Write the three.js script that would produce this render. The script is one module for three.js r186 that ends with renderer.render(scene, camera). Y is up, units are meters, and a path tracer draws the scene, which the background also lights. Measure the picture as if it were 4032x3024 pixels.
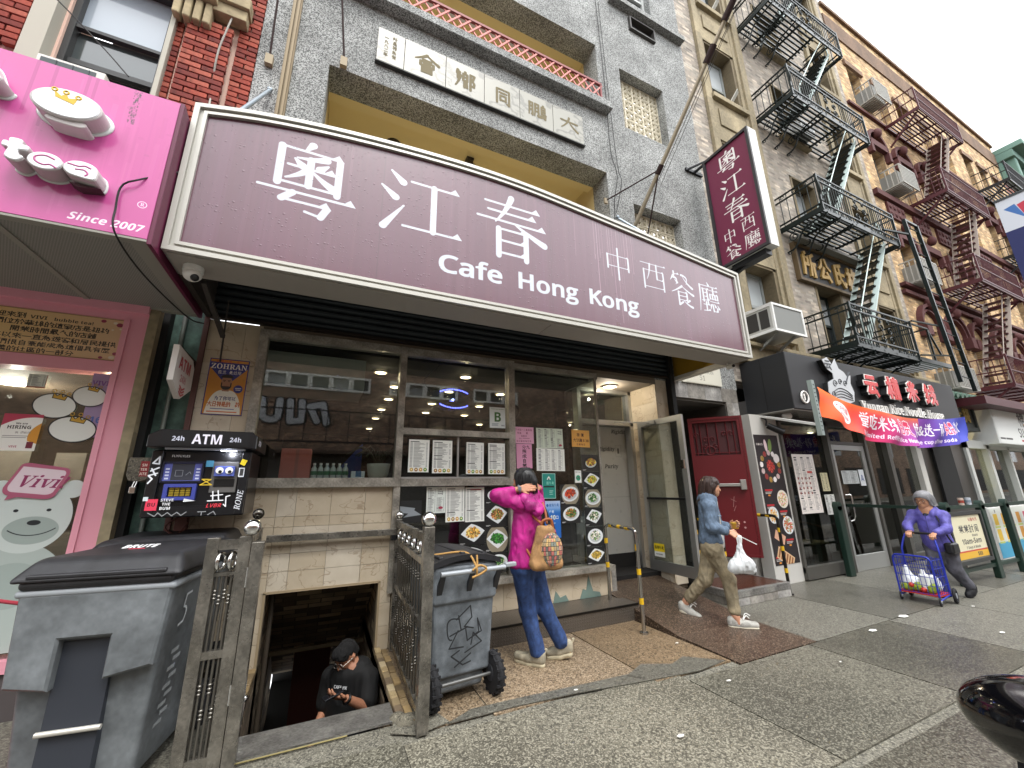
import * as THREE from 'three';
import { mergeGeometries } from 'three/addons/utils/BufferGeometryUtils.js';
import { RoundedBoxGeometry } from 'three/addons/geometries/RoundedBoxGeometry.js';
import { FontLoader } from 'three/addons/loaders/FontLoader.js';
import { TextGeometry } from 'three/addons/geometries/TextGeometry.js';

// ---------- camera, sky, sun, exposure ----------
const renderer = new THREE.WebGLRenderer({ antialias: true });
renderer.setSize(1024, 768);
renderer.toneMapping = THREE.LinearToneMapping;
renderer.toneMappingExposure = 3.6;
renderer.shadowMap.enabled = true;
const scene = new THREE.Scene();
const camera = new THREE.PerspectiveCamera(88.21, 4 / 3, 0.05, 400);
const RAD = Math.PI / 180;
camera.rotation.set(14.66 * RAD, -25.284 * RAD, -0.852 * RAD, 'YXZ');
camera.position.set(0, 1.5, 0);
scene.add(camera);
{
  // an overcast sky: soft, slightly brighter towards the zenith, faint cloud structure
  const w = 256, h = 128, d = new Float32Array(w * h * 4);
  for (let y = 0; y < h; y++) for (let x = 0; x < w; x++) {
    const el = Math.max(0, (y / (h - 1) - 0.5) * Math.PI), a = x / w * Math.PI * 2;
    const c = 1 + 0.05 * Math.sin(a * 3 + el * 4) * Math.sin(el * 6 + a);
    const l = (0.72 + 0.5 * Math.sin(el)) * c, i = (y * w + x) * 4;
    d[i] = l * 0.98; d[i + 1] = l; d[i + 2] = l * 1.03; d[i + 3] = 1;
  }
  const t = new THREE.DataTexture(d, w, h, THREE.RGBAFormat, THREE.FloatType);
  t.mapping = THREE.EquirectangularReflectionMapping; t.magFilter = THREE.LinearFilter; t.needsUpdate = true;
  scene.background = t; scene.environment = t;
}
const sun = new THREE.DirectionalLight(new THREE.Color(1, 0.97, 0.92), 0.6);
sun.position.set(6, 30, 14); sun.target.position.set(4, 0, -3);
sun.castShadow = true; sun.shadow.radius = 28; sun.shadow.mapSize.set(2048, 2048);
Object.assign(sun.shadow.camera, { left: -15, right: 30, top: 25, bottom: -15, near: 1, far: 80 });
scene.add(sun, sun.target);

// ---------- random numbers and noise ----------
function rng(seed) { let s = seed >>> 0; return () => { s = (s + 0x6d2b79f5) | 0; let t = Math.imul(s ^ (s >>> 15), 1 | s); t = (t + Math.imul(t ^ (t >>> 7), 61 | t)) ^ t; return ((t ^ (t >>> 14)) >>> 0) / 4294967296; }; }
const R = rng(7), rr = (a, b) => a + (b - a) * R(), clamp = (x, a = 0, b = 1) => Math.min(b, Math.max(a, x)), mix = (a, b, t) => a + (b - a) * t;
const sstep = (a, b, x) => { const t = clamp((x - a) / (b - a)); return t * t * (3 - 2 * t); };
const hash2 = (x, y, s) => { let h = Math.imul(x | 0, 374761393) + Math.imul(y | 0, 668265263) + Math.imul(s | 0, 974711); h = Math.imul(h ^ (h >>> 13), 1274126177); return ((h ^ (h >>> 16)) >>> 0) / 4294967296; };
function vnoise(x, y, per, s) {               // tileable value noise, period per
  const xi = Math.floor(x), yi = Math.floor(y), fx = x - xi, fy = y - yi, u = fx * fx * (3 - 2 * fx), v = fy * fy * (3 - 2 * fy), m = (n) => ((n % per) + per) % per;
  const a = hash2(m(xi), m(yi), s), b = hash2(m(xi + 1), m(yi), s), c = hash2(m(xi), m(yi + 1), s), d = hash2(m(xi + 1), m(yi + 1), s);
  return a + (b - a) * u + (c - a) * v + (a - b - c + d) * u * v;
}
function fbm(u, v, f, oct, s) { let a = 0, w = 0.5, t = 0; for (let i = 0; i < oct; i++) { a += w * vnoise(u * f, v * f, f, s + i * 17); t += w; w *= 0.5; f *= 2; } return a / t; }
function n3(x, y, z) { const h = (a, b, c) => hash2(a + Math.imul(c, 57), b + Math.imul(c, 113), c); const X = Math.floor(x), Y = Math.floor(y), Z = Math.floor(z), u = sstep(0, 1, x - X), v = sstep(0, 1, y - Y), w = sstep(0, 1, z - Z); const L = (c) => mix(mix(h(X, Y, c), h(X + 1, Y, c), u), mix(h(X, Y + 1, c), h(X + 1, Y + 1, c), u), v); return mix(L(Z), L(Z + 1), w); }

// ---------- textures ----------
const s2l = (c) => (c <= 0.04045 ? c / 12.92 : Math.pow((c + 0.055) / 1.055, 2.4));
function canvas(w, h) { const c = document.createElement('canvas'); c.width = w; c.height = h; return c; }
// fn(u, v) -> [r, g, b] in 0..255 (sRGB for colour) ; the texture covers mx by my metres
function noiseTex(px, mx, my, fn, srgb = true) {
  const d = new Uint8Array(px * px * 4);
  for (let y = 0; y < px; y++) for (let x = 0; x < px; x++) { const c = fn(x / px, y / px), i = (y * px + x) * 4; if (typeof c === 'number') { d[i] = d[i + 1] = d[i + 2] = clamp(c, 0, 255); } else { d[i] = clamp(c[0], 0, 255); d[i + 1] = clamp(c[1], 0, 255); d[i + 2] = clamp(c[2], 0, 255); } d[i + 3] = 255; }
  const t = new THREE.DataTexture(d, px, px, THREE.RGBAFormat); t.magFilter = THREE.LinearFilter; t.wrapS = t.wrapT = THREE.RepeatWrapping; t.repeat.set(1 / mx, 1 / my);
  if (srgb) t.colorSpace = THREE.SRGBColorSpace; t.needsUpdate = true; return t;
}
function canvasTex(w, h, draw) { const c = canvas(w, h), x = c.getContext('2d'); draw(x, w, h); const t = new THREE.CanvasTexture(c); t.colorSpace = THREE.SRGBColorSpace; t.anisotropy = 8; return t; }
const mixc = (a, b, t) => [mix(a[0], b[0], t), mix(a[1], b[1], t), mix(a[2], b[2], t)];
const M = (color, rough = 0.8, metal = 0, extra = {}) => { const m = new THREE.MeshPhysicalMaterial({ roughness: rough, metalness: metal, ...extra }); if (color !== null) m.color.set(color); return m; };
const MT = (map, rough = 0.8, extra = {}) => new THREE.MeshPhysicalMaterial({ map, roughness: rough, ...extra });

// ---------- geometry ----------
const V = (x, y, z) => new THREE.Vector3(x, y, z);
function fin(g, keepUv) {                       // non-indexed, with uv in metres by the direction a face looks in
  if (g.index) g = g.toNonIndexed();
  for (const k of Object.keys(g.attributes)) if (!['position', 'normal', 'uv'].includes(k)) g.deleteAttribute(k);
  if (!g.attributes.normal) g.computeVertexNormals();
  if (!keepUv || !g.attributes.uv) {
    const p = g.attributes.position, n = g.attributes.normal, uv = new Float32Array(p.count * 2);
    for (let i = 0; i < p.count; i++) { const ax = Math.abs(n.getX(i)), ay = Math.abs(n.getY(i)), az = Math.abs(n.getZ(i)); const x = p.getX(i), y = p.getY(i), z = p.getZ(i); if (ay > ax && ay > az) { uv[i * 2] = x; uv[i * 2 + 1] = -z; } else if (ax > az) { uv[i * 2] = z; uv[i * 2 + 1] = y; } else { uv[i * 2] = x; uv[i * 2 + 1] = y; } }
    g.setAttribute('uv', new THREE.BufferAttribute(uv, 2));
  }
  g.morphAttributes = {}; return g;
}
function box(x0, x1, y0, y1, z0, z1, r = 0) {
  const sx = Math.abs(x1 - x0), sy = Math.abs(y1 - y0), sz = Math.abs(z1 - z0);
  const g = r ? new RoundedBoxGeometry(sx, sy, sz, 2, Math.min(r, sx / 2.01, sy / 2.01, sz / 2.01)) : new THREE.BoxGeometry(sx, sy, sz);
  g.translate((x0 + x1) / 2, (y0 + y1) / 2, (z0 + z1) / 2); return fin(g);
}
const cbox = (x, y, z, sx, sy, sz, r = 0) => box(x - sx / 2, x + sx / 2, y - sy / 2, y + sy / 2, z - sz / 2, z + sz / 2, r);
const vec = (p) => (Array.isArray(p) ? V(...p) : p);
function orient(g, p, q, up = V(0, 1, 0)) {      // +y of g along p -> q
  const d = q.clone().sub(p).normalize(); let x = up.clone().cross(d); if (x.lengthSq() < 1e-6) x = V(1, 0, 0); x.normalize(); const z = x.clone().cross(d);
  return g.applyMatrix4(new THREE.Matrix4().makeBasis(x, d, z).setPosition(p.clone().add(q).multiplyScalar(0.5)));
}
function bar(p, q, w, t = w, up) { p = vec(p); q = vec(q); return fin(orient(new THREE.BoxGeometry(w, p.distanceTo(q), t), p, q, up)); }
function rod(p, q, r0, r1 = r0, seg = 8, open = false) { p = vec(p); q = vec(q); return fin(orient(new THREE.CylinderGeometry(r1, r0, p.distanceTo(q), seg, 1, open), p, q)); }
function tube(pts, r, seg = 6, n = 0, closed = false, tension = 0.5) { const c = new THREE.CatmullRomCurve3(pts.map(vec), closed, 'catmullrom', tension); return fin(new THREE.TubeGeometry(c, n || pts.length * 5, r, seg, closed)); }
function ball(p, r, sx = 1, sy = 1, sz = 1, seg = 14) { const g = new THREE.SphereGeometry(r, seg, Math.round(seg * 0.7)); g.scale(sx, sy, sz); p = vec(p); g.translate(p.x, p.y, p.z); return fin(g); }
function lathe(prof, p, seg = 18) { const g = new THREE.LatheGeometry(prof.map(([r, y]) => new THREE.Vector2(r, y)), seg); p = vec(p); g.translate(p.x, p.y, p.z); return fin(g); }
function disc(p, r, n = [0, 0, 1], th = 0.01, seg = 20) { p = vec(p); n = vec(n); return rod(p.clone().addScaledVector(n, -th / 2), p.clone().addScaledVector(n, th / 2), r, r, seg); }
function ring(p, R0, r, n = [0, 0, 1], seg = 18) { const g = new THREE.TorusGeometry(R0, r, 6, seg); g.applyQuaternion(new THREE.Quaternion().setFromUnitVectors(V(0, 0, 1), vec(n).clone().normalize())); p = vec(p); g.translate(p.x, p.y, p.z); return fin(g); }
const shapeOf = (pts) => { const s = new THREE.Shape(); pts.forEach(([x, y], i) => (i ? s.lineTo(x, y) : s.moveTo(x, y))); s.closePath(); return s; };
function prism(pts, z0, z1, holes = [], bevel = 0) {   // outline in x, y between two z
  const s = shapeOf(pts); for (const h of holes) { const p = new THREE.Path(); h.forEach(([x, y], i) => (i ? p.lineTo(x, y) : p.moveTo(x, y))); p.closePath(); s.holes.push(p); }
  const d = Math.abs(z1 - z0), g = new THREE.ExtrudeGeometry(s, { depth: d - 2 * bevel, bevelEnabled: bevel > 0, bevelSize: bevel, bevelThickness: bevel, bevelOffset: -bevel, bevelSegments: 1, curveSegments: 8 });
  g.translate(0, 0, Math.min(z0, z1) + bevel); return fin(g);
}
const sideways = (g) => { g.applyMatrix4(new THREE.Matrix4().set(0, 0, 1, 0, 0, 1, 0, 0, -1, 0, 0, 0, 0, 0, 0, 1)); return fin(g); };   // x -> -z, z -> x : a prism drawn in (x,y) now lies in the (−z,y) plane
const lay = (g) => { g.rotateX(-Math.PI / 2); return fin(g); };               // (x, y, z) -> (x, z, -y)
const move = (g, x, y, z) => g.translate(x, y, z);
const rect = (x0, x1, y0, y1) => [[x0, y0], [x1, y0], [x1, y1], [x0, y1]];
const wall = (x0, x1, y0, y1, z0, z1, holes) => prism(rect(x0, x1, y0, y1), z0, z1, holes.map(([a, b, c, d]) => [[a, c], [a, d], [b, d], [b, c]]));
function sheet(x0, x1, y0, y1, z, ry = 0) {      // one printed face with uv 0..1
  const g = new THREE.PlaneGeometry(x1 - x0, y1 - y0); if (ry) g.rotateY(ry); g.translate((x0 + x1) / 2, (y0 + y1) / 2, z); return fin(g, true);
}
function frameRect(x0, x1, y0, y1, w, z0, z1) { return [box(x0, x0 + w, y0, y1, z0, z1), box(x1 - w, x1, y0, y1, z0, z1), box(x0 + w, x1 - w, y1 - w, y1, z0, z1), box(x0 + w, x1 - w, y0, y0 + w, z0, z1)]; }
// a quad-swept strip: for scrolls and straps
function scroll(cx, cy, r0, turns, dir = 1, start = 0, n = 14) { const o = []; for (let i = 0; i <= n; i++) { const t = i / n, a = start + dir * t * turns * Math.PI * 2, r = r0 * (1 - 0.8 * t); o.push([cx + r * Math.cos(a), cy + r * Math.sin(a)]); } return o; }

// ---------- things, parts, setting ----------
const used = new Map();
const numbered = (n) => { const k = used.get(n) ?? 0; used.set(n, k + 1); return k ? n + '_' + String(k).padStart(3, '0') : n; };
const LOCAL = new WeakSet();
function thing(name, label, category, pos = [0, 0, 0], group, local = false) {
  const o = new THREE.Group(); o.name = numbered(name); o.position.set(...pos); o.userData = { label, category }; if (group) o.userData.group = group; if (local) LOCAL.add(o); scene.add(o); return o;
}
const EACH = new Set('collar peeled_render strap leaf hole dark_window dark_shopfront long_wall halyard stay lace tape tread ledge balcony_ceiling balcony_vent white_pier handle_arm eye iris eyebrow googly_eye pupil impost keystone stringer wall_shoe shoe riser metal_edge cornice_bracket bulb base key soffit_panel corner cable window_surround end_panel hinge steel_ring carrier_bag tomato handrail_post bracket face rail post red_band lettering_bar yellow_tape collar_ring shop_shutter push_bar rod letter_face backing_plate jamb reveal stone_jamb cornice awning wall_piece doorway_piece cement'.split(' '));
function mesh(name, geos, mat, parent = null, opts = {}) {
  geos = (Array.isArray(geos) ? geos.flat(3) : [geos]); if (parent && geos.length > 1 && EACH.has(name)) { const all = geos.map((g) => mesh(name, g, mat, parent, opts)); return all[0]; } let g = geos.length > 1 ? mergeGeometries(geos) : geos[0];
  if (!g) throw new Error('merge failed for ' + name);
  const m = new THREE.Mesh(g, mat); m.castShadow = m.receiveShadow = true; m.name = parent ? name : numbered(name);
  if (parent) { let top = parent; while (top.parent && top.parent !== scene) top = top.parent; if (!LOCAL.has(top)) g.translate(-top.position.x, -top.position.y, -top.position.z); parent.add(m); } else scene.add(m);
  if (opts.kind) m.userData.kind = opts.kind; if (opts.label) m.userData.label = opts.label; return m;
}
function solo(name, label, category, geos, mat, group) {          // a thing that is one mesh, its origin at its base
  geos = (Array.isArray(geos) ? geos.flat(3) : [geos]); const g = geos.length > 1 ? mergeGeometries(geos) : geos[0]; g.computeBoundingBox();
  const b = g.boundingBox, c = V((b.min.x + b.max.x) / 2, b.min.y, (b.min.z + b.max.z) / 2); g.translate(-c.x, -c.y, -c.z);
  const m = new THREE.Mesh(g, mat); m.castShadow = m.receiveShadow = true; m.position.copy(c); m.name = numbered(name); m.userData = { label, category }; if (group) m.userData.group = group; scene.add(m); return m;
}
const struct = (name, geos, mat) => mesh(name, geos, mat, null, { kind: 'structure' });
function piece(name, geo, mat, parent, x, y, z, ry = 0) {          // shares its geometry; x, y, z are world places
  let top = parent; while (top.parent && top.parent !== scene) top = top.parent; const m = new THREE.Mesh(geo, mat); m.castShadow = m.receiveShadow = true; m.name = name;
  if (LOCAL.has(top)) m.position.set(x, y, z); else m.position.set(x - top.position.x, y - top.position.y, z - top.position.z); m.rotation.y = ry; parent.add(m); return m;
}

// ---------- Chinese lettering, written stroke by stroke on a 100 x 100 grid ----------
// strokes part by "/"; p = falling left, n = falling right, d = dot
const S = {
  '粵': '50,1 43,12p/20,12 20,64/20,12 80,12 80,64/66,17 54,22 36,24p/28,36 74,36/50,22 50,60/34,26 42,34d/68,25 60,33d/48,38 40,48 27,55p/52,38 62,48 74,55n/20,61 80,61/3,72 97,72/36,73 26,84/26,84 72,84 66,98 50,95',
  '江': '14,8 28,22d/4,34 20,48d/8,95 18,78 30,58p/38,17 95,17/66,17 66,88/30,88 99,88',
  '春': '14,16 88,16/18,29 82,29/4,43 96,43/50,2 42,28 28,46 6,60p/54,43 70,54 97,66n/32,56 32,98/32,56 70,56 70,98/32,74 70,74/32,93 70,93',
  '中': '14,26 14,68/14,26 86,26 86,68/14,60 86,60/50,2 50,99', '西': '4,12 96,12/14,34 14,96/14,34 86,34 86,96/14,90 86,90/38,12 36,44 24,66p/62,12 62,60 84,62',
  '餐': '20,3 20,14/20,9 40,9/16,15 4,30p/16,20 40,20 26,40 6,50p/22,26 32,34d/52,9 86,9 70,34 48,46p/58,14 74,32 96,42n/50,42 30,54 4,64p/50,42 70,54 97,62n/32,60 32,97/32,60 68,60 68,82/32,71 68,71/32,82 68,82/32,97 48,88/52,83 66,94 88,98n/78,80 62,90p',
  '廳': '50,1 56,10d/12,13 97,13/13,13 12,60 3,97p/20,24 52,24/26,24 26,64/45,24 45,70/26,36 45,36/26,48 45,48/18,62 52,58/22,74 50,74/36,66 36,92/20,94 50,91/56,25 95,25/75,17 75,36/58,38 58,52/58,38 94,38 94,52/70,38 70,52/82,38 82,52/58,52 94,52/56,61 97,61/58,72 54,86p/66,70 68,91 86,91 87,80/74,67 79,76d/89,70 96,80d',
  '大': '5,36 95,36/50,5 44,50 6,97p/50,40 68,74 96,97n', '同': '14,10 14,97/14,10 86,10 86,95 74,90/30,30 70,30/34,48 34,78/34,48 66,48 66,78/34,75 66,75',
  '會': '50,2 30,22 3,38p/50,2 70,20 97,36n/34,32 66,32/24,44 24,64/24,44 76,44 76,64/24,63 76,63/50,44 50,63/38,49 42,58/62,49 58,58/32,72 32,98/32,72 68,72 68,98/32,84 68,84/32,97 68,97',
  '月': '25,6 24,60 10,97p/25,6 78,6 78,95 64,90/25,34 78,34/25,60 78,60', '鳥': '52,2 42,14p/24,14 24,66/24,14 76,14 76,50/24,32 76,32/24,49 76,49/24,66 92,66/24,66 88,66 80,97 66,94/10,78 8,92d/26,78 30,90d/44,77 50,88d/60,76 66,84d',
  '乡': '40,2 14,30 44,30p/70,12 8,58 60,56p/86,30 50,76 8,97p', '皀': '50,2 40,14p/22,14 22,54/22,14 78,14 78,54/22,33 78,33/22,54 78,54/40,64 40,94/40,78 66,74/70,62 78,92', '阝': '20,5 20,98/20,6 72,6 46,40 70,50 66,72 40,70',
  '云': '22,12 78,12/4,42 96,42/46,44 24,84 84,78/66,60 90,96', '木': '6,30 94,30/50,3 50,98/48,32 28,62 4,80p/52,32 72,62 96,78n', '南': '10,14 90,14/50,2 50,30/16,32 16,98/16,32 84,32 84,96 72,92/36,38 42,50d/64,38 58,50d/30,56 70,56/28,72 72,72/50,56 50,98',
  '米': '24,14 36,34d/76,12 62,34p/5,46 95,46/50,3 50,98/46,50 6,88p/54,50 95,86n', '纟': '54,4 18,34 60,34p/78,26 16,66 76,62p/10,92 80,78', '戋': '10,30 88,24/10,54 92,46/44,3 56,60 92,95 96,80/86,60 20,97p/70,6 82,16d',
  '口': '18,18 18,86/18,18 82,18 82,86/18,80 82,80', '乞': '30,3 6,36p/24,20 90,20/16,44 74,44 10,86 20,94 92,92 92,78', '土': '18,36 82,36/50,8 50,90/5,90 95,90', '⺍': '18,20 28,60d/46,10 52,56d/84,10 68,56p', '冖': '10,20 8,80/10,30 92,30 86,76',
  '免': '40,2 14,30p/30,16 68,16 56,32/20,34 20,58/20,34 80,34 80,58/20,57 80,57/50,34 44,72 6,97p/58,57 58,90 94,90 94,76', '弗': '14,14 82,14 82,34/14,34 82,34/14,34 14,56 88,56 84,78/38,2 38,54 20,78p/62,2 62,76', '贝': '22,8 22,66/22,8 78,8 78,66/50,20 48,60 10,97p/56,68 92,95n',
  '卖': '22,12 78,12/50,2 50,28/8,30 92,30 86,42/34,40 42,48d/24,52 32,60d/4,68 96,68/54,36 48,74 8,98p/56,74 92,97n', '辶': '16,6 26,18d/4,36 26,36 16,60 28,76/4,90 22,80 60,94 98,92', '关': '28,4 38,16d/72,3 60,18p/20,24 80,24/8,48 92,48/50,24 46,60 8,96p/52,50 92,96n', '不': '6,12 94,12/52,14 6,62p/50,34 50,98/58,44 92,70n',
  '气': '30,2 6,36p/26,16 92,16/24,32 80,32/12,50 72,50 76,88 94,96 96,80', '水': '50,3 50,94 36,88/8,32 42,32 8,80p/86,18 56,40p/54,36 94,88n', '氵': '30,8 62,24d/10,36 44,52d/14,94 64,58p', '日': '22,6 22,97/22,6 78,6 78,97/22,48 78,48/22,92 78,92', '寸': '6,30 94,30/66,3 66,94 48,88/24,48 40,66d', '门': '26,3 38,14d/16,18 16,98/42,10 86,10 86,96 72,92',
  '户': '50,2 58,12d/20,20 82,20 82,52/20,20 18,60 4,96p/20,52 82,52', '斤': '80,4 28,16p/26,14 24,60 6,96p/26,44 96,44/66,44 66,98', '公': '36,6 24,36 4,52p/62,4 74,32 97,48n/46,44 18,86 80,80/64,62 90,96', '氏': '76,4 22,16/22,16 22,92 48,80/22,46 94,46/54,10 60,66 90,96 97,80', '每': '30,2 8,28p/24,16 92,16/30,30 22,84 92,84/30,30 80,30 74,96 62,92/4,58 97,58/48,36 54,48d/46,66 52,78d',
  '又': '14,12 82,12 60,60 8,96p/22,16 50,66 95,94n', '欠': '36,2 8,40p/28,20 92,20 82,38/52,28 44,66 6,97p/54,44 94,96n', '雚': '6,10 94,10/32,2 32,20/68,2 68,20/14,24 14,42 44,42 44,24 14,24/56,24 56,42 88,42 88,24 56,24/34,46 10,70p/26,58 26,98/26,58 92,58/26,72 88,72/26,84 88,84/26,97 95,97/60,46 60,97', '卬': '34,4 12,20 12,80 40,64/56,14 56,98/56,14 90,14 88,72 74,70',
  '來': '10,22 90,22/50,3 50,98/28,30 10,54p/28,40 42,56d/72,30 58,54p/72,40 92,56d/46,58 6,92p/54,58 95,90n', '至': '8,8 92,8/44,10 18,42 78,38/66,26 88,50/20,66 80,66/50,42 50,94/4,94 96,94', '刂': '28,12 28,66/76,3 76,94 54,88', '我': '40,4 10,18/5,38 96,34/30,14 30,94 16,88/6,72 50,56/56,3 64,60 92,96 97,80/88,46 44,92p/74,10 86,22d', '亻': '60,3 10,52p/42,32 42,98',
  '門': '12,6 12,98/12,6 42,6 42,40/12,23 42,23/12,40 42,40/58,6 58,40 88,40/58,6 88,6 88,96 76,92/58,23 88,23', '立': '50,3 54,18d/12,24 88,24/30,38 42,80d/72,36 58,84p/4,90 96,90', '方': '50,2 56,14d/4,24 96,24/42,26 38,66 6,97p/40,46 82,46 76,96 58,90', '仒': '50,4 8,48p/50,4 95,44n/44,52 60,64d/38,74 58,90d', '艹': '6,50 94,50/34,14 34,86/66,14 66,86', '华': '10,16 90,16/30,4 30,30/70,4 70,30/4,44 96,44/18,60 82,60/50,32 50,98/8,76 92,76',
  '阜': '50,2 38,12p/28,12 28,64/28,12 74,12 74,32/28,32 74,32/28,46 80,46 80,64/28,64 80,64/4,78 96,78/50,64 50,98', '白': '50,2 38,18p/20,20 20,97/20,20 80,20 80,97/20,56 80,56/20,92 80,92', '勺': '38,3 8,48p/28,24 88,24 82,94 60,90/38,46 56,62d', '言': '46,2 54,12d/4,22 96,22/22,38 78,38/22,52 78,52/24,66 24,98/24,66 76,66 76,98/24,94 76,94', '宀': '50,2 54,24d/8,34 8,80/8,40 92,40 84,78', '豕': '6,8 94,8/50,8 8,40p/40,26 66,60 50,96 38,90/48,48 10,66p/56,64 10,88p/88,26 62,44p/62,40 95,84n',
  '广': '50,2 56,14d/14,18 96,18/14,18 12,60 2,98p', '占': '50,4 50,46/50,24 88,24/16,48 16,96/16,48 84,48 84,96/16,92 84,92', '疋': '10,10 90,10/50,10 50,86/50,44 84,44/24,40 20,70 4,94p/20,62 44,84 97,94', '糸': '52,2 18,22 62,24p/80,16 24,50 84,46p/50,50 50,94/26,62 8,82p/72,60 92,82d', '丑': '14,10 80,10 74,92/34,10 26,92/10,50 90,50/4,92 96,92', '取': '4,8 58,8/16,8 16,74/44,8 44,97/16,28 44,28/16,50 44,50/4,76 58,66/60,22 94,22 60,92p/64,30 97,92n',
  '老': '20,18 70,18/46,2 46,40/4,42 96,42/88,10 4,84p/42,54 42,92 90,90 90,78/82,54 44,72p', '开': '10,10 90,10/4,48 96,48/32,10 30,60 8,97p/70,10 70,98', '业': '34,2 34,24/62,2 62,24/14,8 24,22d/86,6 74,22p/4,28 96,28/20,42 80,42/10,58 90,58/50,42 50,98/44,62 6,90p/56,62 95,90n', '寺': '20,14 80,14/50,2 50,34/6,36 94,36/4,56 96,56/70,42 70,96 54,90/28,66 40,80d', '久': '40,3 8,48p/36,24 76,24 60,62 6,97p/50,42 96,96n', '金': '50,2 4,46p/50,2 97,44n/28,42 72,42/14,60 86,60/50,42 50,92/28,70 36,84d/74,68 64,84p/6,93 94,93', '甫': '6,20 94,20/50,2 50,98/18,36 18,98/18,36 82,36 82,94/18,54 82,54/18,74 82,74/74,4 86,12d',
  '年': '30,2 8,36p/24,18 88,18/28,42 80,42/28,42 28,68/4,68 96,68/56,18 56,98', '以': '18,10 18,80 44,62/42,14 54,30d/84,4 76,60 40,97p/70,66 94,94d', '直': '10,16 90,16/50,3 46,28/24,30 24,88/24,30 78,30 78,88/24,48 78,48/24,66 78,66/4,90 96,90', '為': '24,6 36,18d/8,26 70,26 60,42/44,4 6,80p/34,42 78,42 70,58/26,58 88,58 80,96 66,92/14,72 8,90d/34,70 38,82d/52,68 58,80d', '斿': '24,2 28,12d/2,20 50,20/24,20 6,96p/20,46 46,46 40,92/64,3 52,28p/60,16 96,16/56,42 88,42 72,56/74,54 74,94 62,90/52,66 97,66', '各': '40,2 8,40p/34,18 78,18 8,66p/36,28 95,64n/26,64 26,97/26,64 76,64 76,97/26,92 76,92', '禾': '76,4 22,16/6,36 94,36/50,12 50,98/46,40 6,80p/54,40 95,78n',
  '尸': '18,10 84,10 84,40/18,38 84,38/18,10 18,60 4,97p', '古': '6,24 94,24/50,3 50,52/20,54 20,97/20,54 80,54 80,97/20,92 80,92', '民': '16,10 80,10 80,36/16,36 80,36/16,10 16,94 44,80/16,58 92,58/50,38 62,76 92,96 96,80', '扌': '8,24 92,24/54,3 54,94 30,88/6,66 94,46', '是': '26,4 26,42/26,4 74,4 74,42/26,22 74,22/26,41 74,41/4,52 96,52/52,52 52,90/52,70 84,70/30,62 4,96p/24,78 50,92 97,95', '共': '10,24 90,24/32,3 32,62/68,3 68,62/4,62 96,62/32,70 8,96p/66,70 94,96d', '务': '40,2 10,36p/34,14 76,14 8,58p/34,24 94,56n/20,64 80,64 74,97 60,92/46,50 14,97p', '彳': '60,3 10,34p/66,28 10,64p/42,52 42,98', '艮': '20,6 20,94 48,80/20,6 78,6 78,46/20,26 78,26/20,46 78,46/86,54 60,68p/44,48 96,95n', '自': '50,2 40,16p/22,18 22,97/22,18 78,18 78,97/22,42 78,42/22,66 78,66/22,93 78,93',
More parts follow.
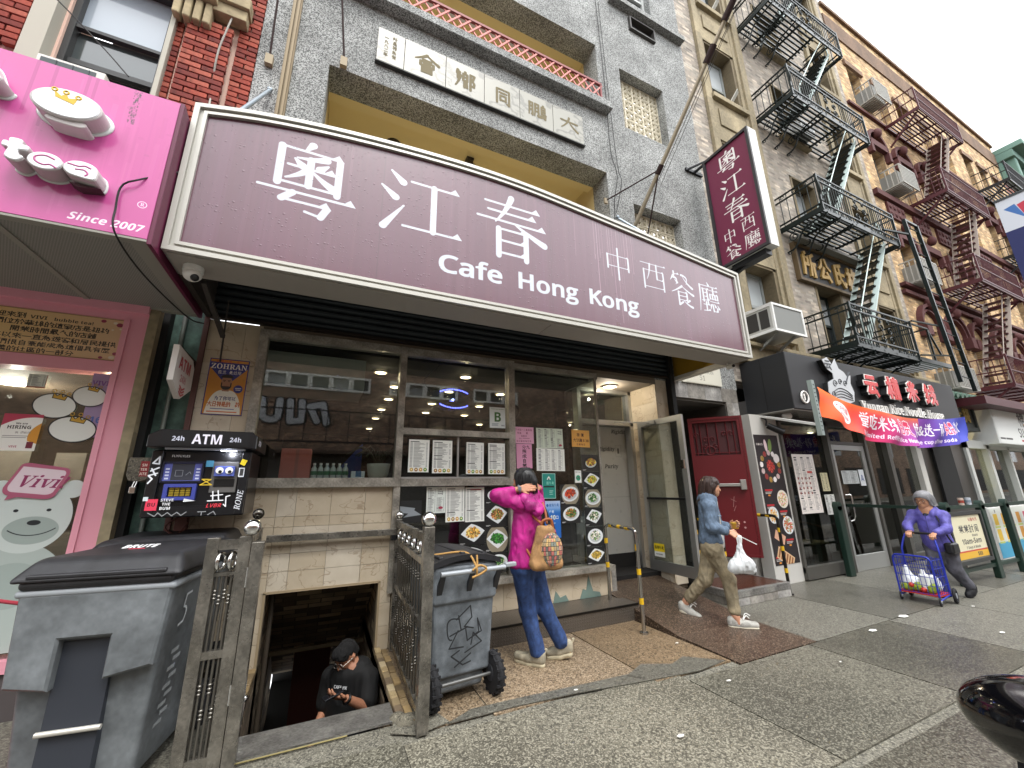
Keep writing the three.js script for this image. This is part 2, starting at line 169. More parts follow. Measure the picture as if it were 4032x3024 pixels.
  '豪': '50,1 54,9d/6,12 94,12/30,20 30,34 70,34 70,20 30,20/8,42 92,42 86,52/20,54 80,54/52,56 14,74p/46,66 58,80 48,97/50,76 12,94p/82,60 62,72p/60,70 95,95n', '能': '28,3 8,28 44,26/8,40 8,97/8,40 44,40 44,94/8,58 44,58/8,76 44,76/58,4 58,38 94,36/90,10 60,24p/58,52 58,92 95,90/90,58 60,76p', '成': '14,24 96,24/16,24 4,97p/16,48 46,48 40,82 28,78/50,3 62,62 92,96 97,78/86,42 44,92p/70,4 82,14d', '固': '12,8 12,98/12,8 88,8 88,98/12,93 88,93/28,30 72,30/50,16 50,50/34,52 34,80 66,80 66,52 34,52', '具': '26,4 26,62/26,4 74,4 74,62/26,22 74,22/26,40 74,40/4,66 96,66/34,72 8,97p/64,72 94,97d', '有': '4,18 96,18/42,2 4,60p/30,40 30,98/30,40 80,40 80,95 66,92/30,58 80,58/30,74 80,74', '历': '12,8 96,8/12,8 4,98p/26,22 54,18/40,22 40,46/24,32 56,32/62,24 94,24/78,16 78,46/56,54 56,90/56,70 84,70/34,62 34,90/20,94 97,94', '史': '14,22 14,56/14,22 86,22 86,56/14,54 86,54/50,3 46,64 6,97p/22,62 95,96n', '音': '50,2 54,12d/14,16 86,16/34,22 38,36/68,22 60,38/4,40 96,40/26,54 26,98/26,54 74,54 74,98/26,74 74,74/26,94 74,94', '心': '16,40 4,80p/34,28 34,90 76,90 78,66/50,12 62,34d/80,30 95,60d', '羊': '30,2 40,14d/70,2 60,14p/10,22 90,22/16,48 84,48/4,76 96,76/50,22 50,98', '礻': '44,3 58,16d/12,30 80,30 8,74p/46,54 46,98/56,50 80,66d', '區': '10,8 94,8/10,8 10,94 96,94/36,20 36,42 70,42 70,20 36,20/22,54 22,80 46,80 46,54 22,54/58,54 58,80 84,80 84,54 58,54', '咅': '44,2 48,14d/8,20 80,20/26,26 32,44/64,26 56,44/2,48 92,48/14,62 14,97/14,62 74,62 74,97/14,93 74,93', '分': '36,3 4,50p/62,3 97,48n/20,50 78,50 70,96 54,92/46,50 10,97p', '一': '5,50 95,50', '佐': '26,3 4,46p/18,30 18,98/34,22 96,22/58,3 28,80p/48,54 90,54/68,54 68,92/38,92 96,92', '兰': '28,4 38,20d/72,3 60,22p/14,28 86,28/20,56 80,56/4,92 96,92', '曼': '28,4 28,36 72,36 72,4 28,4/28,20 72,20/16,46 84,46 84,62 16,62 16,46/40,46 40,62/62,46 62,62/20,70 76,70 10,98p/30,74 94,97n', '达': '50,20 94,20/70,4 46,70p/72,36 92,70n/16,6 26,18d/4,36 26,36 16,66 28,76/4,90 22,80 60,94 98,92', '尼': '18,10 84,10 84,38/18,38 84,38/18,10 4,97p/40,46 40,90 90,88/84,52 42,70p', '了': '12,10 84,10 50,40/50,40 50,94 34,90', '你': '26,3 4,46p/18,30 18,98/52,4 34,40p/44,22 95,22 88,36/66,24 66,94/46,50 36,76p/82,50 94,76d', '可': '4,12 96,12/76,12 76,94 58,90/20,34 20,70 52,70 52,34 20,34', '为': '24,6 34,18d/8,32 80,32 72,96 56,90/48,3 8,96p/52,52 62,66d', '時': '', '特': '20,6 8,28p/12,22 44,22/28,3 28,98/4,62 48,52/54,16 94,16/74,3 74,34/48,36 98,36/50,56 97,56/82,42 82,95 68,90/58,66 68,80d', '價': '22,3 4,46p/16,28 16,98/32,10 96,10/40,20 40,36 90,36 90,20 40,20/56,10 56,36/74,10 74,36/42,46 42,82 88,82 88,46 42,46/42,58 88,58/42,70 88,70/52,84 34,98p/76,84 94,98d', '龍': '24,2 24,12/4,14 48,14/10,30 48,30/8,44 8,97/8,44 44,44 44,94/8,60 44,60/8,76 44,76/60,4 60,24 94,24/60,30 90,30 90,44 60,44/60,44 60,92 97,92/68,58 90,58/68,74 90,74', '糖': '12,16 20,32d/36,14 28,34p/4,42 44,42/24,4 24,97/22,46 4,76p/26,46 44,72n/70,2 74,10d/50,14 97,14/52,14 44,97p/58,26 90,26 90,48/56,38 97,38/58,50 92,50/74,18 74,62/60,68 60,96 90,96 90,68 60,68', '九': '44,3 36,60 6,96p/12,32 68,32 66,90 94,92 94,76', '八': '36,14 28,60 4,92p/56,10 66,60 97,92n', '二': '18,22 82,22/4,86 96,86', '外': '28,3 6,46p/22,22 48,22 8,96p/20,44 34,58d/68,3 68,98/70,36 92,54d', '卡': '48,2 48,44/48,22 84,22/4,46 96,46/48,46 48,98/54,60 78,74d', '下': '4,12 96,12/48,12 48,98/54,34 84,56d', '照': '14,6 14,56 44,56 44,6 14,6/14,30 44,30/54,8 92,8 86,32/70,10 52,36p/58,42 58,62 90,62 90,42 58,42/12,74 6,94d/36,74 40,92d/62,73 68,90d/84,72 94,90d',
};
// compositions: left-right, top-bottom, wrap, enclosures
const IDS = { '鵬': '|:月月鳥', '鄉': '|:乡皀阝', '楠': '|木南', '线': '|纟戋', '吃': '|口乞', '堂': '_⺍冖口土', '费': '_弗贝', '续': '|纟卖', '送': 'Z关', '汽': '|氵气', '杯': '|木不', '时': '|日寸', '间': 'M日门', '所': '|户斤', '梅': '|木每', '歡': '|雚欠', '迎': 'Z卬', '到': '|至刂', '們': '|亻門', '位': '|亻立', '於': '|方仒', '華': '_艹华', '埠': '|土阜', '的': '|白勺', '這': 'Z言', '家': '_宀豕', '店': 'G占', '紐': '|糸丑', '約': '|糸勺', '最': '_日取', '開': 'N开', '業': '_业', '時': '|日寺', '間': 'N日', '鋪': '|金甫', '遊': 'Z斿', '客': '_宀各', '和': '|禾口', '居': 'H古', '提': '|扌是', '供': '|亻共', '務': '_务', '很': '|彳艮', '個': '|亻固', '意': '_音心', '義': '_羊我', '社': '|礻土', '部': '|咅阝', '歷': '_历', '双': '|又又', '雙': '|又又' };
const boxOf = (list, sx, sy, ox, oy) => list.map((s) => ({ t: s.t, p: s.p.map(([x, y]) => [x * sx + ox, y * sy + oy]) }));
const glyphMemo = new Map();
function glyph(ch) {
  if (glyphMemo.has(ch)) return glyphMemo.get(ch);
  let out = null;
  if (IDS[ch]) {
    const op = IDS[ch][0], parts = [...IDS[ch].slice(1)].filter((c) => c !== ':');
    if (op === '|') { const w = parts.length === 3 ? [0.3, 0.34, 0.36] : /[亻氵扌彳礻刂阝]/.test(parts[0]) ? [0.34, 0.66] : /[刂阝]/.test(parts[1]) ? [0.66, 0.34] : /[口日土木禾纟]/.test(parts[0]) ? [0.42, 0.58] : [0.5, 0.5]; let x = 0; out = []; parts.forEach((p, i) => { out.push(...boxOf(glyph(p), w[i] * 0.96, 1, x * 100 + 1, 0)); x += w[i]; }); }
    else if (op === '_') { const w = parts.length === 1 ? [1] : parts.length === 4 ? [0.22, 0.2, 0.28, 0.3] : /[宀艹日]/.test(parts[0]) ? [0.36, 0.64] : [0.5, 0.5]; let y = 0; out = []; parts.forEach((p, i) => { out.push(...boxOf(glyph(p), 1, w[i] * 0.97, 0, y * 100)); y += w[i]; }); }
    else if (op === 'Z') out = [...glyph('辶'), ...boxOf(glyph(parts[0]), 0.62, 0.78, 36, 2)];
    else if (op === 'M') out = [...glyph('门'), ...boxOf(glyph('日'), 0.42, 0.54, 30, 32)];
    else if (op === 'N') out = [...glyph('門'), ...boxOf(glyph(parts[0]), 0.42, 0.46, 29, 48)];
    else if (op === 'G') out = [...glyph('广'), ...boxOf(glyph(parts[0]), 0.72, 0.74, 24, 25)];
    else if (op === 'H') out = [...glyph('尸'), ...boxOf(glyph(parts[0]), 0.66, 0.56, 26, 42)];
  } else if (S[ch]) out = S[ch].split('/').map((s) => { const t = /[pnd]$/.test(s) ? s.slice(-1) : ''; return { t, p: s.replace(/[pnd]$/, '').trim().split(' ').map((q) => q.split(',').map(Number)) }; });
  glyphMemo.set(ch, out ?? []); return out ?? [];
}
// draws one character in a box; song: thin level strokes with a wedge at the end, heavy upright ones; else even brush weight
function han(c, ch, x, y, w, h, wt = 9, song = false) {
  const q = (p) => [x + p[0] / 100 * w, y + p[1] / 100 * h], u = Math.sqrt(w * h) / 100;
  const quad = (a, b, wa, wb) => { const dx = b[0] - a[0], dy = b[1] - a[1], l = Math.hypot(dx, dy) || 1, nx = -dy / l, ny = dx / l; c.beginPath(); c.moveTo(a[0] + nx * wa, a[1] + ny * wa); c.lineTo(b[0] + nx * wb, b[1] + ny * wb); c.lineTo(b[0] - nx * wb, b[1] - ny * wb); c.lineTo(a[0] - nx * wa, a[1] - ny * wa); c.closePath(); c.fill(); };
  for (const s of glyph(ch)) {
    const P = s.p.map(q); let curve = P;
    if (s.t && P.length > 2) { curve = []; for (let i = 0; i <= 8; i++) { const t = i / 8, k = 1 - t; curve.push([k * k * P[0][0] + 2 * k * t * P[1][0] + t * t * P[2][0], k * k * P[0][1] + 2 * k * t * P[1][1] + t * t * P[2][1]]); } }
    const n = curve.length - 1;
    for (let i = 0; i < n; i++) {
      const a = curve[i], b = curve[i + 1], dx = b[0] - a[0], dy = b[1] - a[1], flat = Math.abs(dy) < 0.4 * Math.abs(dx), f0 = i / n, f1 = (i + 1) / n; let w0 = wt * u / 2, w1 = w0;
      if (song) { if (s.t === 'p') { w0 *= 1.15 - 0.85 * f0; w1 *= 1.15 - 0.85 * f1; } else if (s.t === 'n') { w0 *= 0.3 + 0.95 * f0; w1 *= 0.3 + 0.95 * f1; } else if (s.t === 'd') { w0 *= 0.35; w1 *= 1.25; } else if (flat) { w0 = w1 = w0 * 0.42; } }
      else if (s.t === 'p') { w0 *= 1.2 - 0.7 * f0; w1 *= 1.2 - 0.7 * f1; } else if (s.t === 'n') { w0 *= 0.6 + 0.7 * f0; w1 *= 0.6 + 0.7 * f1; } else if (s.t === 'd') { w0 *= 0.6; w1 *= 1.2; }
      quad(a, b, w0, w1);
      c.beginPath(); c.arc(b[0], b[1], Math.max(0.1, w1 * (song && flat ? 1 : 0.98)), 0, 7); c.fill(); if (!i) { c.beginPath(); c.arc(a[0], a[1], Math.max(0.1, w0 * 0.98), 0, 7); c.fill(); }
      if (song && !s.t && flat && dx > 0) { const k = wt * u; c.beginPath(); c.moveTo(b[0] - k * 1.5, b[1] + k * 0.2); c.lineTo(b[0] - k * 0.25, b[1] - k * 0.95); c.lineTo(b[0] + k * 0.55, b[1] + k * 0.2); c.closePath(); c.fill(); }
    }
  }
}
function hanRow(c, text, x, y, w, h, adv, wt, song) { for (const ch of text) { if (S[ch] || IDS[ch]) han(c, ch, x, y, w, h, wt, song); else if (ch !== ' ') { c.font = `bold ${h * 0.95}px sans-serif`; c.textAlign = 'left'; c.textBaseline = 'alphabetic'; c.fillText(ch, x, y + h * 0.88); } x += ch === ' ' ? adv * 0.5 : adv; } return x; }
function say(c, text, x, y, px, font = 'sans-serif', style = 'bold', align = 'left', width) { c.font = `${style} ${px}px ${font}`; c.textAlign = align; c.textBaseline = 'alphabetic'; if (width) c.fillText(text, x, y, width); else c.fillText(text, x, y); }
function dirt(c, w, h, n, seed, col = '20,15,10', maxA = 0.08) { const q = rng(seed); for (let i = 0; i < n; i++) { c.fillStyle = `rgba(${col},${q() * maxA})`; const r = 1 + q() * q() * w * 0.03; c.beginPath(); c.ellipse(q() * w, q() * h, r, r * (0.4 + q()), 0, 0, 7); c.fill(); } }
function menuPrint(c, w, h, seed, cols = 1, food = false, bg = '#e9ebe4') { // lines of tiny print on a sheet
  const q = rng(seed); c.fillStyle = bg; c.fillRect(0, 0, w, h); const m = w * 0.07, cw = (w - m * (cols + 1)) / cols, end = food ? h * 0.84 : h * 0.95;
  for (let k = 0; k < cols; k++) { let y = h * 0.05; const x = m + k * (cw + m); while (y < end) { const head = q() < 0.08 || y < h * 0.06; c.fillStyle = head ? '#333' : `rgba(50,50,52,${0.45 + q() * 0.35})`; const lh = head ? h * 0.022 : h * 0.009; c.fillRect(x, y, cw * (head ? 0.35 : 0.14), lh); c.fillRect(x + cw * 0.2, y, cw * (head ? 0.3 : 0.25 + q() * 0.4), lh); if (!head) c.fillRect(x + cw * 0.9, y, cw * 0.08, lh); y += head ? h * 0.04 : h * 0.022; } }
  if (food) for (let k = 0; k < 4; k++) { c.fillStyle = ['#c9a349', '#8f5d2c', '#c98b36', '#4e8a2c'][(k + seed) % 4]; c.beginPath(); c.arc(w * (0.17 + k * 0.22), h * 0.92, w * 0.085, 0, 7); c.fill(); c.fillStyle = '#f2e6b3'; c.beginPath(); c.arc(w * (0.17 + k * 0.22), h * 0.915, w * 0.04, 0, 7); c.fill(); }
}

// ---------- materials ----------
const worm = (u, v, s, f) => 1 - Math.abs(vnoise(u * f, v * f, f, s) * 2 - 1) * 1.4;
const stuccoT = noiseTex(768, 1.6, 1.6, (u, v) => { const a = vnoise(u * 170, v * 170, 170, 3), b = vnoise(u * 260, v * 260, 260, 9), g = fbm(u, v, 4, 4, 21), k = sstep(0.36, 0.6, a * 0.62 + b * 0.38); const st = 0.86 + 0.3 * (g - 0.5) * 2 * 0.6; const l = mix(104, 190, k) * st; return [l * 0.99, l, l * 0.985]; });
const stucco = MT(stuccoT, 0.9, { bumpMap: stuccoT, bumpScale: 0.004 });
const concreteTex = (seed, base, dark, light, dens) => noiseTex(1024, 2.1, 2.1, (u, v) => {
  const g = fbm(u, v, 2, 6, seed) - 0.5, a = vnoise(u * 170, v * 170, 170, seed + 2), b = vnoise(u * 300, v * 300, 300, seed + 5), f = hash2(u * 1024, v * 1024, seed) - 0.5;
  let c = mixc(base, [base[0] * 0.55, base[1] * 0.55, base[2] * 0.54], clamp(g * 2.0 + 0.2)); if (a > 0.68 - dens * 0.1) c = mixc(c, dark, 0.75); if (b > 0.72 - dens * 0.12) c = mixc(c, light, 0.7); const m = 1 + f * 0.35; return [c[0] * m, c[1] * m, c[2] * m]; });
const aggT = concreteTex(31, [118, 115, 106], [74, 72, 66], [176, 173, 162], 0.75), smoothT = concreteTex(47, [112, 110, 103], [70, 68, 64], [160, 158, 150], 0.2), terrT = concreteTex(59, [160, 144, 122], [92, 80, 66], [214, 202, 182], 0.7), rampT = concreteTex(71, [86, 72, 62], [46, 38, 34], [186, 172, 152], 0.12);
const slabM = [[aggT, '#cbcac2', 0.4], [aggT, '#dedbd1', 0.48], [aggT, '#b4b3ac', 0.32]].map(([t, c, r]) => MT(t, r, { color: c, bumpMap: t, bumpScale: 0.002 })), smoothM = [MT(smoothT, 0.48, { color: '#e2e1da' }), MT(smoothT, 0.34, { color: '#cbcac4' })], terrM = [MT(terrT, 0.5, { color: '#cfc6bb' }), MT(terrT, 0.5, { color: '#c0b7ab' }), MT(terrT, 0.5, { color: '#b3a797' })], rampM = MT(rampT, 0.36, { color: '#d2c8c0', bumpMap: rampT, bumpScale: 0.002 });
const mortarM = MT(smoothT, 0.8, { color: '#e2dfd4' }), asphaltM = MT(smoothT, 0.7, { color: '#7b7b7b' });
const marbleT = noiseTex(768, 0.9, 0.9, (u, v) => { const w = fbm(u, v, 4, 4, 5) * 1.2, a = Math.abs(fbm(u + w * 0.3, v * 1, 5, 5, 12) - 0.5), b = fbm(u, v, 8, 4, 40), crack = 1 - sstep(0.0, 0.02, a); let c = mixc([208, 198, 180], [186, 174, 154], b); c = mixc(c, [128, 106, 84], crack * 0.4); const n = (hash2(u * 768, v * 768, 3) - 0.5) * 10; return [c[0] + n, c[1] + n, c[2] + n]; });
const marbleM = ['#ffffff', '#f7f3ec', '#efeae2'].map((c) => MT(marbleT, 0.35, { color: c, bumpMap: marbleT, bumpScale: 0.003 }));
const grayTileT = noiseTex(512, 0.8, 0.8, (u, v) => { const b = fbm(u, v, 5, 5, 88), c = fbm(u, v, 30, 3, 9); const l = 148 + (b - 0.5) * 70 + (c - 0.5) * 50; return [l, l * 0.985, l * 0.96]; });
const grayTileM = ['#ffffff', '#ece9e4', '#dcd8d2'].map((c) => MT(grayTileT, 0.45, { color: c }));
const limeT = noiseTex(512, 2, 2, (u, v) => { const b = fbm(u, v * 0.5, 4, 5, 61), c = fbm(u, v, 50, 2, 6); const l = 176 + (b - 0.5) * 90 + (c - 0.5) * 34; return [l, l * 0.945, l * 0.82]; });
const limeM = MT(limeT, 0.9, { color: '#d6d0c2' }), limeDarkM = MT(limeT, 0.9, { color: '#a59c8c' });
function brickTex(seed, cols, mortar, cw = 0.215, chh = 0.072, n = 8, rows = 24) { // far walls only: courses too small to pick apart
  const mx = cw * n, my = chh * rows; return noiseTex(768, mx, my, (u, v) => { const r = Math.floor(v * rows), fx = u * n + (r % 2) * 0.5, i = Math.floor(fx) % n, du = Math.min(fx % 1, 1 - (fx % 1)) * cw, dv = Math.min((v * rows) % 1, 1 - ((v * rows) % 1)) * chh, e = sstep(0.003, 0.008, Math.min(du, dv)), h = hash2(i, r, seed), g = fbm(u, v, 6, 4, seed); let c = cols[Math.floor(h * cols.length) % cols.length]; const k = 0.82 + 0.3 * hash2(i, r, seed + 5) + (g - 0.5) * 0.5; c = [c[0] * k, c[1] * k, c[2] * k]; return mixc(mortar, c, e); });
}
const beigeBrickT = brickTex(5, [[168, 156, 140], [150, 140, 128], [158, 150, 138], [140, 130, 120]], [146, 140, 130], 0.21, 0.068), beigeBrickM = MT(beigeBrickT, 0.92, { bumpMap: beigeBrickT, bumpScale: 0.004 });
const yellowBrickT = brickTex(15, [[196, 164, 118], [182, 148, 104], [204, 174, 132], [166, 134, 96]], [150, 134, 114]), yellowBrickM = MT(yellowBrickT, 0.92, { bumpMap: yellowBrickT, bumpScale: 0.005 });
const oppBrickT = brickTex(25, [[134, 108, 90], [118, 96, 82], [146, 118, 98]], [136, 126, 114]), oppBrickM = MT(oppBrickT, 0.95);
const steelT = noiseTex(512, 0.5, 0.5, (u, v) => { const a = fbm(u * 1, v, 40, 2, 3), g = fbm(u, v, 4, 4, 7); const l = 150 + (a - 0.5) * 40 + (g - 0.5) * 90; return [l, l * 0.99, l * 0.965]; });
const steelR = noiseTex(512, 0.5, 0.5, (u, v) => 90 + (fbm(u, v, 6, 5, 17) - 0.5) * 190 + (hash2(u * 512, v * 512, 1) > 0.985 ? 70 : 0), false);
const steelM = MT(steelT, 0.8, { metalness: 0.72, roughnessMap: steelR, color: '#d6d2ca' }), chromeM = M('#d8d8d6', 0.12, 1), aluM = M('#b9bab8', 0.38, 0.85), aluWhiteM = M('#b5b3ab', 0.42, 0.35), frameM = MT(steelT, 0.42, { metalness: 0.35, color: '#fbf5ea' });
const diamondT = noiseTex(512, 0.3, 0.3, (u, v) => { const n = 10, x = u * n, y = v * n, i = Math.floor(x), j = Math.floor(y), fx = x - i - 0.5, fy = y - j - 0.5, s = (i + j) % 2 ? 1 : -1, a = (fx + s * fy) * 0.707, b = (fx - s * fy) * 0.707; return 255 * (1 - sstep(0.75, 1.0, Math.hypot(a / 0.5, b / 0.15))); }, false);
const plateM = MT(steelT, 0.45, { metalness: 0.8, bumpMap: diamondT, bumpScale: 0.004 }), plateDarkM = M('#6b645c', 0.36, 0.6, { bumpMap: diamondT, bumpScale: 0.012 });
const blackM = M('#0d0d0e', 0.4), blackMatM = M('#141414', 0.75), darkM = M('#1b1917', 0.8), whiteM = M('#dcdcd8', 0.6), blackMetalM = M('#16171a', 0.45, 0.4), rubberM = M('#17171a', 0.85);
const glassM = M('#e8ecea', 0.02, 0, { transmission: 1, thickness: 0, ior: 1.68, specularIntensity: 1 }), tintGlassM = M('#aab0ac', 0.02, 0, { transmission: 1, thickness: 0, ior: 1.55 });
const winGlassM = M('#1c2022', 0.06, 0.0, { ior: 1.7, clearcoat: 1, clearcoatRoughness: 0.03 }), blindM = M('#a8aeb0', 0.5, 0, { clearcoat: 0.6, clearcoatRoughness: 0.1 });
const greenIronM = M('#0a1715', 0.38, 0.2), paleIronM = M('#b9c9c5', 0.5, 0.2), redIronM = M('#4a1820', 0.5, 0.15), redTrimM = M('#4e2524', 0.8), creamM = M('#d9c795', 0.85), rustM = M('#2a1512', 0.8), poleM = M('#a69b86', 0.55, 0.3), galvM = M('#98a3ab', 0.4, 0.7);
const sky01 = [];

// ---------- ground ----------
{
  struct('ground', lay(prism([[-130, -150], [190, -150], [190, 150], [-130, 150]], -0.2, -0.16, [[[-0.4, 3.12], [-0.4, 8.3], [0.68, 8.3], [0.68, 3.12]]])), asphaltM);
  struct('road', box(-60, 140, -0.156, -0.15, 0.75, 8.6), asphaltM);
  // the bed of the pavement, left open over the cellar stair
  const hole = [[-0.36, 3.16], [-0.36, 8.3], [0.63, 8.3], [0.63, 3.16]];
  struct('pavement_bed', lay(prism([[-40, -0.55], [100, -0.55], [100, 13], [-40, 13]], -0.14, -0.012, [hole])), mortarM);
  struct('kerb', [box(-40, 100, -0.15, 0.0, 0.56, 0.74, 0.02)], M('#77756f', 0.7));
  struct('far_pavement', box(-40, 100, -0.15, -0.01, 8.6, 13), smoothM[0]);
  const walk = new THREE.Group(); walk.name = 'pavement'; walk.userData.kind = 'structure'; scene.add(walk);
  const slab = (x0, x1, z0, z1, m, y = 0, gap = 0.006) => mesh('paving_slab', box(x0 + gap, x1 - gap, y - 0.03, y + rr(-0.0015, 0.0015), z0 + gap, z1 - gap), m, walk);
  // terrazzo squares in front of the cafe
  slab(0.66, 1.22, -4.5, -2.99, terrM[1]); slab(1.22, 2.55, -4.5, -2.95, terrM[0]); slab(2.55, 3.42, -4.5, -2.8, terrM[2]);
  slab(-0.62, -0.37, -4.5, -3.12, smoothM[1]); slab(0.64, 0.66, -4.5, -3.12, smoothM[1]);
  for (const [a, b, k] of [[-7, -4.2, 0], [-4.2, -2.2, 1], [-2.2, -0.62, 0]]) slab(a, b, -4.5, -2.95, smoothM[k]);
  for (const [a, b, k] of [[4.55, 6.0, 0], [6.0, 7.5, 1], [7.5, 9.0, 0], [9.0, 10.5, 1], [10.5, 12, 0], [12, 14, 1], [14, 17, 0], [17, 20, 1], [20, 24, 0], [24, 30, 1], [30, 40, 0]]) slab(a, b, a > 9.9 && a < 10.6 ? -4.6 : -4.6, -2.72, smoothM[k]);
  // the middle row of coarse slabs and the rows towards the kerb
  for (const [a, b, k] of [[-7, -4.6, 1], [-4.6, -2.9, 0], [-2.9, -1.2, 2], [-1.2, 0.6, 0], [0.6, 2.8, 1], [2.8, 4.4, 0], [4.4, 5.9, 2], [5.9, 7.4, 0], [7.4, 8.9, 2], [8.9, 10.6, 0], [10.6, 13, 2], [13, 16, 0], [16, 20, 2], [20, 26, 0]]) slab(a, b, a < 0.6 ? -2.95 : a < 2.8 ? -2.9 : -2.72, -1.64, a > 5 ? smoothM[k % 2] : slabM[k]);
  for (const [a, b, k] of [[-5, -2, 0], [-2, 0.4, 2], [0.4, 2.7, 2], [2.7, 4.4, 2], [4.4, 6, 1], [6, 8, 2], [8, 11, 0], [11, 15, 2], [15, 20, 0]]) { slab(a, b, -1.58, -0.1, slabM[k]); slab(a, b, -0.1, 0.54, slabM[(k + 1) % 3]); }
  // cracked cement patches over the corner of the terrazzo
  const patch = (pts, m) => mesh('cement_patch', lay(prism(pts.map(([x, z]) => [x, -z]), 0.002, 0.008)), m, walk);
  patch([[2.4, -2.98], [2.66, -3.1], [2.9, -2.98], [3.1, -3.05], [3.36, -2.82], [3.0, -2.78], [2.5, -2.84]], smoothM[1]);
  patch([[1.55, -3.06], [2.05, -3.02], [2.42, -3.0], [2.5, -2.84], [1.9, -2.93], [1.4, -2.97], [0.9, -2.98], [1.1, -3.08]], smoothM[1]);
  patch([[0.64, -3.3], [0.84, -3.25], [0.92, -3.0], [0.7, -2.95], [0.55, -3.04]], mortarM);
  // brown ramp climbing to the cafe door
  const rg = prism([[2.72, -0.02], [2.72, 0.004], [3.4, 0.02], [4.9, 0.27], [6.2, 0.3], [6.2, -0.02]], 3.43, 4.54); // drawn in (−z, y), thick along x
  rg.applyMatrix4(new THREE.Matrix4().set(0, 0, 1, 0, 0, 1, 0, 0, -1, 0, 0, 0, 0, 0, 0, 1)); mesh('entrance_ramp', fin(rg), rampM, null, { kind: 'structure' });
  const lit = [[2.15, -2.2, 0.03], [3.05, -2.55, 0.025], [5.35, -2.62, 0.06], [6.2, -2.7, 0.08], [1.9, -2.97, 0.02], [4.2, -2.35, 0.015], [6.4, -2.0, 0.04], [7.4, -2.5, 0.03], [3.3, -3.3, 0.02], [0.35, -2.4, 0.018]];
  solo('paper_litter', 'scraps of white paper and petals lying about on the pavement', 'litter', lit.map(([x, z, r]) => { const g = new THREE.CylinderGeometry(r, r * 0.8, 0.006, 5); g.rotateY(x * 9); g.scale(1, 1, 0.5); g.translate(x, 0.008, z); return fin(g); }), M('#d8d6cf', 0.9)).userData.kind = 'stuff';
}

// ---------- the house across the street (seen in the panes) ----------
{
  const t = thing('brick_house', 'long brown brick house across the street, seen only as a reflection in the cafe window', 'house', [3, -0.01, 14]);
  const holes = []; for (let f = 0; f < 2; f++) for (let i = -7; i < 11; i++) if (i % 5 !== 2) holes.push([i * 0.98, i * 0.98 + 0.96, 6.5 + f * 3, 7.3 + f * 3]);
  mesh('wall', wall(-16, 26, 0, 11.5, 13, 13.4, holes), oppBrickM, t);
  mesh('backing', box(-16, 26, 0, 11.5, 14.2, 14.3), darkM, t);
  mesh('long_wall', [box(26, 110, 0, 13, 13, 13.4), box(-60, -16, 0, 12, 13, 13.4)], oppBrickM, t); mesh('dark_window', [...Array(42)].map((_, i) => box(28 + (i % 14) * 5, 30 + (i % 14) * 5, 4 + Math.floor(i / 14) * 3, 5.8 + Math.floor(i / 14) * 3, 12.96, 13)), winGlassM, t); mesh('dark_shopfront', [...Array(12)].map((_, i) => box(27 + i * 6, 31.5 + i * 6, 0.3, 2.9, 12.95, 13)), darkM, t);
  for (const [a, b, c, d] of holes) { const w = mesh('window', frameRect(a, b, c, d, 0.1, 12.94, 13.12), whiteM, t); mesh('pane', box(a + 0.09, b - 0.09, c + 0.09, d - 0.09, 13.08, 13.1), M(Math.round(a * 7) % 3 ? '#3a3d40' : '#85888a', 0.4), w); }
  mesh('shop_shutter', [box(-6, 1.5, 0.1, 3.1, 12.9, 13), box(3, 9, 0.1, 3.1, 12.9, 13)], M('#6d6a66', 0.7), t);
  const gt = canvasTex(512, 256, (c, w, h) => { c.clearRect(0, 0, w, h); c.lineWidth = 44; c.lineCap = 'round'; c.lineJoin = 'round'; for (const [col, lw] of [['#16130f', 60], ['#b9bcc0', 40]]) { c.strokeStyle = col; c.lineWidth = lw; c.beginPath(); c.moveTo(60, 200); c.lineTo(90, 70); c.lineTo(170, 90); c.lineTo(120, 190); c.moveTo(220, 60); c.lineTo(210, 190); c.lineTo(280, 200); c.lineTo(290, 60); c.moveTo(350, 60); c.lineTo(350, 170); c.quadraticCurveTo(390, 220, 440, 170); c.lineTo(450, 60); c.stroke(); } });
  mesh('graffiti', sheet(-3.4, 0.4, 4.4, 6.25, 12.985, Math.PI), MT(gt, 0.7, { transparent: true }), t); mesh('railing', [bar([-3, 5.35, 12.5], [9, 5.35, 12.5], 0.06), bar([-3, 3.8, 12.5], [9, 3.8, 12.5], 0.08), ...[...Array(13)].map((_, i) => bar([-3 + i, 3.8, 12.5], [-3 + i, 5.35, 12.5], 0.05))], blackMatM, t);
  mesh('awning', [box(-7, 10, 3.2, 3.35, 11.9, 13)], M('#4a3a30', 0.8), t);
}

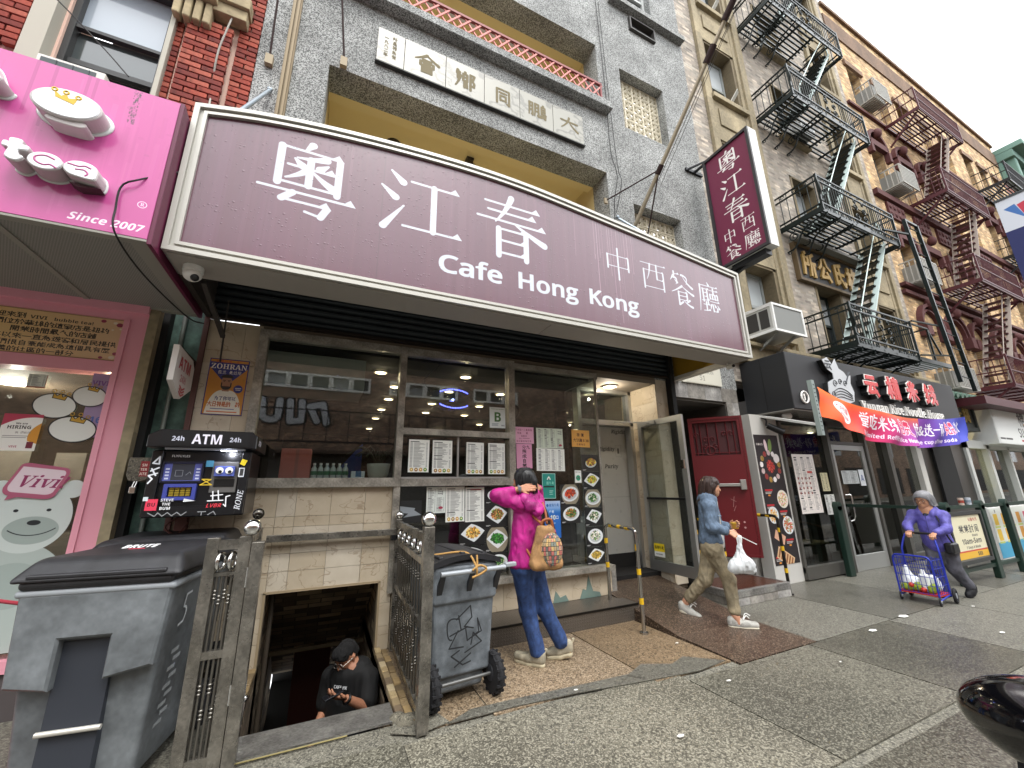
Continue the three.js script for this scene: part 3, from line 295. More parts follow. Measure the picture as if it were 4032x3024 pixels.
// ---------- red brick house (bubble tea shop below) ----------
{
  const t = thing('red_brick_house', 'red brick house with a sash window above the pink bubble tea sign', 'house', [-2.4, 0, -4.6]);
  const redM = ['#b04c3a', '#c05a46', '#9c4032', '#c76a55', '#8c3a30'].map((c, i) => MT(limeT, 0.9, { color: c, bumpMap: limeT, bumpScale: 0.003 }));
  for (const m of redM) m.map = noiseTexSmall();
  mesh('wall', wall(-9, -1.17, 4.1, 14, -4.9, -4.53, [[-2.76, -1.98, 5.0, 6.95]]), M('#d8b8a8', 0.95), t);
  const bl = 0.2, bh = 0.058, course = 0.072, geos = [0, 1, 2].map((k) => { const g = new RoundedBoxGeometry(bl - 0.004 * k, bh, 0.05, 1, 0.004); return fin(g); }), half = fin(new RoundedBoxGeometry(bl / 2 - 0.006, bh, 0.05, 1, 0.004)), q = rng(5);
  const put = (x0, x1, y0, y1, z, stuff) => { let n = 0; const rest = []; for (let y = y0, r = 0; y < y1; y += course, r++) { let x = x0; if (r % 2) { const h = half; if (x + bl / 2 <= x1) { if (stuff) rest.push(h.clone().translate(x + bl / 4, y, z)); else piece('brick', h, redM[Math.floor(q() * 5)], t, x + bl / 4, y, z + q() * 0.005); } x += bl / 2 + 0.008; } for (; x + bl * 0.45 < x1; x += bl + 0.009) { const whole = x + bl <= x1 + 0.01, g = whole ? geos[Math.floor(q() * 3)] : half, cx = x + (whole ? bl / 2 : bl / 4); if (stuff) rest.push(g.clone().translate(cx, y, z)); else { piece('brick', g, redM[Math.floor(q() * 5)], t, cx, y, z + q() * 0.006); n++; } } } return rest; };
  put(-1.83, -1.38, 5.3, 6.72, -4.46); put(-1.97, -1.84, 5.35, 6.6, -4.53); put(-1.38, -1.18, 5.5, 7.6, -4.52); put(-1.97, -1.38, 6.98, 7.6, -4.5);
  put(-3.5, -2.93, 5.6, 7.0, -4.5);
  mesh('brickwork', [...put(-5, -3.52, 5, 9, -4.5, true), ...put(-3.5, -1.2, 7.65, 9, -4.5, true)], redM[0], t, { kind: 'stuff' });
  mesh('window_surround', [box(-2.93, -2.78, 5.0, 7.0, -4.56, -4.4), box(-1.97, -1.93, 5.0, 6.95, -4.56, -4.44), box(-2.95, -1.95, 6.96, 7.14, -4.56, -4.38)], M('#a9a699', 0.8), t);
  const wn = mesh('sash_window', [...frameRect(-2.76, -1.98, 5.0, 6.95, 0.05, -4.66, -4.56), box(-2.71, -2.03, 6.13, 6.17, -4.63, -4.57), box(-2.71, -2.03, 5.7, 5.76, -4.66, -4.6)], M('#2b2c2c', 0.5), t);
  mesh('pane', box(-2.71, -2.03, 6.17, 6.9, -4.635, -4.63), M('#8f9aa4', 0.25, 0, { clearcoat: 1 }), wn); mesh('pane', box(-2.71, -2.03, 5.76, 6.13, -4.645, -4.64), M('#3b4242', 0.1, 0, { clearcoat: 1 }), wn); mesh('pane', box(-2.71, -2.03, 5.05, 5.7, -4.675, -4.67), M('#2c3232', 0.1, 0, { clearcoat: 1 }), wn);
  mesh('room', box(-2.8, -1.95, 4.9, 7, -5.4, -5.3), darkM, t);
  const cor = []; for (let i = 0; i < 4; i++) cor.push(box(-1.96 + i * 0.09, -1.89 + i * 0.09, 6.56, 6.86, -4.48, -4.36, 0.02)); cor.push(box(-2.0, -1.58, 6.86, 6.93, -4.5, -4.3, 0.01), box(-1.62, -1.3, 6.8, 6.95, -4.5, -4.36, 0.01), box(-1.64, -1.28, 6.95, 7.02, -4.5, -4.32, 0.01), box(-1.98, -1.28, 7.02, 7.14, -4.5, -4.34, 0.02));
  mesh('stone_corbel', cor, MT(limeT, 0.9, { color: '#f2ead6' }), t);
  const ac = thing('air_conditioner', 'white window air conditioner behind the top of the pink sign', 'air conditioner', [-2.42, 5.0, -4.3]);
  mesh('casing', [box(-2.66, -2.2, 5.0, 5.33, -4.6, -4.2, 0.01)], M('#c9c8c0', 0.5), ac); mesh('grille', [box(-2.63, -2.26, 5.03, 5.3, -4.2, -4.195), ...[0, 1, 2].map((i) => box(-2.53 + i * 0.11, -2.525 + i * 0.11, 5.03, 5.3, -4.195, -4.19))], M('#3c4547', 0.6), ac);
}
function noiseTexSmall() { return noiseTexSmall.t ??= noiseTex(256, 0.37, 0.37, (u, v) => { const a = fbm(u, v, 6, 4, 77), b = hash2(u * 256, v * 256, 4); const l = 205 + (a - 0.5) * 120 + (b - 0.5) * 40; return [l, l, l]; }); }

// ---------- grey building with the cafe ----------
const gb = thing('grey_building', 'grey stucco building with a deep balcony and marble plaque above the cafe', 'building', [2.6, 0, -4.8]);
{
  const t = gb, Z = -4.5;
  mesh('wall', [wall(-1.17, 6.55, 3.6, 15, -4.9, Z, [[-0.41, 4.02, 4.2, 6.82], [-0.6, 4.02, 8.3, 9.8], [4.57, 5.72, 8.06, 9.52], [4.57, 5.72, 4.85, 6.37], [4.72, 5.7, 11.4, 13.2], [4.97, 5.67, 10.78, 11.13]]), box(4.6, 6.55, 3.12, 3.6, -4.9, Z)], stucco, t);
  // recessed balconies
  mesh('balcony_ceiling', [box(-0.41, 4.02, 6.95, 7.05, -6.1, -4.9), box(-0.41, 4.02, 6.82, 7.05, -5.05, -4.9), box(-0.6, 4.02, 9.8, 9.9, -6.1, -4.9)], creamM, t);
  mesh('balcony_back', [box(-0.41, 4.02, 4.2, 7.05, -6.2, -6.1), box(-0.45, -0.41, 4.2, 7.05, -6.1, -4.9), box(4.02, 4.06, 4.2, 7.05, -6.1, -4.9), box(-0.6, 4.02, 8.2, 9.9, -6.2, -6.1), box(4.02, 4.06, 8.2, 9.9, -6.1, -4.9), box(-0.64, -0.6, 8.2, 9.9, -6.1, -4.9), box(-0.45, 4.06, 4.1, 4.2, -6.2, -4.9), box(-0.6, 4.06, 8.2, 8.28, -6.2, -4.9)], M('#c9b88a', 0.9), t);
  mesh('balcony_vent', [[0.55, -5.55], [2.95, -5.6]].map(([x, z]) => ring([x, 6.945, z], 0.1, 0.022, [0, 1, 0])).concat([[0.55, -5.55], [2.95, -5.6]].map(([x, z]) => disc([x, 6.949, z], 0.09, [0, 1, 0], 0.008))), M('#3a3126', 0.8), t);
  mesh('lamp_bracket', [box(1.72, 1.84, 6.9, 6.95, -5.4, -5.28), bar([1.75, 6.9, -5.3], [1.82, 6.74, -5.22], 0.03), bar([1.82, 6.9, -5.38], [1.8, 6.72, -5.25], 0.03), rod([1.78, 6.74, -5.25], [1.76, 6.6, -5.22], 0.008)], M('#4a4034', 0.7), t);
  mesh('ledge', [box(-0.75, 4.16, 8.14, 8.28, -4.5, -4.34), box(4.45, 6.52, 11.24, 11.36, -4.5, -4.36), box(-0.75, 4.16, 8.13, 8.14, -4.5, -4.35)], stucco, t);
  // pink trellis railing of the upper balcony
  const lat = [bar([-0.6, 8.32, -4.42], [4.0, 8.32, -4.42], 0.03, 0.02)]; for (let x = -0.5; x < 3.86; x += 0.17) { lat.push(bar([x, 8.32, -4.41], [x + 0.26, 8.66, -4.41], 0.026, 0.012, V(0, 0, 1)), bar([x + 0.26, 8.32, -4.425], [x, 8.66, -4.425], 0.026, 0.012, V(0, 0, 1))); }
  mesh('trellis_railing', lat, M('#c9807a', 0.7), t); mesh('handrail', [bar([-0.6, 8.68, -4.42], [4.0, 8.68, -4.42], 0.045), bar([3.98, 8.3, -4.42], [3.98, 8.7, -4.42], 0.035)], M('#7c3434', 0.6), t);
  mesh('tarpaulin', [bar([0.5, 8.8, -4.55], [2.6, 8.74, -4.5], 0.05, 0.02)], M('#cfd3d0', 0.8), t);
  // marble plaque in five panels with cut letters
  const pl = mesh('plaque', [box(0.12, 3.56, 7.14, 7.16, -4.5, -4.44)], M('#3a3a38', 0.7), t), js = [0.13, 0.5, 1.1, 1.71, 2.32, 2.94, 3.55], mt = noiseTex(512, 1.2, 1.2, (u, v) => { const a = Math.abs(fbm(u * 0.8 + v * 0.2, v, 4, 5, 91) - 0.5), l = 214 - (1 - sstep(0, 0.07, a)) * 40; return [l, l, l * 0.975]; }), pm = MT(mt, 0.4, { color: '#b0aea6' });
  for (let i = 0; i < 6; i++) mesh('plaque_panel', box(js[i] + 0.003, js[i + 1] - 0.003, 7.16 + (i % 2) * 0.002, 7.77, -4.5, -4.46, 0.004), pm, pl);
  const bt = canvasTex(1024, 184, (c, w, h) => { c.clearRect(0, 0, w, h); const m = (x) => (x - 0.13) / 3.42 * w; c.fillStyle = '#6e6448'; [['會', 0.64, 0.36, 0.33], ['鄉', 1.24, 0.34, 0.32], ['同', 1.88, 0.29, 0.32], ['鵬', 2.47, 0.34, 0.28], ['大', 3.08, 0.36, 0.26]].forEach(([ch, x, cw, hh]) => han(c, ch, m(x), h * 0.24, cw / 3.42 * w, hh / 0.61 * h, 12)); let y = 34; for (const ch of '一九八二年') { han(c, ch, m(0.22), y, 17, 19, 12); y += 23; } y = 24; for (const ch of '所是特為有') { han(c, ch, m(0.33), y, 18, 21, 11); y += 25; } });
  mesh('cut_lettering', sheet(0.13, 3.55, 7.16, 7.77, -4.457), MT(bt, 0.8, { transparent: true, alphaTest: 0.3 }), pl);
  // breeze blocks: a ring between four petals, one block each
  const s = 0.235, bg = []; { bg.push(...frameRect(-s / 2 + 0.002, s / 2 - 0.002, -s / 2 + 0.002, s / 2 - 0.002, 0.014, -0.022, 0.022)); for (let k = 0; k < 4; k++) { const a = k * Math.PI / 2 + Math.PI / 4, pts = []; for (let i = 0; i <= 6; i++) { const u = i / 6, r = 0.025 + u * 0.115, o = 0.034 * Math.sin(u * Math.PI); pts.push([r, o]); } const P = (sgn) => pts.map(([r, o]) => [Math.cos(a) * r - Math.sin(a) * o * sgn, Math.sin(a) * r + Math.cos(a) * o * sgn, 0]); for (const sg of [1, -1]) { const c = P(sg); for (let i = 0; i < 6; i++) bg.push(bar(c[i], c[i + 1], 0.0115, 0.035, V(0, 0, 1))); } bg.push(bar([0, 0, 0], [Math.cos(a + Math.PI / 4) * s / 2, Math.sin(a + Math.PI / 4) * s / 2, 0], 0.01, 0.035, V(0, 0, 1))); } }
  const block = fin(mergeGeometries(bg)), bm = M('#cfc7b2', 0.85);
  for (let i = 0; i < 5; i++) for (let j = 0; j < 6; j++) { piece('breeze_block', block, bm, t, 4.57 + 0.118 + i * 0.229, 8.06 + 0.12 + j * 0.243, -4.7); piece('breeze_block', block, bm, t, 4.57 + 0.118 + i * 0.229, 4.85 + 0.12 + j * 0.253, -4.7); }
  mesh('dark_room', [box(4.5, 5.8, 4.8, 9.6, -5.6, -5.5), box(4.6, 5.8, 10.7, 13.3, -5.3, -5.25)], darkM, t);
  const wn = mesh('window', [...frameRect(4.72, 5.7, 11.4, 13.2, 0.06, -4.75, -4.65), box(4.78, 5.64, 12.2, 12.26, -4.73, -4.66)], M('#b9bcba', 0.5), t); mesh('pane', box(4.78, 5.64, 11.46, 13.1, -4.715, -4.71), winGlassM, wn);
  const ac = mesh('wall_air_conditioner', [...frameRect(4.97, 5.67, 10.78, 11.13, 0.03, -4.6, -4.44)], M('#3f3d3a', 0.6), t); mesh('grille', [box(5.0, 5.64, 10.81, 11.1, -4.56, -4.55), ...[0, 1, 2, 3, 4, 5].map((i) => box(5.13, 5.2, 10.83 + i * 0.045, 10.85 + i * 0.045, -4.55, -4.53))], M('#20201f', 0.7), ac);
  // cables down the right corner of the balcony
  mesh('cable', [tube([[4.1, 11, -4.47], [4.13, 8.6, -4.46], [4.12, 7.3, -4.46], [4.22, 6.8, -4.46], [4.1, 6.2, -4.46], [4.05, 5.2, -4.47]], 0.007, 5, 40), tube([[4.17, 11, -4.47], [4.2, 8.6, -4.46], [4.25, 7.0, -4.46], [4.3, 6.7, -4.45], [4.12, 6.0, -4.46]], 0.006, 5, 40)], blackMatM, t);
  mesh('drain_pipe', [box(-0.9, -0.8, 4, 15, -4.5, -4.46), box(-0.885, -0.86, 4, 15, -4.46, -4.43), box(-0.84, -0.815, 4, 15, -4.46, -4.43)], M('#7b6c52', 0.6, 0.3), t);
}
// marble, window frames and panes of the cafe front, still parts of the grey building
{
  const t = gb, Z = -4.5, q = rng(11), tl = (x0, x1, y0, y1, z0 = -4.54, z1 = Z) => mesh('marble_tile', box(x0 + 0.0015, x1 - 0.0015, y0 + 0.0015, y1 - 0.0015, z0, z1 + (q() - 0.5) * 0.003), marbleM[Math.floor(q() * 3)], t);
  mesh('front_backing', [box(-1.13, -0.37, 0, 1.54, -4.75, -4.54), box(0.63, 0.74, 0, 1.54, -4.75, -4.54), box(-0.37, 0.63, 0.615, 1.54, -4.75, -4.54), box(-1.13, -0.68, 1.54, 3.15, -4.75, -4.54), box(0.74, 3.5, 0, 0.47, -4.75, -4.54), box(4.62, 4.86, 0.1, 3.12, -5.3, -4.54)], M('#7a6d5c', 0.9), t);
  for (let j = 0; j < 7; j++) { const y = 0.06 + j * 0.44, o = j % 2 ? 0.22 : 0.3; tl(-1.13, -1.13 + o, y, y + 0.44); tl(-1.13 + o, -0.68, y, y + 0.44); }
  const rows = [0.61, 0.78, 0.935, 1.17, 1.265, 1.54], xs = [-0.68, -0.36, -0.2, 0.11, 0.43, 0.74];
  for (let j = 0; j < 5; j++) for (let i = 0; i < 5; i++) { if (j === 0 || j === 2 || j === 4 || true) tl(xs[i] + (j % 2 ? 0.0 : 0.0), xs[i + 1], rows[j], rows[j + 1]); }
  for (let j = 0; j < 3; j++) { tl(-0.68, -0.37, j * 0.205, j * 0.205 + 0.205); tl(0.63, 0.74, j * 0.205, j * 0.205 + 0.205); }
  for (let i = 0; i < 9; i++) tl(0.76 + i * 0.305, 0.76 + i * 0.305 + 0.305, 0.17, 0.485);
  for (let j = 0; j < 8; j++) { tl(4.62, 4.84, 0.16 + j * 0.37, 0.53 + j * 0.37); mesh('marble_tile', box(4.6, 4.62, 0.18 + j * 0.37, 0.547 + j * 0.37, -5.3, -4.545), marbleM[j % 3], t); mesh('marble_tile', box(4.6, 4.62, 0.18 + j * 0.37, 0.547 + j * 0.37, -4.542, -4.502), marbleM[(j + 1) % 3], t); }
  mesh('peeled_render', [prism([[2.62, 0.17], [2.66, 0.3], [2.72, 0.22], [2.8, 0.24], [2.84, 0.17]], Z, Z + 0.004), prism([[3.0, 0.17], [3.05, 0.28], [3.1, 0.26], [3.14, 0.43], [3.2, 0.24], [3.3, 0.22], [3.32, 0.17]], Z, Z + 0.004)], M('#6c8078', 0.9), t);
  mesh('cement_corner', box(3.5, 3.58, 0.16, 0.5, -4.8, -4.495, 0.01), grayTileM[1], t);
  // window band: three frames of brushed steel; each frame carries its panes
  const f1 = mesh('window_frame', [box(-0.7, -0.62, 1.54, 3.1, -4.58, -4.46), box(-0.62, 0.7, 3.02, 3.1, -4.58, -4.46), box(-0.7, 0.74, 1.53, 1.62, -4.6, -4.43), box(0.7, 0.77, 0.5, 3.1, -4.58, -4.45)], frameM, t); mesh('pane', box(-0.62, 0.7, 1.62, 3.02, -4.525, -4.52), glassM, f1);
  const f2 = mesh('window_frame', [box(0.77, 2.06, 3.02, 3.1, -4.58, -4.46), box(0.77, 2.06, 2.09, 2.16, -4.58, -4.45), box(0.77, 2.06, 1.53, 1.61, -4.58, -4.44), box(2.06, 2.14, 0.5, 3.1, -4.58, -4.45), box(0.77, 3.5, 0.47, 0.53, -4.66, -4.4)], frameM, t);
  mesh('pane', box(0.77, 2.06, 2.16, 3.02, -4.525, -4.52), glassM, f2); mesh('pane', box(0.77, 1.42, 1.61, 2.09, -4.525, -4.52), glassM, f2); mesh('pane', box(1.42, 2.06, 1.61, 2.09, -4.535, -4.53), glassM, f2); mesh('pane', box(0.77, 2.06, 0.53, 1.53, -4.525, -4.52), glassM, f2); mesh('sliding_rail', [box(1.41, 1.43, 1.61, 2.09, -4.54, -4.51), box(0.77, 2.06, 1.605, 1.63, -4.54, -4.5)], aluM, f2);
  const f3 = mesh('window_frame', [box(2.14, 3.46, 3.02, 3.08, -4.58, -4.46), box(3.44, 3.47, 0.53, 3.02, -4.53, -4.5), box(3.46, 3.5, 3.0, 3.06, -5.3, -4.5), box(3.45, 3.51, 0.45, 0.53, -5.3, -4.6)], frameM, t); mesh('pane', box(2.14, 3.44, 0.53, 3.02, -4.525, -4.52), glassM, f3); mesh('pane', box(3.47, 3.475, 0.53, 3.0, -5.3, -4.53), glassM, f3);
  mesh('window_head', [box(-0.72, 4.62, 3.1, 3.16, -4.6, -4.5)], M('#6d6051', 0.9), t);
  // entrance recess
  mesh('entrance_ceiling', box(3.47, 4.62, 3.04, 3.1, -5.4, -4.5), M('#7c7366', 0.8), t);
  const tr = mesh('door_head', [box(3.56, 4.6, 2.45, 2.53, -5.2, -5.06), box(3.56, 4.6, 2.98, 3.04, -5.2, -5.06), box(4.54, 4.6, 0.27, 3.04, -5.2, -5.06), box(3.52, 3.58, 0.27, 3.04, -5.2, -5.06)], aluM, t); mesh('pane', box(3.58, 4.54, 2.53, 2.98, -5.135, -5.13), glassM, tr);
  const wt = canvasTex(256, 512, (c, w, h) => { c.fillStyle = '#b4b2aa'; c.fillRect(0, 0, w, h); c.fillStyle = '#a5a39b'; c.fillRect(0, 262, w, 3); c.fillStyle = '#141414'; c.save(); c.transform(1, 0, -0.25, 1, 0, 0); say(c, 'Rigidity', 186, 24, 20, 'serif', 'bold'); say(c, 'Rigidity', 138, 92, 19, 'serif', 'bold'); say(c, 'Purity', 178, 158, 20, 'serif', 'bold'); c.restore(); c.strokeStyle = '#8f8c85'; c.strokeRect(196, 70, 26, 44); c.fillStyle = '#5b5852'; c.fillRect(204, 82, 8, 20); dirt(c, w, h, 120, 4); });
  mesh('lettered_panel', [sheet(3.5, 4.6, 0.28, 2.45, -5.24)], MT(wt, 0.6), t); mesh('panel_base', [box(3.5, 4.62, 0.2, 0.5, -5.26, -5.23), box(3.5, 4.62, 0.2, 3.1, -5.4, -5.3)], darkM, t);
  const gd = thing('glass_door', 'aluminium framed glass door of the cafe standing open at a right angle', 'door', [4.56, 0.29, -4.9]);
  const D = (z0, z1, y0, y1, th = 0.022) => box(4.56 - th, 4.56 + th, y0, y1, z0, z1);
  mesh('frame', [D(-4.9, -4.83, 0.31, 2.48), D(-4.1, -4.02, 0.31, 2.48), D(-4.83, -4.1, 2.4, 2.48), D(-4.83, -4.1, 0.31, 0.45)], aluM, gd); mesh('push_bar', D(-4.83, -4.1, 1.3, 1.33, 0.035), blackMetalM, gd);
  mesh('pane', D(-4.83, -4.1, 0.45, 2.4, 0.003), glassM, gd); mesh('lock', box(4.5, 4.535, 1.72, 1.84, -4.1, -4.03), chromeM, gd); mesh('door_closer', [bar([4.5, 2.44, -4.6], [4.2, 2.5, -5.05], 0.02), box(4.5, 4.53, 2.41, 2.46, -4.75, -4.5)], aluM, gd);
  const st = canvasTex(128, 128, (c, w, h) => { c.fillStyle = '#e8cf1e'; c.fillRect(0, 0, w, 78); c.fillStyle = '#e9ece8'; c.fillRect(0, 78, w, 50); c.fillStyle = '#15110b'; hanRow(c, '有特外卖', 8, 22, 26, 34, 28, 13); say(c, 'HUNGRY', 18, 110, 20); });
  const sk = sheet(-0.1, 0.1, 0.5, 0.68, 0); sk.rotateY(-Math.PI / 2); sk.translate(4.552, 0, -4.7); mesh('sticker', fin(sk, true), MT(st, 0.5), gd);
  // dark track of the shutter, then the stone doorway of number 51
  mesh('shutter_track', box(4.85, 4.93, 0.15, 3.6, -4.56, -4.4), blackMatM, t);
  mesh('doorway_backing', [box(4.93, 5.03, 0, 3.55, -4.8, -4.54), box(6.22, 6.53, 0, 3.55, -4.8, -4.54), box(5.03, 6.22, 2.84, 3.55, -4.8, -4.54), box(4.93, 5.02, 0.2, 2.84, -5.6, -4.8), box(6.22, 6.3, 0.2, 2.84, -5.6, -4.8), box(4.93, 6.3, 2.84, 2.9, -5.6, -4.8), box(4.93, 6.3, 0.2, 2.9, -5.7, -5.6), box(4.93, 6.3, 0.1, 0.3, -5.6, -4.5)], M('#595650', 0.9), t);
  const gt = (x0, x1, y0, y1) => mesh('granite_tile', box(x0 + 0.0015, x1 - 0.0015, y0 + 0.0015, y1 - 0.0015, -4.54, Z - q() * 0.002), grayTileM[Math.floor(q() * 3)], t);
  for (let j = 0; j < 8; j++) { gt(6.22, 6.37, j * 0.36, j * 0.36 + 0.36); gt(6.37, 6.53, j * 0.36, j * 0.36 + 0.36); gt(4.94, 5.03, j * 0.36, j * 0.36 + 0.36); }
  for (const [a, b] of [[4.94, 5.32], [5.32, 5.72], [5.72, 6.12], [6.12, 6.53]]) gt(a, b, 2.88, 3.14);
  const ht = canvasTex(256, 128, (c, w, h) => { c.fillStyle = '#cfccbd'; c.fillRect(0, 0, w, h); c.fillStyle = '#6c6a5e'; say(c, 'ASSOCIATION', 128, 62, 30, 'serif', 'normal', 'center'); say(c, '51', 128, 108, 44, 'serif', 'normal', 'center'); });
  const hp = mesh('name_plaque', box(5.2, 6.14, 3.14, 3.56, -4.5, -4.47), M('#cfccbd', 0.5), t); mesh('lettering', sheet(5.3, 6.04, 3.15, 3.5, -4.467), MT(ht, 0.6), hp);
  const n51 = []; // raised house number beside the door
  mesh('house_number', [box(4.95, 4.957, 2.05, 2.12, -4.5, -4.485), box(4.95, 4.99, 2.113, 2.12, -4.5, -4.485), tube([[4.952, 2.06, -4.49], [4.98, 2.075, -4.49], [4.985, 2.03, -4.49], [4.95, 2.01, -4.49]], 0.005, 5), box(5.0, 5.008, 2.0, 2.12, -4.5, -4.485)], blackMetalM, t);
}

// ---------- the cafe's big sign ----------
const arch = (() => { const k = [[-1.2, 4.43], [-0.69, 4.56], [0.21, 4.685], [1.47, 4.745], [2.98, 4.64], [5.2, 4.42]]; const c = new THREE.CatmullRomCurve3(k.map(([x, y]) => V(x, y, 0))), ps = c.getPoints(60); return (x) => { for (let i = 0; i < 60; i++) if (x <= ps[i + 1].x || i === 59) return mix(ps[i].y, ps[i + 1].y, (x - ps[i].x) / (ps[i + 1].x - ps[i].x)); }; })();
{
  const x0 = -1.165, x1 = 5.135, yb = 3.15, t = thing('shop_sign', 'long maroon cafe sign with white Chinese lettering over the words Cafe Hong Kong', 'sign', [2, 3.15, -3.6]);
  const edge = (a, b, lo, dt) => { const o = [[a, lo], [b, lo]]; for (let i = 0; i <= 36; i++) { const x = mix(b, a, i / 36); o.push([x, arch(x) - dt]); } return o; };
  mesh('box', prism(edge(x0, x1, yb, 0.0), -3.6, -3.27), M('#8d8b86', 0.6), t);
  const fr = (a, b, z0, z1) => prism(edge(x0 + a, x1 - a, yb + a, a), z0, z1, [edge(x0 + b, x1 - b, yb + b, b).reverse()]);
  mesh('frame', [fr(0, 0.035, -3.27, -3.225), fr(0.035, 0.06, -3.27, -3.25), fr(0.06, 0.085, -3.27, -3.235)], aluWhiteM, t);
  const W = 2048, H = 540, fx0 = -1.1, fx1 = 5.07, fy0 = 3.2, fy1 = 4.78, px = (x) => (x - fx0) / (fx1 - fx0) * W, py = (y) => (fy1 - y) / (fy1 - fy0) * H;
  const tex = canvasTex(W, H, (c, w, h) => {
    c.fillStyle = '#57273a'; c.fillRect(0, 0, w, h); const q = rng(3); for (const x of [0.26, 2.03, 3.62]) { c.fillStyle = 'rgba(30,8,18,.3)'; c.fillRect(px(x), 0, 2, h); } for (let i = 0; i < 160; i++) { const x = q() * w, g = c.createLinearGradient(0, 0, 0, 1), l = 30 + q() * 200, y = py(arch(fx0 + x / w * (fx1 - fx0)) - 0.07); c.fillStyle = `rgba(${q() < 0.6 ? '30,16,22' : '170,150,158'},${q() * 0.1})`; c.fillRect(x, y, 1 + q() * 9, l); }
    for (let i = 0; i < 260; i++) { c.fillStyle = `rgba(${q() < 0.5 ? '150,110,125' : '70,20,40'},${q() * 0.06})`; const x = q() * w; c.fillRect(x, 0, 2 + q() * 40, h); }
    for (const [x, a, l, col] of [[2.05, 0.35, 0.9, '60,16,30'], [2.33, 0.4, 0.6, '70,20,34'], [2.36, 0.2, 0.7, '220,200,205'], [4.05, 0.35, 0.8, '60,16,30']]) { c.fillStyle = `rgba(${col},${a})`; c.fillRect(px(x), py(4.7), 2.2, l * 330); }
    for (let i = 0; i < 16; i++) { const x = px(2.62 + i * 0.038 + q() * 0.02); c.strokeStyle = `rgba(225,205,212,${0.15 + q() * 0.35})`; c.lineWidth = 1 + q() * 1.6; c.beginPath(); c.moveTo(x, py(4.56)); c.bezierCurveTo(x + 3, py(4.2), x - 3, py(3.9), x + 2, py(4.2 - q() * 0.9)); c.stroke(); }
    c.fillStyle = 'rgba(74,12,22,.7)'; c.fillRect(px(2.86), py(3.3), 16, 22);
    const put = (ch, a, b, lo, hi, wt) => han(c, ch, px(a), py(hi), px(b) - px(a), py(lo) - py(hi), wt, true);
    c.fillStyle = '#bcc2ca'; put('粵', -0.71, 0.04, 3.7, 4.41, 8); put('江', 0.22, 1.0, 3.76, 4.46, 8); put('春', 1.15, 1.98, 3.77, 4.52, 8); put('中', 2.75, 3.18, 3.85, 4.28, 5.5); put('西', 3.3, 3.74, 3.83, 4.24, 5.5); put('餐', 3.79, 4.2, 3.71, 4.2, 6); put('廳', 4.28, 4.68, 3.7, 4.16, 6);
    c.lineJoin = 'round'; c.lineWidth = 4.5; c.strokeStyle = '#bcc2ca'; const put2 = (s, a, b) => { c.font = 'normal 84px sans-serif'; const m = c.measureText(s).width, k = (px(b) - px(a)) / m; c.save(); c.translate(px(a), py(3.465)); c.scale(k, 1); c.textAlign = 'left'; c.textBaseline = 'alphabetic'; c.fillText(s, 0, 0); c.strokeText(s, 0, 0); c.restore(); };
    put2('Cafe', 0.79, 1.46); put2('Hong', 1.61, 2.36); put2('Kong', 2.49, 3.22);
  });
  const sg = new THREE.ShapeGeometry(shapeOf(edge(x0 + 0.07, x1 - 0.07, yb + 0.07, 0.07))), p = sg.attributes.position, uv = sg.attributes.uv; for (let i = 0; i < p.count; i++) uv.setXY(i, (p.getX(i) - fx0) / (fx1 - fx0), (p.getY(i) - fy0) / (fy1 - fy0)); sg.translate(0, 0, -3.262);
  const wetT = noiseTex(512, 1.1, 1.1, (u, v) => { const n = 46, i = Math.floor(u * n), j = Math.floor(v * n), a = hash2(i, j, 5), r = 0.12 + 0.3 * hash2(i, j, 8) ** 3, dx = u * n - i - 0.5, dy = v * n - j - 0.5; return a > 0.8 ? 255 * (1 - sstep(r * 0.5, r, Math.hypot(dx, dy))) : 0; }, false); wetT.repeat.set(5.5, 1.5);
  mesh('face', fin(sg, true), MT(tex, 0.36, { clearcoat: 0.85, clearcoatRoughness: 0.15, bumpMap: wetT, bumpScale: 0.003 }), t);
  mesh('top_cover', box(x0, x1, 4.3, 4.34, -4.5, -3.6), darkM, t); mesh('soffit', [box(x0 + 0.02, x1 - 0.03, 3.14, 3.148, -3.59, -3.26), box(2.02, 2.03, 3.136, 3.142, -3.58, -3.3)], M('#9a958d', 0.75), t);
  mesh('end_panel', [box(5.06, 5.13, 3.15, 4.4, -4.5, -3.6)], M('#d8d4c6', 0.6), t); mesh('end_lining', box(5.045, 5.06, 3.2, 3.9, -4.49, -3.62), M('#a5801c', 0.8), t); mesh('end_trim', box(5.03, 5.14, 3.14, 3.2, -4.5, -3.6), M('#cfcabb', 0.6), t);
  mesh('end_panel', [box(x0, x0 + 0.05, 3.15, 4.4, -4.5, -3.6)], M('#3a332e', 0.7), t);
  mesh('strut', [bar([-1.02, 3.16, -3.7], [-0.99, 2.95, -4.42], 0.035), rod([-0.98, 3.3, -4.35], [-0.98, 2.7, -4.43], 0.008)], M('#3c3733', 0.7), t);
  const dc = thing('dome_camera', 'white dome security camera under the left end of the long maroon sign', 'security camera', [-1.02, 3.02, -3.42]);
  mesh('mount', rod([-1.02, 3.14, -3.42], [-1.02, 3.1, -3.42], 0.065, 0.065, 16), whiteM, dc); mesh('housing', ball([-1.02, 3.08, -3.42], 0.06, 1, 0.9, 1, 16), whiteM, dc); mesh('lens', ball([-0.995, 3.045, -3.39], 0.028), blackM, dc);
  const bc = thing('bullet_camera', 'small bullet security camera under the right end of the maroon sign', 'security camera', [5.0, 3.05, -3.5]);
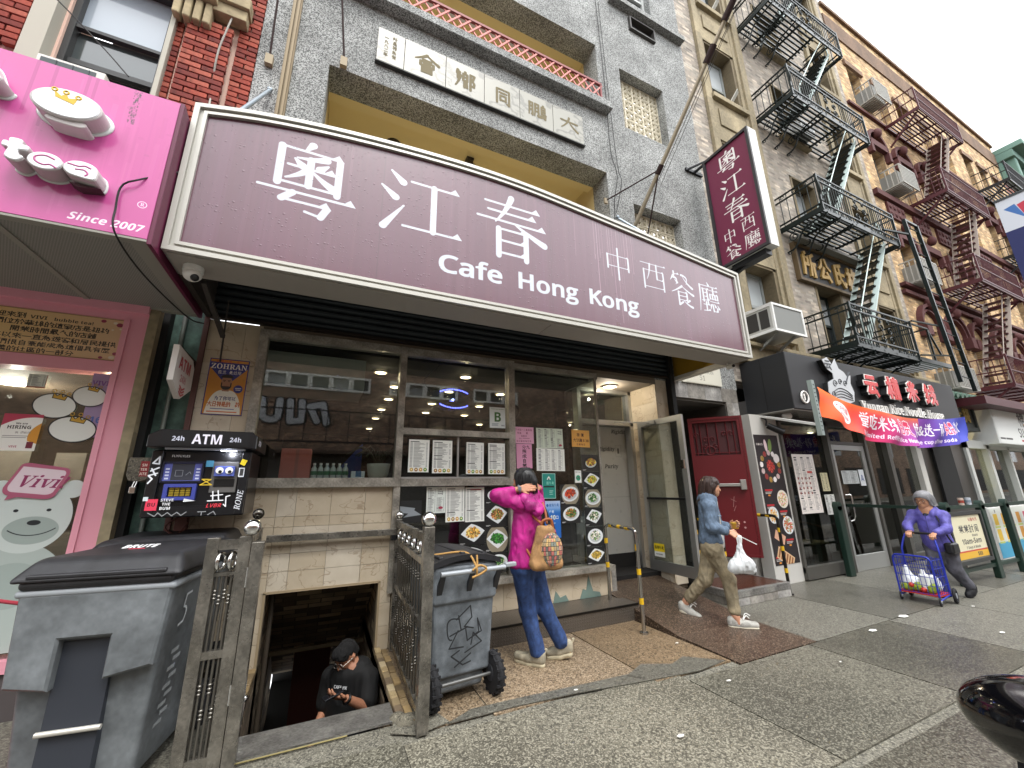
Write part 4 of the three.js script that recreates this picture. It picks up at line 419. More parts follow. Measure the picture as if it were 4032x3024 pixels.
  mesh('body', rod([5.02, 3.09, -3.52], [4.96, 3.07, -3.4], 0.035, 0.03, 12), M('#bdbbb4', 0.5), bc); mesh('bracket', rod([5.02, 3.15, -3.52], [5.02, 3.09, -3.5], 0.015), whiteM, bc); mesh('lens', disc([4.957, 3.069, -3.395], 0.02, [-0.44, -0.14, 0.88], 0.01), blackM, bc);
}
{ // roller shutter, rolled part way down behind the sign
  const t = thing('roller_shutter', 'dark ribbed roller shutter pulled up over the cafe windows', 'shutter', [1.85, 3.16, -4.46]);
  const sl = (y) => { const g = prism([[0, 0], [0.02, 0.008], [0.045, 0.03], [0.05, 0.052], [0.035, 0.07], [0.012, 0.074], [0, 0.072]], -1.12, 4.85); g.applyMatrix4(new THREE.Matrix4().set(0, 0, 1, 0, 0, 1, 0, y, 1, 0, 0, -4.49, 0, 0, 0, 1)); const ix = g.attributes.position; return g; };
  for (let i = 0; i < 9; i++) { const g = sl(3.17 + i * 0.077); const a = g.attributes.position.array; for (let k = 0; k < a.length; k += 9) for (let c = 0; c < 3; c++) { const s = a[k + 3 + c]; a[k + 3 + c] = a[k + 6 + c]; a[k + 6 + c] = s; } g.deleteAttribute('normal'); g.computeVertexNormals(); mesh('slat', fin(g), M('#33383b', 0.42, 0.55), t); }
  mesh('bottom_rail', box(-1.12, 4.85, 3.145, 3.172, -4.5, -4.43), M('#2b2420', 0.5, 0.4), t);
}
// ---------- sheets, menus and dish photographs taped to the cafe panes ----------
function paper(name, label, cat, x0, x1, y0, y1, tex, group, z = -4.512, rough = 0.55) { const g = new THREE.BoxGeometry(x1 - x0, y1 - y0, 0.002); g.translate((x0 + x1) / 2, (y0 + y1) / 2, z); const m = solo(name, label, cat, fin(g, true), MT(tex, rough, { clearcoat: 0.25, clearcoatRoughness: 0.2 }), group); m.rotation.z = (hash2(x0 * 100, y0 * 100, 2) - 0.5) * 0.025; return m; }
{
  const mt = (seed, cols, food, w = 128, h = 200) => canvasTex(w, h, (c, W, H) => menuPrint(c, W, H, seed, cols, food));
  const MG = 'menus taped to the cafe panes';
  [[0.85, 1.08, 1.68, 2.04, 'leftmost'], [1.12, 1.35, 1.67, 2.04, 'second from the left'], [1.52, 1.74, 1.66, 2.03, 'third from the left'], [1.8, 2.02, 1.66, 2.03, 'rightmost']].forEach(([a, b, c, d, n], i) => paper('menu_sheet', `white menu with dish pictures, ${n} of the four in the sliding pane`, 'menu', a, b, c, d, mt(20 + i, 1, true), MG));
  paper('menu_sheet', 'white menu with a red oval, leftmost below the sliding pane', 'menu', 1.07, 1.285, 1.24, 1.52, canvasTex(128, 170, (c, w, h) => { menuPrint(c, w, h, 31, 2, false, '#dfe5de'); c.fillStyle = '#dfe5de'; c.fillRect(w * 0.55, 0, w * 0.45, h * 0.4); c.fillStyle = '#222'; say(c, 'Café', 76, 20, 12); say(c, 'Hong', 76, 34, 14); say(c, 'Kong', 76, 48, 14); c.fillStyle = '#a8324a'; c.beginPath(); c.ellipse(96, 136, 15, 9, 0, 0, 7); c.fill(); }), MG);
  paper('menu_sheet', 'white menu with four small dish pictures along its foot, middle one below the sliding pane', 'menu', 1.29, 1.51, 1.14, 1.52, mt(32, 1, true), MG); paper('menu_sheet', 'plain white noodle menu with a red heading, right one below the sliding pane', 'menu', 1.52, 1.75, 1.13, 1.51, canvasTex(128, 200, (c, w, h) => { menuPrint(c, w, h, 34, 1); c.fillStyle = '#8c2b2b'; c.fillRect(34, 10, 76, 7); }), MG);
  paper('menu_sheet', 'upper of two wide pale green menus beside the pink notices', 'menu', 2.47, 2.87, 1.99, 2.25, canvasTex(220, 150, (c, w, h) => { menuPrint(c, w, h, 41, 4, false, '#ccd6c4'); c.fillStyle = '#ccd6c4'; c.fillRect(170, 6, 48, 70); c.fillStyle = '#222'; say(c, 'Hong', 178, 26, 13); say(c, 'Kong', 178, 42, 13); c.fillStyle = '#a8324a'; c.beginPath(); c.ellipse(196, 126, 13, 8, 0, 0, 7); c.fill(); }), MG); paper('menu_sheet', 'lower of two wide pale green menus beside the pink notices', 'menu', 2.46, 2.88, 1.7, 1.985, mt(42, 4, false, 220, 150), MG);
  const gB = paper('grade_card', 'white health grade card with a large green letter B', 'notice', 1.82, 2.03, 2.22, 2.48, canvasTex(160, 200, (c, w, h) => { c.fillStyle = '#dfe6e4'; c.fillRect(0, 0, w, h); c.fillStyle = '#3d6b2e'; say(c, 'SANITARY INSPECTION GRADE', 80, 20, 9, 'sans-serif', 'bold', 'center'); say(c, 'B', 80, 140, 130, 'sans-serif', 'bold', 'center'); c.fillStyle = '#678'; c.fillRect(20, 156, 70, 4); c.fillRect(20, 166, 60, 4); c.fillRect(20, 176, 66, 4); c.fillStyle = '#234'; say(c, 'NYC', 118, 182, 18); }));
  paper('pink_notice', 'upper pink printed notice with five lines of dark characters', 'notice', 2.15, 2.43, 2.04, 2.25, canvasTex(256, 200, (c, w, h) => { c.fillStyle = '#dba3bd'; c.fillRect(0, 0, w, h); c.fillStyle = '#7d2f4c'; hanRow(c, '下卡位一二直具有', 14, 22, 24, 26, 28, 11); hanRow(c, '可為三十最人', 40, 62, 24, 26, 29, 11); hanRow(c, '客和位', 90, 98, 22, 22, 26, 11); say(c, '212-', 60, 148, 20); c.fillRect(110, 134, 90, 5); hanRow(c, '位以和自有日月', 30, 160, 22, 24, 28, 11); }), 'pink paper notices'); paper('pink_notice', 'lower pink notice with brushed black characters in one column', 'notice', 2.18, 2.4, 1.73, 2.035, canvasTex(170, 240, (c, w, h) => { c.fillStyle = '#d795b4'; c.fillRect(0, 0, w, h); c.fillStyle = '#231018'; hanRow(c, '星分九', 20, 14, 38, 36, 44, 11); let y = 56; for (const ch of '照成自業') { han(c, ch, 62, y, 46, 40, 12); y += 45; } }), 'pink paper notices');
  paper('orange_notice', 'orange notice offering a special for 38 dollars', 'notice', 3.01, 3.3, 2.02, 2.25, canvasTex(220, 180, (c, w, h) => { c.fillStyle = '#d9a04a'; c.fillRect(0, 0, w, h); c.fillStyle = '#4a1d10'; hanRow(c, '特價', 62, 34, 34, 36, 52, 12); hanRow(c, '大雙龍', 18, 90, 34, 38, 38, 12); say(c, '$ 38', 136, 124, 38); hanRow(c, '日南有日', 56, 142, 22, 22, 28, 10); c.fillStyle = '#c8862e'; c.beginPath(); c.moveTo(0, 0); c.lineTo(26, 0); c.lineTo(0, 26); c.fill(); }));
  paper('green_sticker', 'teal delivery sticker with a white rice ball emblem', 'sticker', 2.53, 2.725, 1.36, 1.67, canvasTex(160, 256, (c, w, h) => { c.fillStyle = '#1f8d80'; c.fillRect(0, 0, w, h); c.strokeStyle = '#cfe6df'; c.lineWidth = 4; c.strokeRect(3, 3, w - 6, h - 6); c.fillStyle = '#e8efe9'; c.beginPath(); c.moveTo(80, 26); c.quadraticCurveTo(108, 58, 102, 66); c.lineTo(58, 66); c.quadraticCurveTo(52, 58, 80, 26); c.fill(); c.fillStyle = '#17302c'; c.fillRect(72, 52, 16, 14); c.fillStyle = '#9fe3d0'; hanRow(c, '飯固外卖', 18, 84, 28, 30, 32, 10); c.fillStyle = '#10231f'; c.fillRect(16, 128, 126, 16); c.fillStyle = '#bfe2d8'; c.fillRect(84, 176, 46, 5); c.fillRect(84, 190, 36, 5); c.fillRect(84, 210, 42, 5); }));
  paper('blue_sticker', 'blue delivery poster with the number 10 in white', 'sticker', 2.55, 2.78, 0.89, 1.33, canvasTex(180, 330, (c, w, h) => { const g = c.createLinearGradient(0, 0, 0, h); g.addColorStop(0, '#b8cbe6'); g.addColorStop(0.2, '#7fa9de'); g.addColorStop(0.34, '#1b67bb'); g.addColorStop(1, '#1a5fb4'); c.fillStyle = g; c.fillRect(0, 0, w, h); c.fillStyle = '#1c57a5'; c.beginPath(); c.arc(34, 40, 13, 0, 7); c.fill(); hanRow(c, '能有外卖', 54, 24, 26, 28, 28, 10); c.fillStyle = '#eaf3fb'; hanRow(c, '用户業', 20, 84, 26, 28, 30, 10); c.fillStyle = '#f0efcf'; say(c, '10', 62, 168, 56); c.fillStyle = '#fff'; hanRow(c, '刀', 124, 130, 38, 40, 40, 12); han(c, '口', 124, 130, 34, 38, 10); c.fillStyle = '#a9cdf2'; c.fillRect(40, 196, 80, 6); }));
  paper('review_sticker', 'small white sticker with a green owl roundel', 'sticker', 3.03, 3.13, 1.55, 1.71, canvasTex(96, 150, (c, w, h) => { c.fillStyle = '#e9ece6'; c.fillRect(0, 0, w, h); c.fillStyle = '#1d1d1d'; say(c, "We're on", 48, 26, 18, 'sans-serif', 'bold', 'center'); c.fillStyle = '#2f9a74'; c.beginPath(); c.arc(48, 92, 34, 0, 7); c.fill(); c.fillStyle = '#0d1512'; for (const x of [34, 62]) { c.beginPath(); c.arc(x, 90, 11, 0, 7); c.fill(); } c.fillStyle = '#e9ece6'; for (const x of [34, 62]) { c.beginPath(); c.arc(x, 90, 4, 0, 7); c.fill(); } }));
  const dish = (seed, kind, col, sq) => canvasTex(180, 150, (c, w, h) => {
    const q = rng(seed); c.fillStyle = kind === 'dark' ? '#2b2622' : '#101111'; c.fillRect(0, 0, w, h); c.save(); c.translate(w * 0.53, h * 0.46); c.scale(1.17, 1.22); c.rotate(-0.2 + q() * 0.3);
    if (kind === 'mat') { c.fillStyle = '#8f8672'; c.beginPath(); c.arc(0, 4, 72, 0, 7); c.fill(); }
    c.fillStyle = kind === 'dark' ? '#17120f' : '#dfe3e4'; if (sq) { c.beginPath(); c.moveTo(-72, 6); c.quadraticCurveTo(-34, -34, -10, -46); c.quadraticCurveTo(34, -36, 70, -6); c.quadraticCurveTo(34, 34, 6, 50); c.quadraticCurveTo(-30, 34, -72, 6); c.fill(); } else { c.beginPath(); c.ellipse(0, 4, 66, 46, 0, 0, 7); c.fill(); c.fillStyle = '#b9bfc0'; c.beginPath(); c.ellipse(0, 7, 50, 33, 0, 0, 7); c.fill(); }
    for (let i = 0; i < 190; i++) { const a = q() * 6.283, r = Math.sqrt(q()), k = 0.55 + q() * 0.8, cc = col[Math.floor(q() * col.length)]; c.fillStyle = `rgb(${cc.map((v) => Math.round(clamp(v * k, 0, 255))).join(',')})`; const x = Math.cos(a) * r * 40, y = Math.sin(a) * r * 26 - 5 * (1 - r); c.beginPath(); c.ellipse(x, y, 3 + q() * 7, 2 + q() * 3.5, q() * 3, 0, 7); c.fill(); }
    c.restore(); c.fillStyle = '#cfcfcf'; c.fillRect(8, h - 14, 34, 3); c.fillRect(8, h - 8, 24, 2);
  });
  const gr = [[40, 110, 40], [70, 140, 50], [30, 80, 34]], br = [[170, 110, 56], [196, 150, 80], [140, 80, 40]], wh = [[220, 214, 200], [200, 190, 170], [90, 140, 60]], rd = [[190, 60, 30], [210, 90, 40], [160, 40, 24]];
  const FG = 'dish photographs on the cafe panes';
  [[1.45, 1.76, 0.88, 1.13, 1, '', [[214, 160, 70], [226, 190, 110], [190, 130, 50]], 1, 'cubes of golden tofu on a white square plate'], [1.76, 2.05, 1.32, 1.51, 2, '', br, 0, 'brown noodles, half hidden behind the pink jacket'], [1.76, 2.05, 1.06, 1.32, 3, '', br.concat([[110, 140, 60]]), 1, 'golden fried squid with green onion'], [1.76, 2.05, 0.79, 1.055, 4, 'mat', gr, 1, 'long green beans on a patterned mat'], [1.45, 1.76, 0.7, 0.875, 5, '', gr, 1, 'dark leafy greens just above the bin lid'], [1.78, 2.05, 0.58, 0.785, 6, '', gr.concat([[190, 200, 150]]), 0, 'pale bok choy low behind the bin'], [2.79, 3.08, 1.285, 1.53, 7, 'mat', rd, 0, 'red minced meat in a round bowl'], [2.79, 3.08, 1.05, 1.28, 8, '', br.concat(gr), 0, 'braised meat with broccoli'],
    [3.15, 3.43, 1.7, 1.92, 9, 'dark', br.concat([[200, 180, 40]]), 0, 'sizzling meat on a black iron plate, topmost of the corner column'], [3.15, 3.43, 1.465, 1.695, 10, '', [[190, 190, 70], [140, 150, 50], [200, 150, 60]], 1, 'yellow green stir-fry, second from the top of the corner column'], [3.15, 3.43, 1.235, 1.46, 11, 'mat', gr.concat(wh), 0, 'greens in a black bowl, third from the top of the corner column'], [3.15, 3.43, 1.0, 1.23, 12, '', wh.concat([[60, 100, 40]]), 1, 'white mushrooms over greens, fourth from the top of the corner column'], [3.15, 3.43, 0.75, 0.995, 13, '', wh.concat([[230, 224, 214]]), 0, 'pale sliced chicken, fifth from the top of the corner column'], [3.15, 3.43, 0.54, 0.745, 14, '', [[190, 160, 70], [160, 130, 50]], 1, 'tan stir-fried strips, lowest of the corner column']].forEach(([a, b, c, d, s, k, col, sq, lab]) => paper('dish_photo', 'photograph of ' + lab, 'photo', a, b, c, d, dish(s, k, col, sq), FG));
  paper('grey_sticker', 'torn silver lightning-shaped sticker at the left of the lower pane', 'sticker', 0.79, 1.02, 1.15, 1.38, canvasTex(128, 128, (c, w, h) => { c.fillStyle = '#17191a'; c.fillRect(0, 0, w, h); c.fillStyle = '#8d9499'; c.beginPath(); c.moveTo(0, 30); c.lineTo(90, 44); c.lineTo(84, 56); c.lineTo(127, 84); c.lineTo(20, 96); c.lineTo(50, 74); c.lineTo(0, 66); c.fill(); }));
  // election poster on the marble pier
  paper('election_poster', 'orange and blue election poster of a bearded person on the marble pier', 'poster', -1.07, -0.75, 2.2, 2.75, canvasTex(256, 420, (c, w, h) => {
    c.fillStyle = '#c8862c'; c.fillRect(0, 0, w, h); c.fillStyle = '#2b2f7d'; c.beginPath(); c.moveTo(0, 60); c.lineTo(128, 200); c.lineTo(256, 60); c.lineTo(256, 0); c.lineTo(0, 0); c.fill(); c.fillStyle = '#c8862c'; c.fillRect(0, 0, w, 26); c.strokeStyle = '#2b2f7d'; c.lineWidth = 12; c.strokeRect(0, 0, w, h); c.fillStyle = '#c0543a'; hanRow(c, '我們的民市大人', 40, 10, 22, 20, 26, 12); c.fillStyle = '#efe7d8'; say(c, 'ZOHRAN', 128, 76, 52, 'serif', 'bold', 'center', 236); hanRow(c, '佐兰 曼达尼', 62, 88, 24, 26, 28, 11);
    c.fillStyle = '#e3ddd0'; c.beginPath(); c.moveTo(16, 412); c.quadraticCurveTo(30, 250, 100, 236); c.lineTo(160, 236); c.quadraticCurveTo(228, 250, 242, 412); c.fill(); c.fillStyle = '#a9795a'; c.fillRect(104, 200, 44, 44); c.beginPath(); c.ellipse(126, 176, 36, 48, 0, 0, 7); c.fill(); c.fillStyle = '#1d1512'; c.beginPath(); c.ellipse(126, 142, 40, 26, 0, 3.1, 6.3); c.fill(); c.beginPath(); c.ellipse(126, 206, 33, 26, 0, 0, 3.14); c.fill(); c.fillRect(92, 180, 8, 30); c.fillRect(152, 180, 8, 30); c.fillRect(102, 160, 18, 4); c.fillRect(132, 160, 18, 4); c.fillStyle = '#6e2f26'; c.fillRect(112, 204, 28, 5); c.fillStyle = '#201815'; c.fillRect(106, 168, 10, 4); c.fillRect(136, 168, 10, 4);
    c.fillStyle = '#2b2f7d'; c.beginPath(); c.arc(206, 222, 30, 0, 7); c.fill(); c.fillStyle = '#e8dfcd'; c.fillRect(186, 214, 40, 5); c.fillRect(190, 226, 32, 5); c.fillStyle = '#1f2156'; hanRow(c, '为了你可以', 66, 282, 26, 30, 27, 12); c.fillStyle = '#b4551f'; hanRow(c, '大日特是的纽約', 28, 322, 28, 36, 29, 15); c.fillStyle = '#2b2f7d'; c.fillRect(50, 372, 150, 5); c.fillStyle = '#d0702f'; c.fillRect(30, 392, 190, 8); dirt(c, w, h, 60, 9);
  }), undefined, -4.494);
}
// ---------- inside the cafe ----------
{
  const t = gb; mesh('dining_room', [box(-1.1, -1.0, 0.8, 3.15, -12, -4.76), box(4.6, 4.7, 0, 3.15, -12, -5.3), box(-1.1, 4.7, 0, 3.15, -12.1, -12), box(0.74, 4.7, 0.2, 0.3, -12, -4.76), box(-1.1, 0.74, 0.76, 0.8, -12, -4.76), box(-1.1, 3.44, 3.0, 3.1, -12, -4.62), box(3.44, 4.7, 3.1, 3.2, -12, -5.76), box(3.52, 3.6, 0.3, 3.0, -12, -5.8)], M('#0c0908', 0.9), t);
  mesh('duct', box(-0.95, 0.35, 2.62, 2.97, -5.5, -4.75), M('#a3a79d', 0.8), t); mesh('inner_sill', box(-0.62, 0.74, 1.52, 1.6, -5.05, -4.6), M('#4b443c', 0.6), t);
  const glow = new THREE.MeshStandardMaterial({ color: '#fff2dc', emissive: new THREE.Color(1, 0.78, 0.46), emissiveIntensity: 3.2 });
  const spots = [[1.66, -5.0], [1.69, -5.9], [2.51, -5.77], [2.54, -6.82], [1.67, -6.9], [1.77, -7.8], [2.58, -7.81], [3.3, -8.85], [0.57, -5.2], [0.86, -5.9], [0.9, -6.79], [0.91, -7.76], [0.93, -8.81], [0.96, -10.4], [2.66, -10.2]];
  for (const [x, z] of spots) { const l = thing('ceiling_light', 'warm recessed downlight in the dark ceiling behind the cafe panes', 'ceiling light', [x, 2.96, z], 'downlights in the cafe ceiling'); mesh('lens', disc([x, 2.975, z], 0.065, [0, 1, 0], 0.012), glow, l); mesh('trim', ring([x, 2.978, z], 0.078, 0.012, [0, 1, 0]), M('#8a8378', 0.5), l); const p = new THREE.PointLight(new THREE.Color(1, 0.8, 0.52), 0.05); p.position.set(0, -0.06, 0); p.castShadow = true; l.add(p); }
  const el = thing('ceiling_light', 'round lit downlight in the ceiling of the cafe doorway', 'ceiling light', [4.0, 3.0, -4.85]); mesh('lens', disc([4.0, 3.025, -4.85], 0.09, [0, 1, 0], 0.012), glow, el); mesh('trim', ring([4.0, 3.03, -4.85], 0.105, 0.014, [0, 1, 0]), M('#b5aea0', 0.5), el); { const p = new THREE.PointLight(new THREE.Color(1, 0.88, 0.7), 0.35); p.position.set(0, -0.06, 0); p.castShadow = true; el.add(p); }
  // oval light sign
  const os = thing('oval_light_sign', 'oval window sign with two arcs of blue lights', 'light sign', [1.38, 2.38, -4.6]); { const g = new THREE.CylinderGeometry(0.29, 0.29, 0.012, 32); g.rotateX(Math.PI / 2); g.scale(1, 0.58, 1); g.translate(1.38, 2.565, -4.6); mesh('panel', fin(g), glassM, os); const dots = []; for (let i = 0; i < 19; i++) { const a = (i / 18 - 0.5) * 1.5; dots.push(ball([1.38 + Math.sin(a) * 0.25, 2.565 + Math.cos(a) * 0.135 - 0.02, -4.588], 0.007, 1, 1, 1, 6), ball([1.38 + Math.sin(a) * 0.25, 2.565 - Math.cos(a) * 0.135 + 0.02, -4.588], 0.007, 1, 1, 1, 6)); } mesh('bulb', dots, new THREE.MeshStandardMaterial({ color: '#202a80', emissive: new THREE.Color(0.12, 0.14, 1), emissiveIntensity: 3 }), os); const p = new THREE.PointLight(new THREE.Color(0.2, 0.25, 1), 0.03); p.position.set(0, 0.18, 0.05); os.add(p); mesh('cord', tube([[1.1, 2.6, -4.59], [1.0, 2.75, -4.59], [1.2, 2.98, -4.6]], 0.005, 4), blackMatM, os); }
  const sb = thing('cardboard_carton', 'salmon pink carton on the window shelf', 'carton', [-0.25, 1.6, -4.85]); mesh('box', box(-0.4, -0.12, 1.6, 1.93, -5.0, -4.75, 0.008), M('#b8665a', 0.8), sb); mesh('tape', [box(-0.265, -0.235, 1.6, 1.932, -4.75, -4.748)], M('#a05f55', 0.5), sb);
  const wb = thing('water_bottle_pack', 'shrink-wrapped pack of clear water bottles on the window shelf', 'bottles', [0.08, 1.6, -4.82]); for (let i = 0; i < 6; i++) for (let j = 0; j < 2; j++) { const b = mesh('bottle', lathe([[0, 0], [0.029, 0.003], [0.03, 0.06], [0.027, 0.075], [0.03, 0.09], [0.029, 0.125], [0.012, 0.155], [0.012, 0.165]], [-0.08 + i * 0.062, 1.6, -4.8 - j * 0.062], 10), M('#aeb9b6', 0.15, 0, { clearcoat: 1 }), wb); mesh('cap', rod([-0.08 + i * 0.062, 1.765, -4.8 - j * 0.062], [-0.08 + i * 0.062, 1.785, -4.8 - j * 0.062], 0.014), whiteM, b); mesh('paper_label', rod([-0.08 + i * 0.062, 1.66, -4.8 - j * 0.062], [-0.08 + i * 0.062, 1.7, -4.8 - j * 0.062], 0.0315, 0.0315, 10, true), M('#2c6b46', 0.5), b); }
  const cd = thing('tissue_carton', 'small white and blue carton beside the plant pot', 'carton', [0.36, 1.6, -4.8]); mesh('box', box(0.29, 0.43, 1.6, 1.7, -4.86, -4.77, 0.004), M('#c6cfd3', 0.6), cd); mesh('blue_band', box(0.335, 0.395, 1.64, 1.702, -4.77, -4.768), M('#2f6f9f', 0.6), cd);
  const pp = thing('potted_plant', 'spiky plant in a pale grey bowl pot behind the window', 'plant', [0.58, 1.6, -4.84]); mesh('pot', lathe([[0, 0], [0.075, 0.002], [0.11, 0.06], [0.125, 0.15], [0.128, 0.185], [0.115, 0.185], [0.11, 0.16], [0, 0.16]], [0.58, 1.6, -4.84], 24), M('#b9bcb2', 0.4), pp); const lv = []; for (let i = 0; i < 18; i++) { const a = i * 2.4, l = 0.16 + (i % 5) * 0.05; lv.push(tube([[0.58, 1.75, -4.84], [0.58 + Math.cos(a) * l * 0.5, 1.86 + l * 0.3, -4.84 + Math.sin(a) * l * 0.4], [0.58 + Math.cos(a) * l, 1.83 + l * 0.15, -4.84 + Math.sin(a) * l * 0.7]], 0.007, 4, 6)); } mesh('leaf', lv, M('#1d2a17', 0.6), pp);
  const bf = thing('blue_cloth', 'folded blue cloth standing up inside the cafe', 'cloth', [0.3, 1.6, -6.2]); mesh('cloth', prism([[0.05, 1.6], [0.5, 1.6], [0.5, 2.15], [0.45, 2.1]], -6.22, -6.18), M('#1d3a86', 0.8), bf);
  const wood = M('#2c1a13', 0.5);
  const chairAt = (x, z, ry) => { const c = thing('dining_chair', 'dark wooden dining chair behind the cafe pane', 'chair', [x, 0.3, z], 'dining chairs in the cafe', true); mesh('seat', cbox(0, 0.45, 0, 0.42, 0.04, 0.42, 0.015), wood, c); for (const [a, b] of [[-1, -1], [1, -1], [-1, 1], [1, 1]]) mesh('leg', bar([a * 0.18, 0, b * 0.18], [a * 0.18, 0.43, b * 0.18], 0.035), wood, c); mesh('backrest', [bar([-0.18, 0.43, -0.19], [-0.18, 0.92, -0.24], 0.035), bar([0.18, 0.43, -0.19], [0.18, 0.92, -0.24], 0.035), cbox(0, 0.86, -0.235, 0.36, 0.1, 0.02), cbox(0, 0.66, -0.215, 0.36, 0.04, 0.02)], wood, c); c.rotation.y = ry; return c; };
  chairAt(2.85, -5.1, 2.6); chairAt(2.2, -5.7, 0.4); chairAt(3.1, -6.3, -0.6);
  for (const [x, z] of [[2.4, -5.1], [2.7, -6.9], [1.2, -6.2]]) { const b = thing('dining_table', 'dark square dining table inside the cafe', 'table', [x, 0.3, z], 'dining tables in the cafe'); mesh('top', cbox(x, 1.03, z, 0.75, 0.035, 0.7, 0.01), wood, b); mesh('pedestal', [rod([x, 0.3, z], [x, 1.02, z], 0.035), disc([x, 0.315, z], 0.24, [0, 1, 0], 0.03)], blackMetalM, b); }
  const wc = thing('wall_clock', 'round dark clock hanging inside the cafe', 'clock', [2.63, 2.55, -5.6]); mesh('case', ring([2.63, 2.68, -5.6], 0.12, 0.02), blackM, wc); mesh('dial', disc([2.63, 2.68, -5.61], 0.11), M('#4a4640', 0.5), wc);
}

// ---------- bubble tea shop ----------
{
  const pinkM = M('#dd98a8', 0.4), pinkSign = '#bb4a8e';
  const t = thing('bubble_tea_sign', 'bright pink shop sign with raised white letters and a crowned oval light box', 'sign', [-3.2, 3.12, -3.6]);
  mesh('box', [box(-9, -1.2, 3.13, 4.27, -3.5, -3.105)], M(pinkSign, 0.4), t); mesh('end_panel', prism([[3.105, 4.28], [3.105, 3.1], [4.4, 3.1], [4.4, 4.1]].map(([z, y]) => [z, y]), -1.2, -1.175).applyMatrix4(new THREE.Matrix4().set(0, 0, 1, 0, 0, 1, 0, 0, -1, 0, 0, 0, 0, 0, 0, 1)), M('#5e1438', 0.5), t);
  const fx0 = -2.7, fx1 = -1.2, fy0 = 3.13, fy1 = 4.27, ft = canvasTex(1024, 778, (c, w, h) => { const X = (x) => (x - fx0) / (fx1 - fx0) * w, Y = (y) => (fy1 - y) / (fy1 - fy0) * h; c.fillStyle = pinkSign; c.fillRect(0, 0, w, h); const q = rng(8); for (let i = 0; i < 90; i++) { c.fillStyle = `rgba(${q() < 0.5 ? '225,130,185' : '150,50,110'},${q() * 0.12})`; c.fillRect(q() * w, q() * h * 0.6, 3 + q() * 18, 60 + q() * 400); } for (let i = 0; i < 80; i++) { c.fillStyle = `rgba(30,14,24,${q() * 0.6})`; c.fillRect(X(-1.44) + (q() - 0.5) * 26, q() * 190, 2 + q() * 5, 4 + q() * 14); } for (const x of [-1.95, -1.86, -1.7, -1.66]) { c.fillStyle = 'rgba(120,30,90,.25)'; c.fillRect(X(x), 0, 12, h * 0.3 + q() * 120); } c.fillStyle = '#f3e3ee'; say(c, 'Since 2007', X(-1.6), Y(3.17), 50, 'sans-serif', 'italic bold', 'left', X(-1.2) - X(-1.6)); c.lineWidth = 3; c.strokeStyle = '#f0dbe9'; c.beginPath(); c.arc(X(-1.265), Y(3.375), 16, 0, 7); c.stroke(); say(c, 'R', X(-1.265), Y(3.375) + 8, 22, 'serif', 'normal', 'center'); dirt(c, w, h, 60, 2); });
  mesh('face', sheet(fx0, fx1, fy0, fy1, -3.1), MT(ft, 0.4, { clearcoat: 0.4 }), t); mesh('face', box(-9, fx0, fy0, fy1, -3.104, -3.1), M(pinkSign, 0.4), t);
  const gridT = noiseTex(256, 0.12, 0.12, (u, v) => { const n = 8, r = Math.floor(v * n), x = (u * n + (r % 2) * 0.5) % 1 - 0.5, y = (v * n) % 1 - 0.5; return 150 - 40 * (1 - sstep(0.22, 0.34, Math.hypot(x, y))); });
  mesh('soffit_panel', [box(-9, -1.98, 3.12, 3.13, -4.34, -3.16), box(-1.94, -1.3, 3.12, 3.13, -4.34, -3.16)], MT(gridT, 0.7, { color: '#f0eee4' }), t); mesh('soffit_frame', [box(-9, -1.2, 3.11, 3.125, -3.16, -3.1), box(-9, -1.2, 3.105, 3.125, -4.4, -4.34), box(-1.98, -1.94, 3.11, 3.125, -4.34, -3.16), box(-1.3, -1.2, 3.11, 3.126, -4.34, -3.16)], M('#8f8d84', 0.6), t);
  const blob = (pts, z0, z1) => { const s = new THREE.Shape(); const c = new THREE.CatmullRomCurve3(pts.map(([x, y]) => V(x, y, 0)), true, 'catmullrom', 0.5).getPoints(48); c.forEach((p, i) => (i ? s.lineTo(p.x, p.y) : s.moveTo(p.x, p.y))); const g = new THREE.ExtrudeGeometry(s, { depth: z1 - z0, bevelEnabled: true, bevelSize: 0.004, bevelThickness: 0.004, bevelSegments: 1 }); g.translate(0, 0, z0); return fin(g); };
  const el = (cx, cy, a, b, n = 14) => [...Array(n)].map((_, i) => [cx + a * Math.cos(i / n * 6.2832), cy + b * Math.sin(i / n * 6.2832)]);
  const faceM = M('#e3e7e8', 0.35, 0, { clearcoat: 0.6 }), sideM = M('#b9b3b2', 0.6), grimeM = M('#4b2b36', 0.7), pinkLine = M('#b8558c', 0.5);
  const letter = (name, outs, marks) => { const l = mesh(name, outs.map((o) => blob(o, -3.1, -2.985)), sideM, t); mesh('letter_face', outs.map((o) => blob(o.map(([x, y], i, a) => { const mx = a.reduce((s, p) => s + p[0], 0) / a.length, my = a.reduce((s, p) => s + p[1], 0) / a.length; return [mx + (x - mx) * 0.93, my + (y - my) * 0.93]; }), -2.985, -2.978)), faceM, l); mesh('backing_plate', outs.map((o) => blob(o.map(([x, y], i, a) => { const mx = a.reduce((s, p) => s + p[0], 0) / a.length, my = a.reduce((s, p) => s + p[1], 0) / a.length; return [mx + (x - mx) * 1.12, my + (y - my) * 1.12]; }), -3.1, -3.094)), M('#cfd4d2', 0.5), l); if (marks) mesh('pink_line', marks.map((m) => tube(m.map(([x, y]) => [x, y, -2.976]), 0.006, 5)), pinkLine, l); return l; };
  letter('letter', [[[-1.865, 3.56], [-1.82, 3.56], [-1.815, 3.53], [-1.785, 3.525], [-1.785, 3.5], [-1.82, 3.49], [-1.815, 3.455], [-1.79, 3.44], [-1.82, 3.41], [-1.865, 3.43], [-1.86, 3.49], [-1.89, 3.5], [-1.89, 3.53], [-1.865, 3.53]]]);
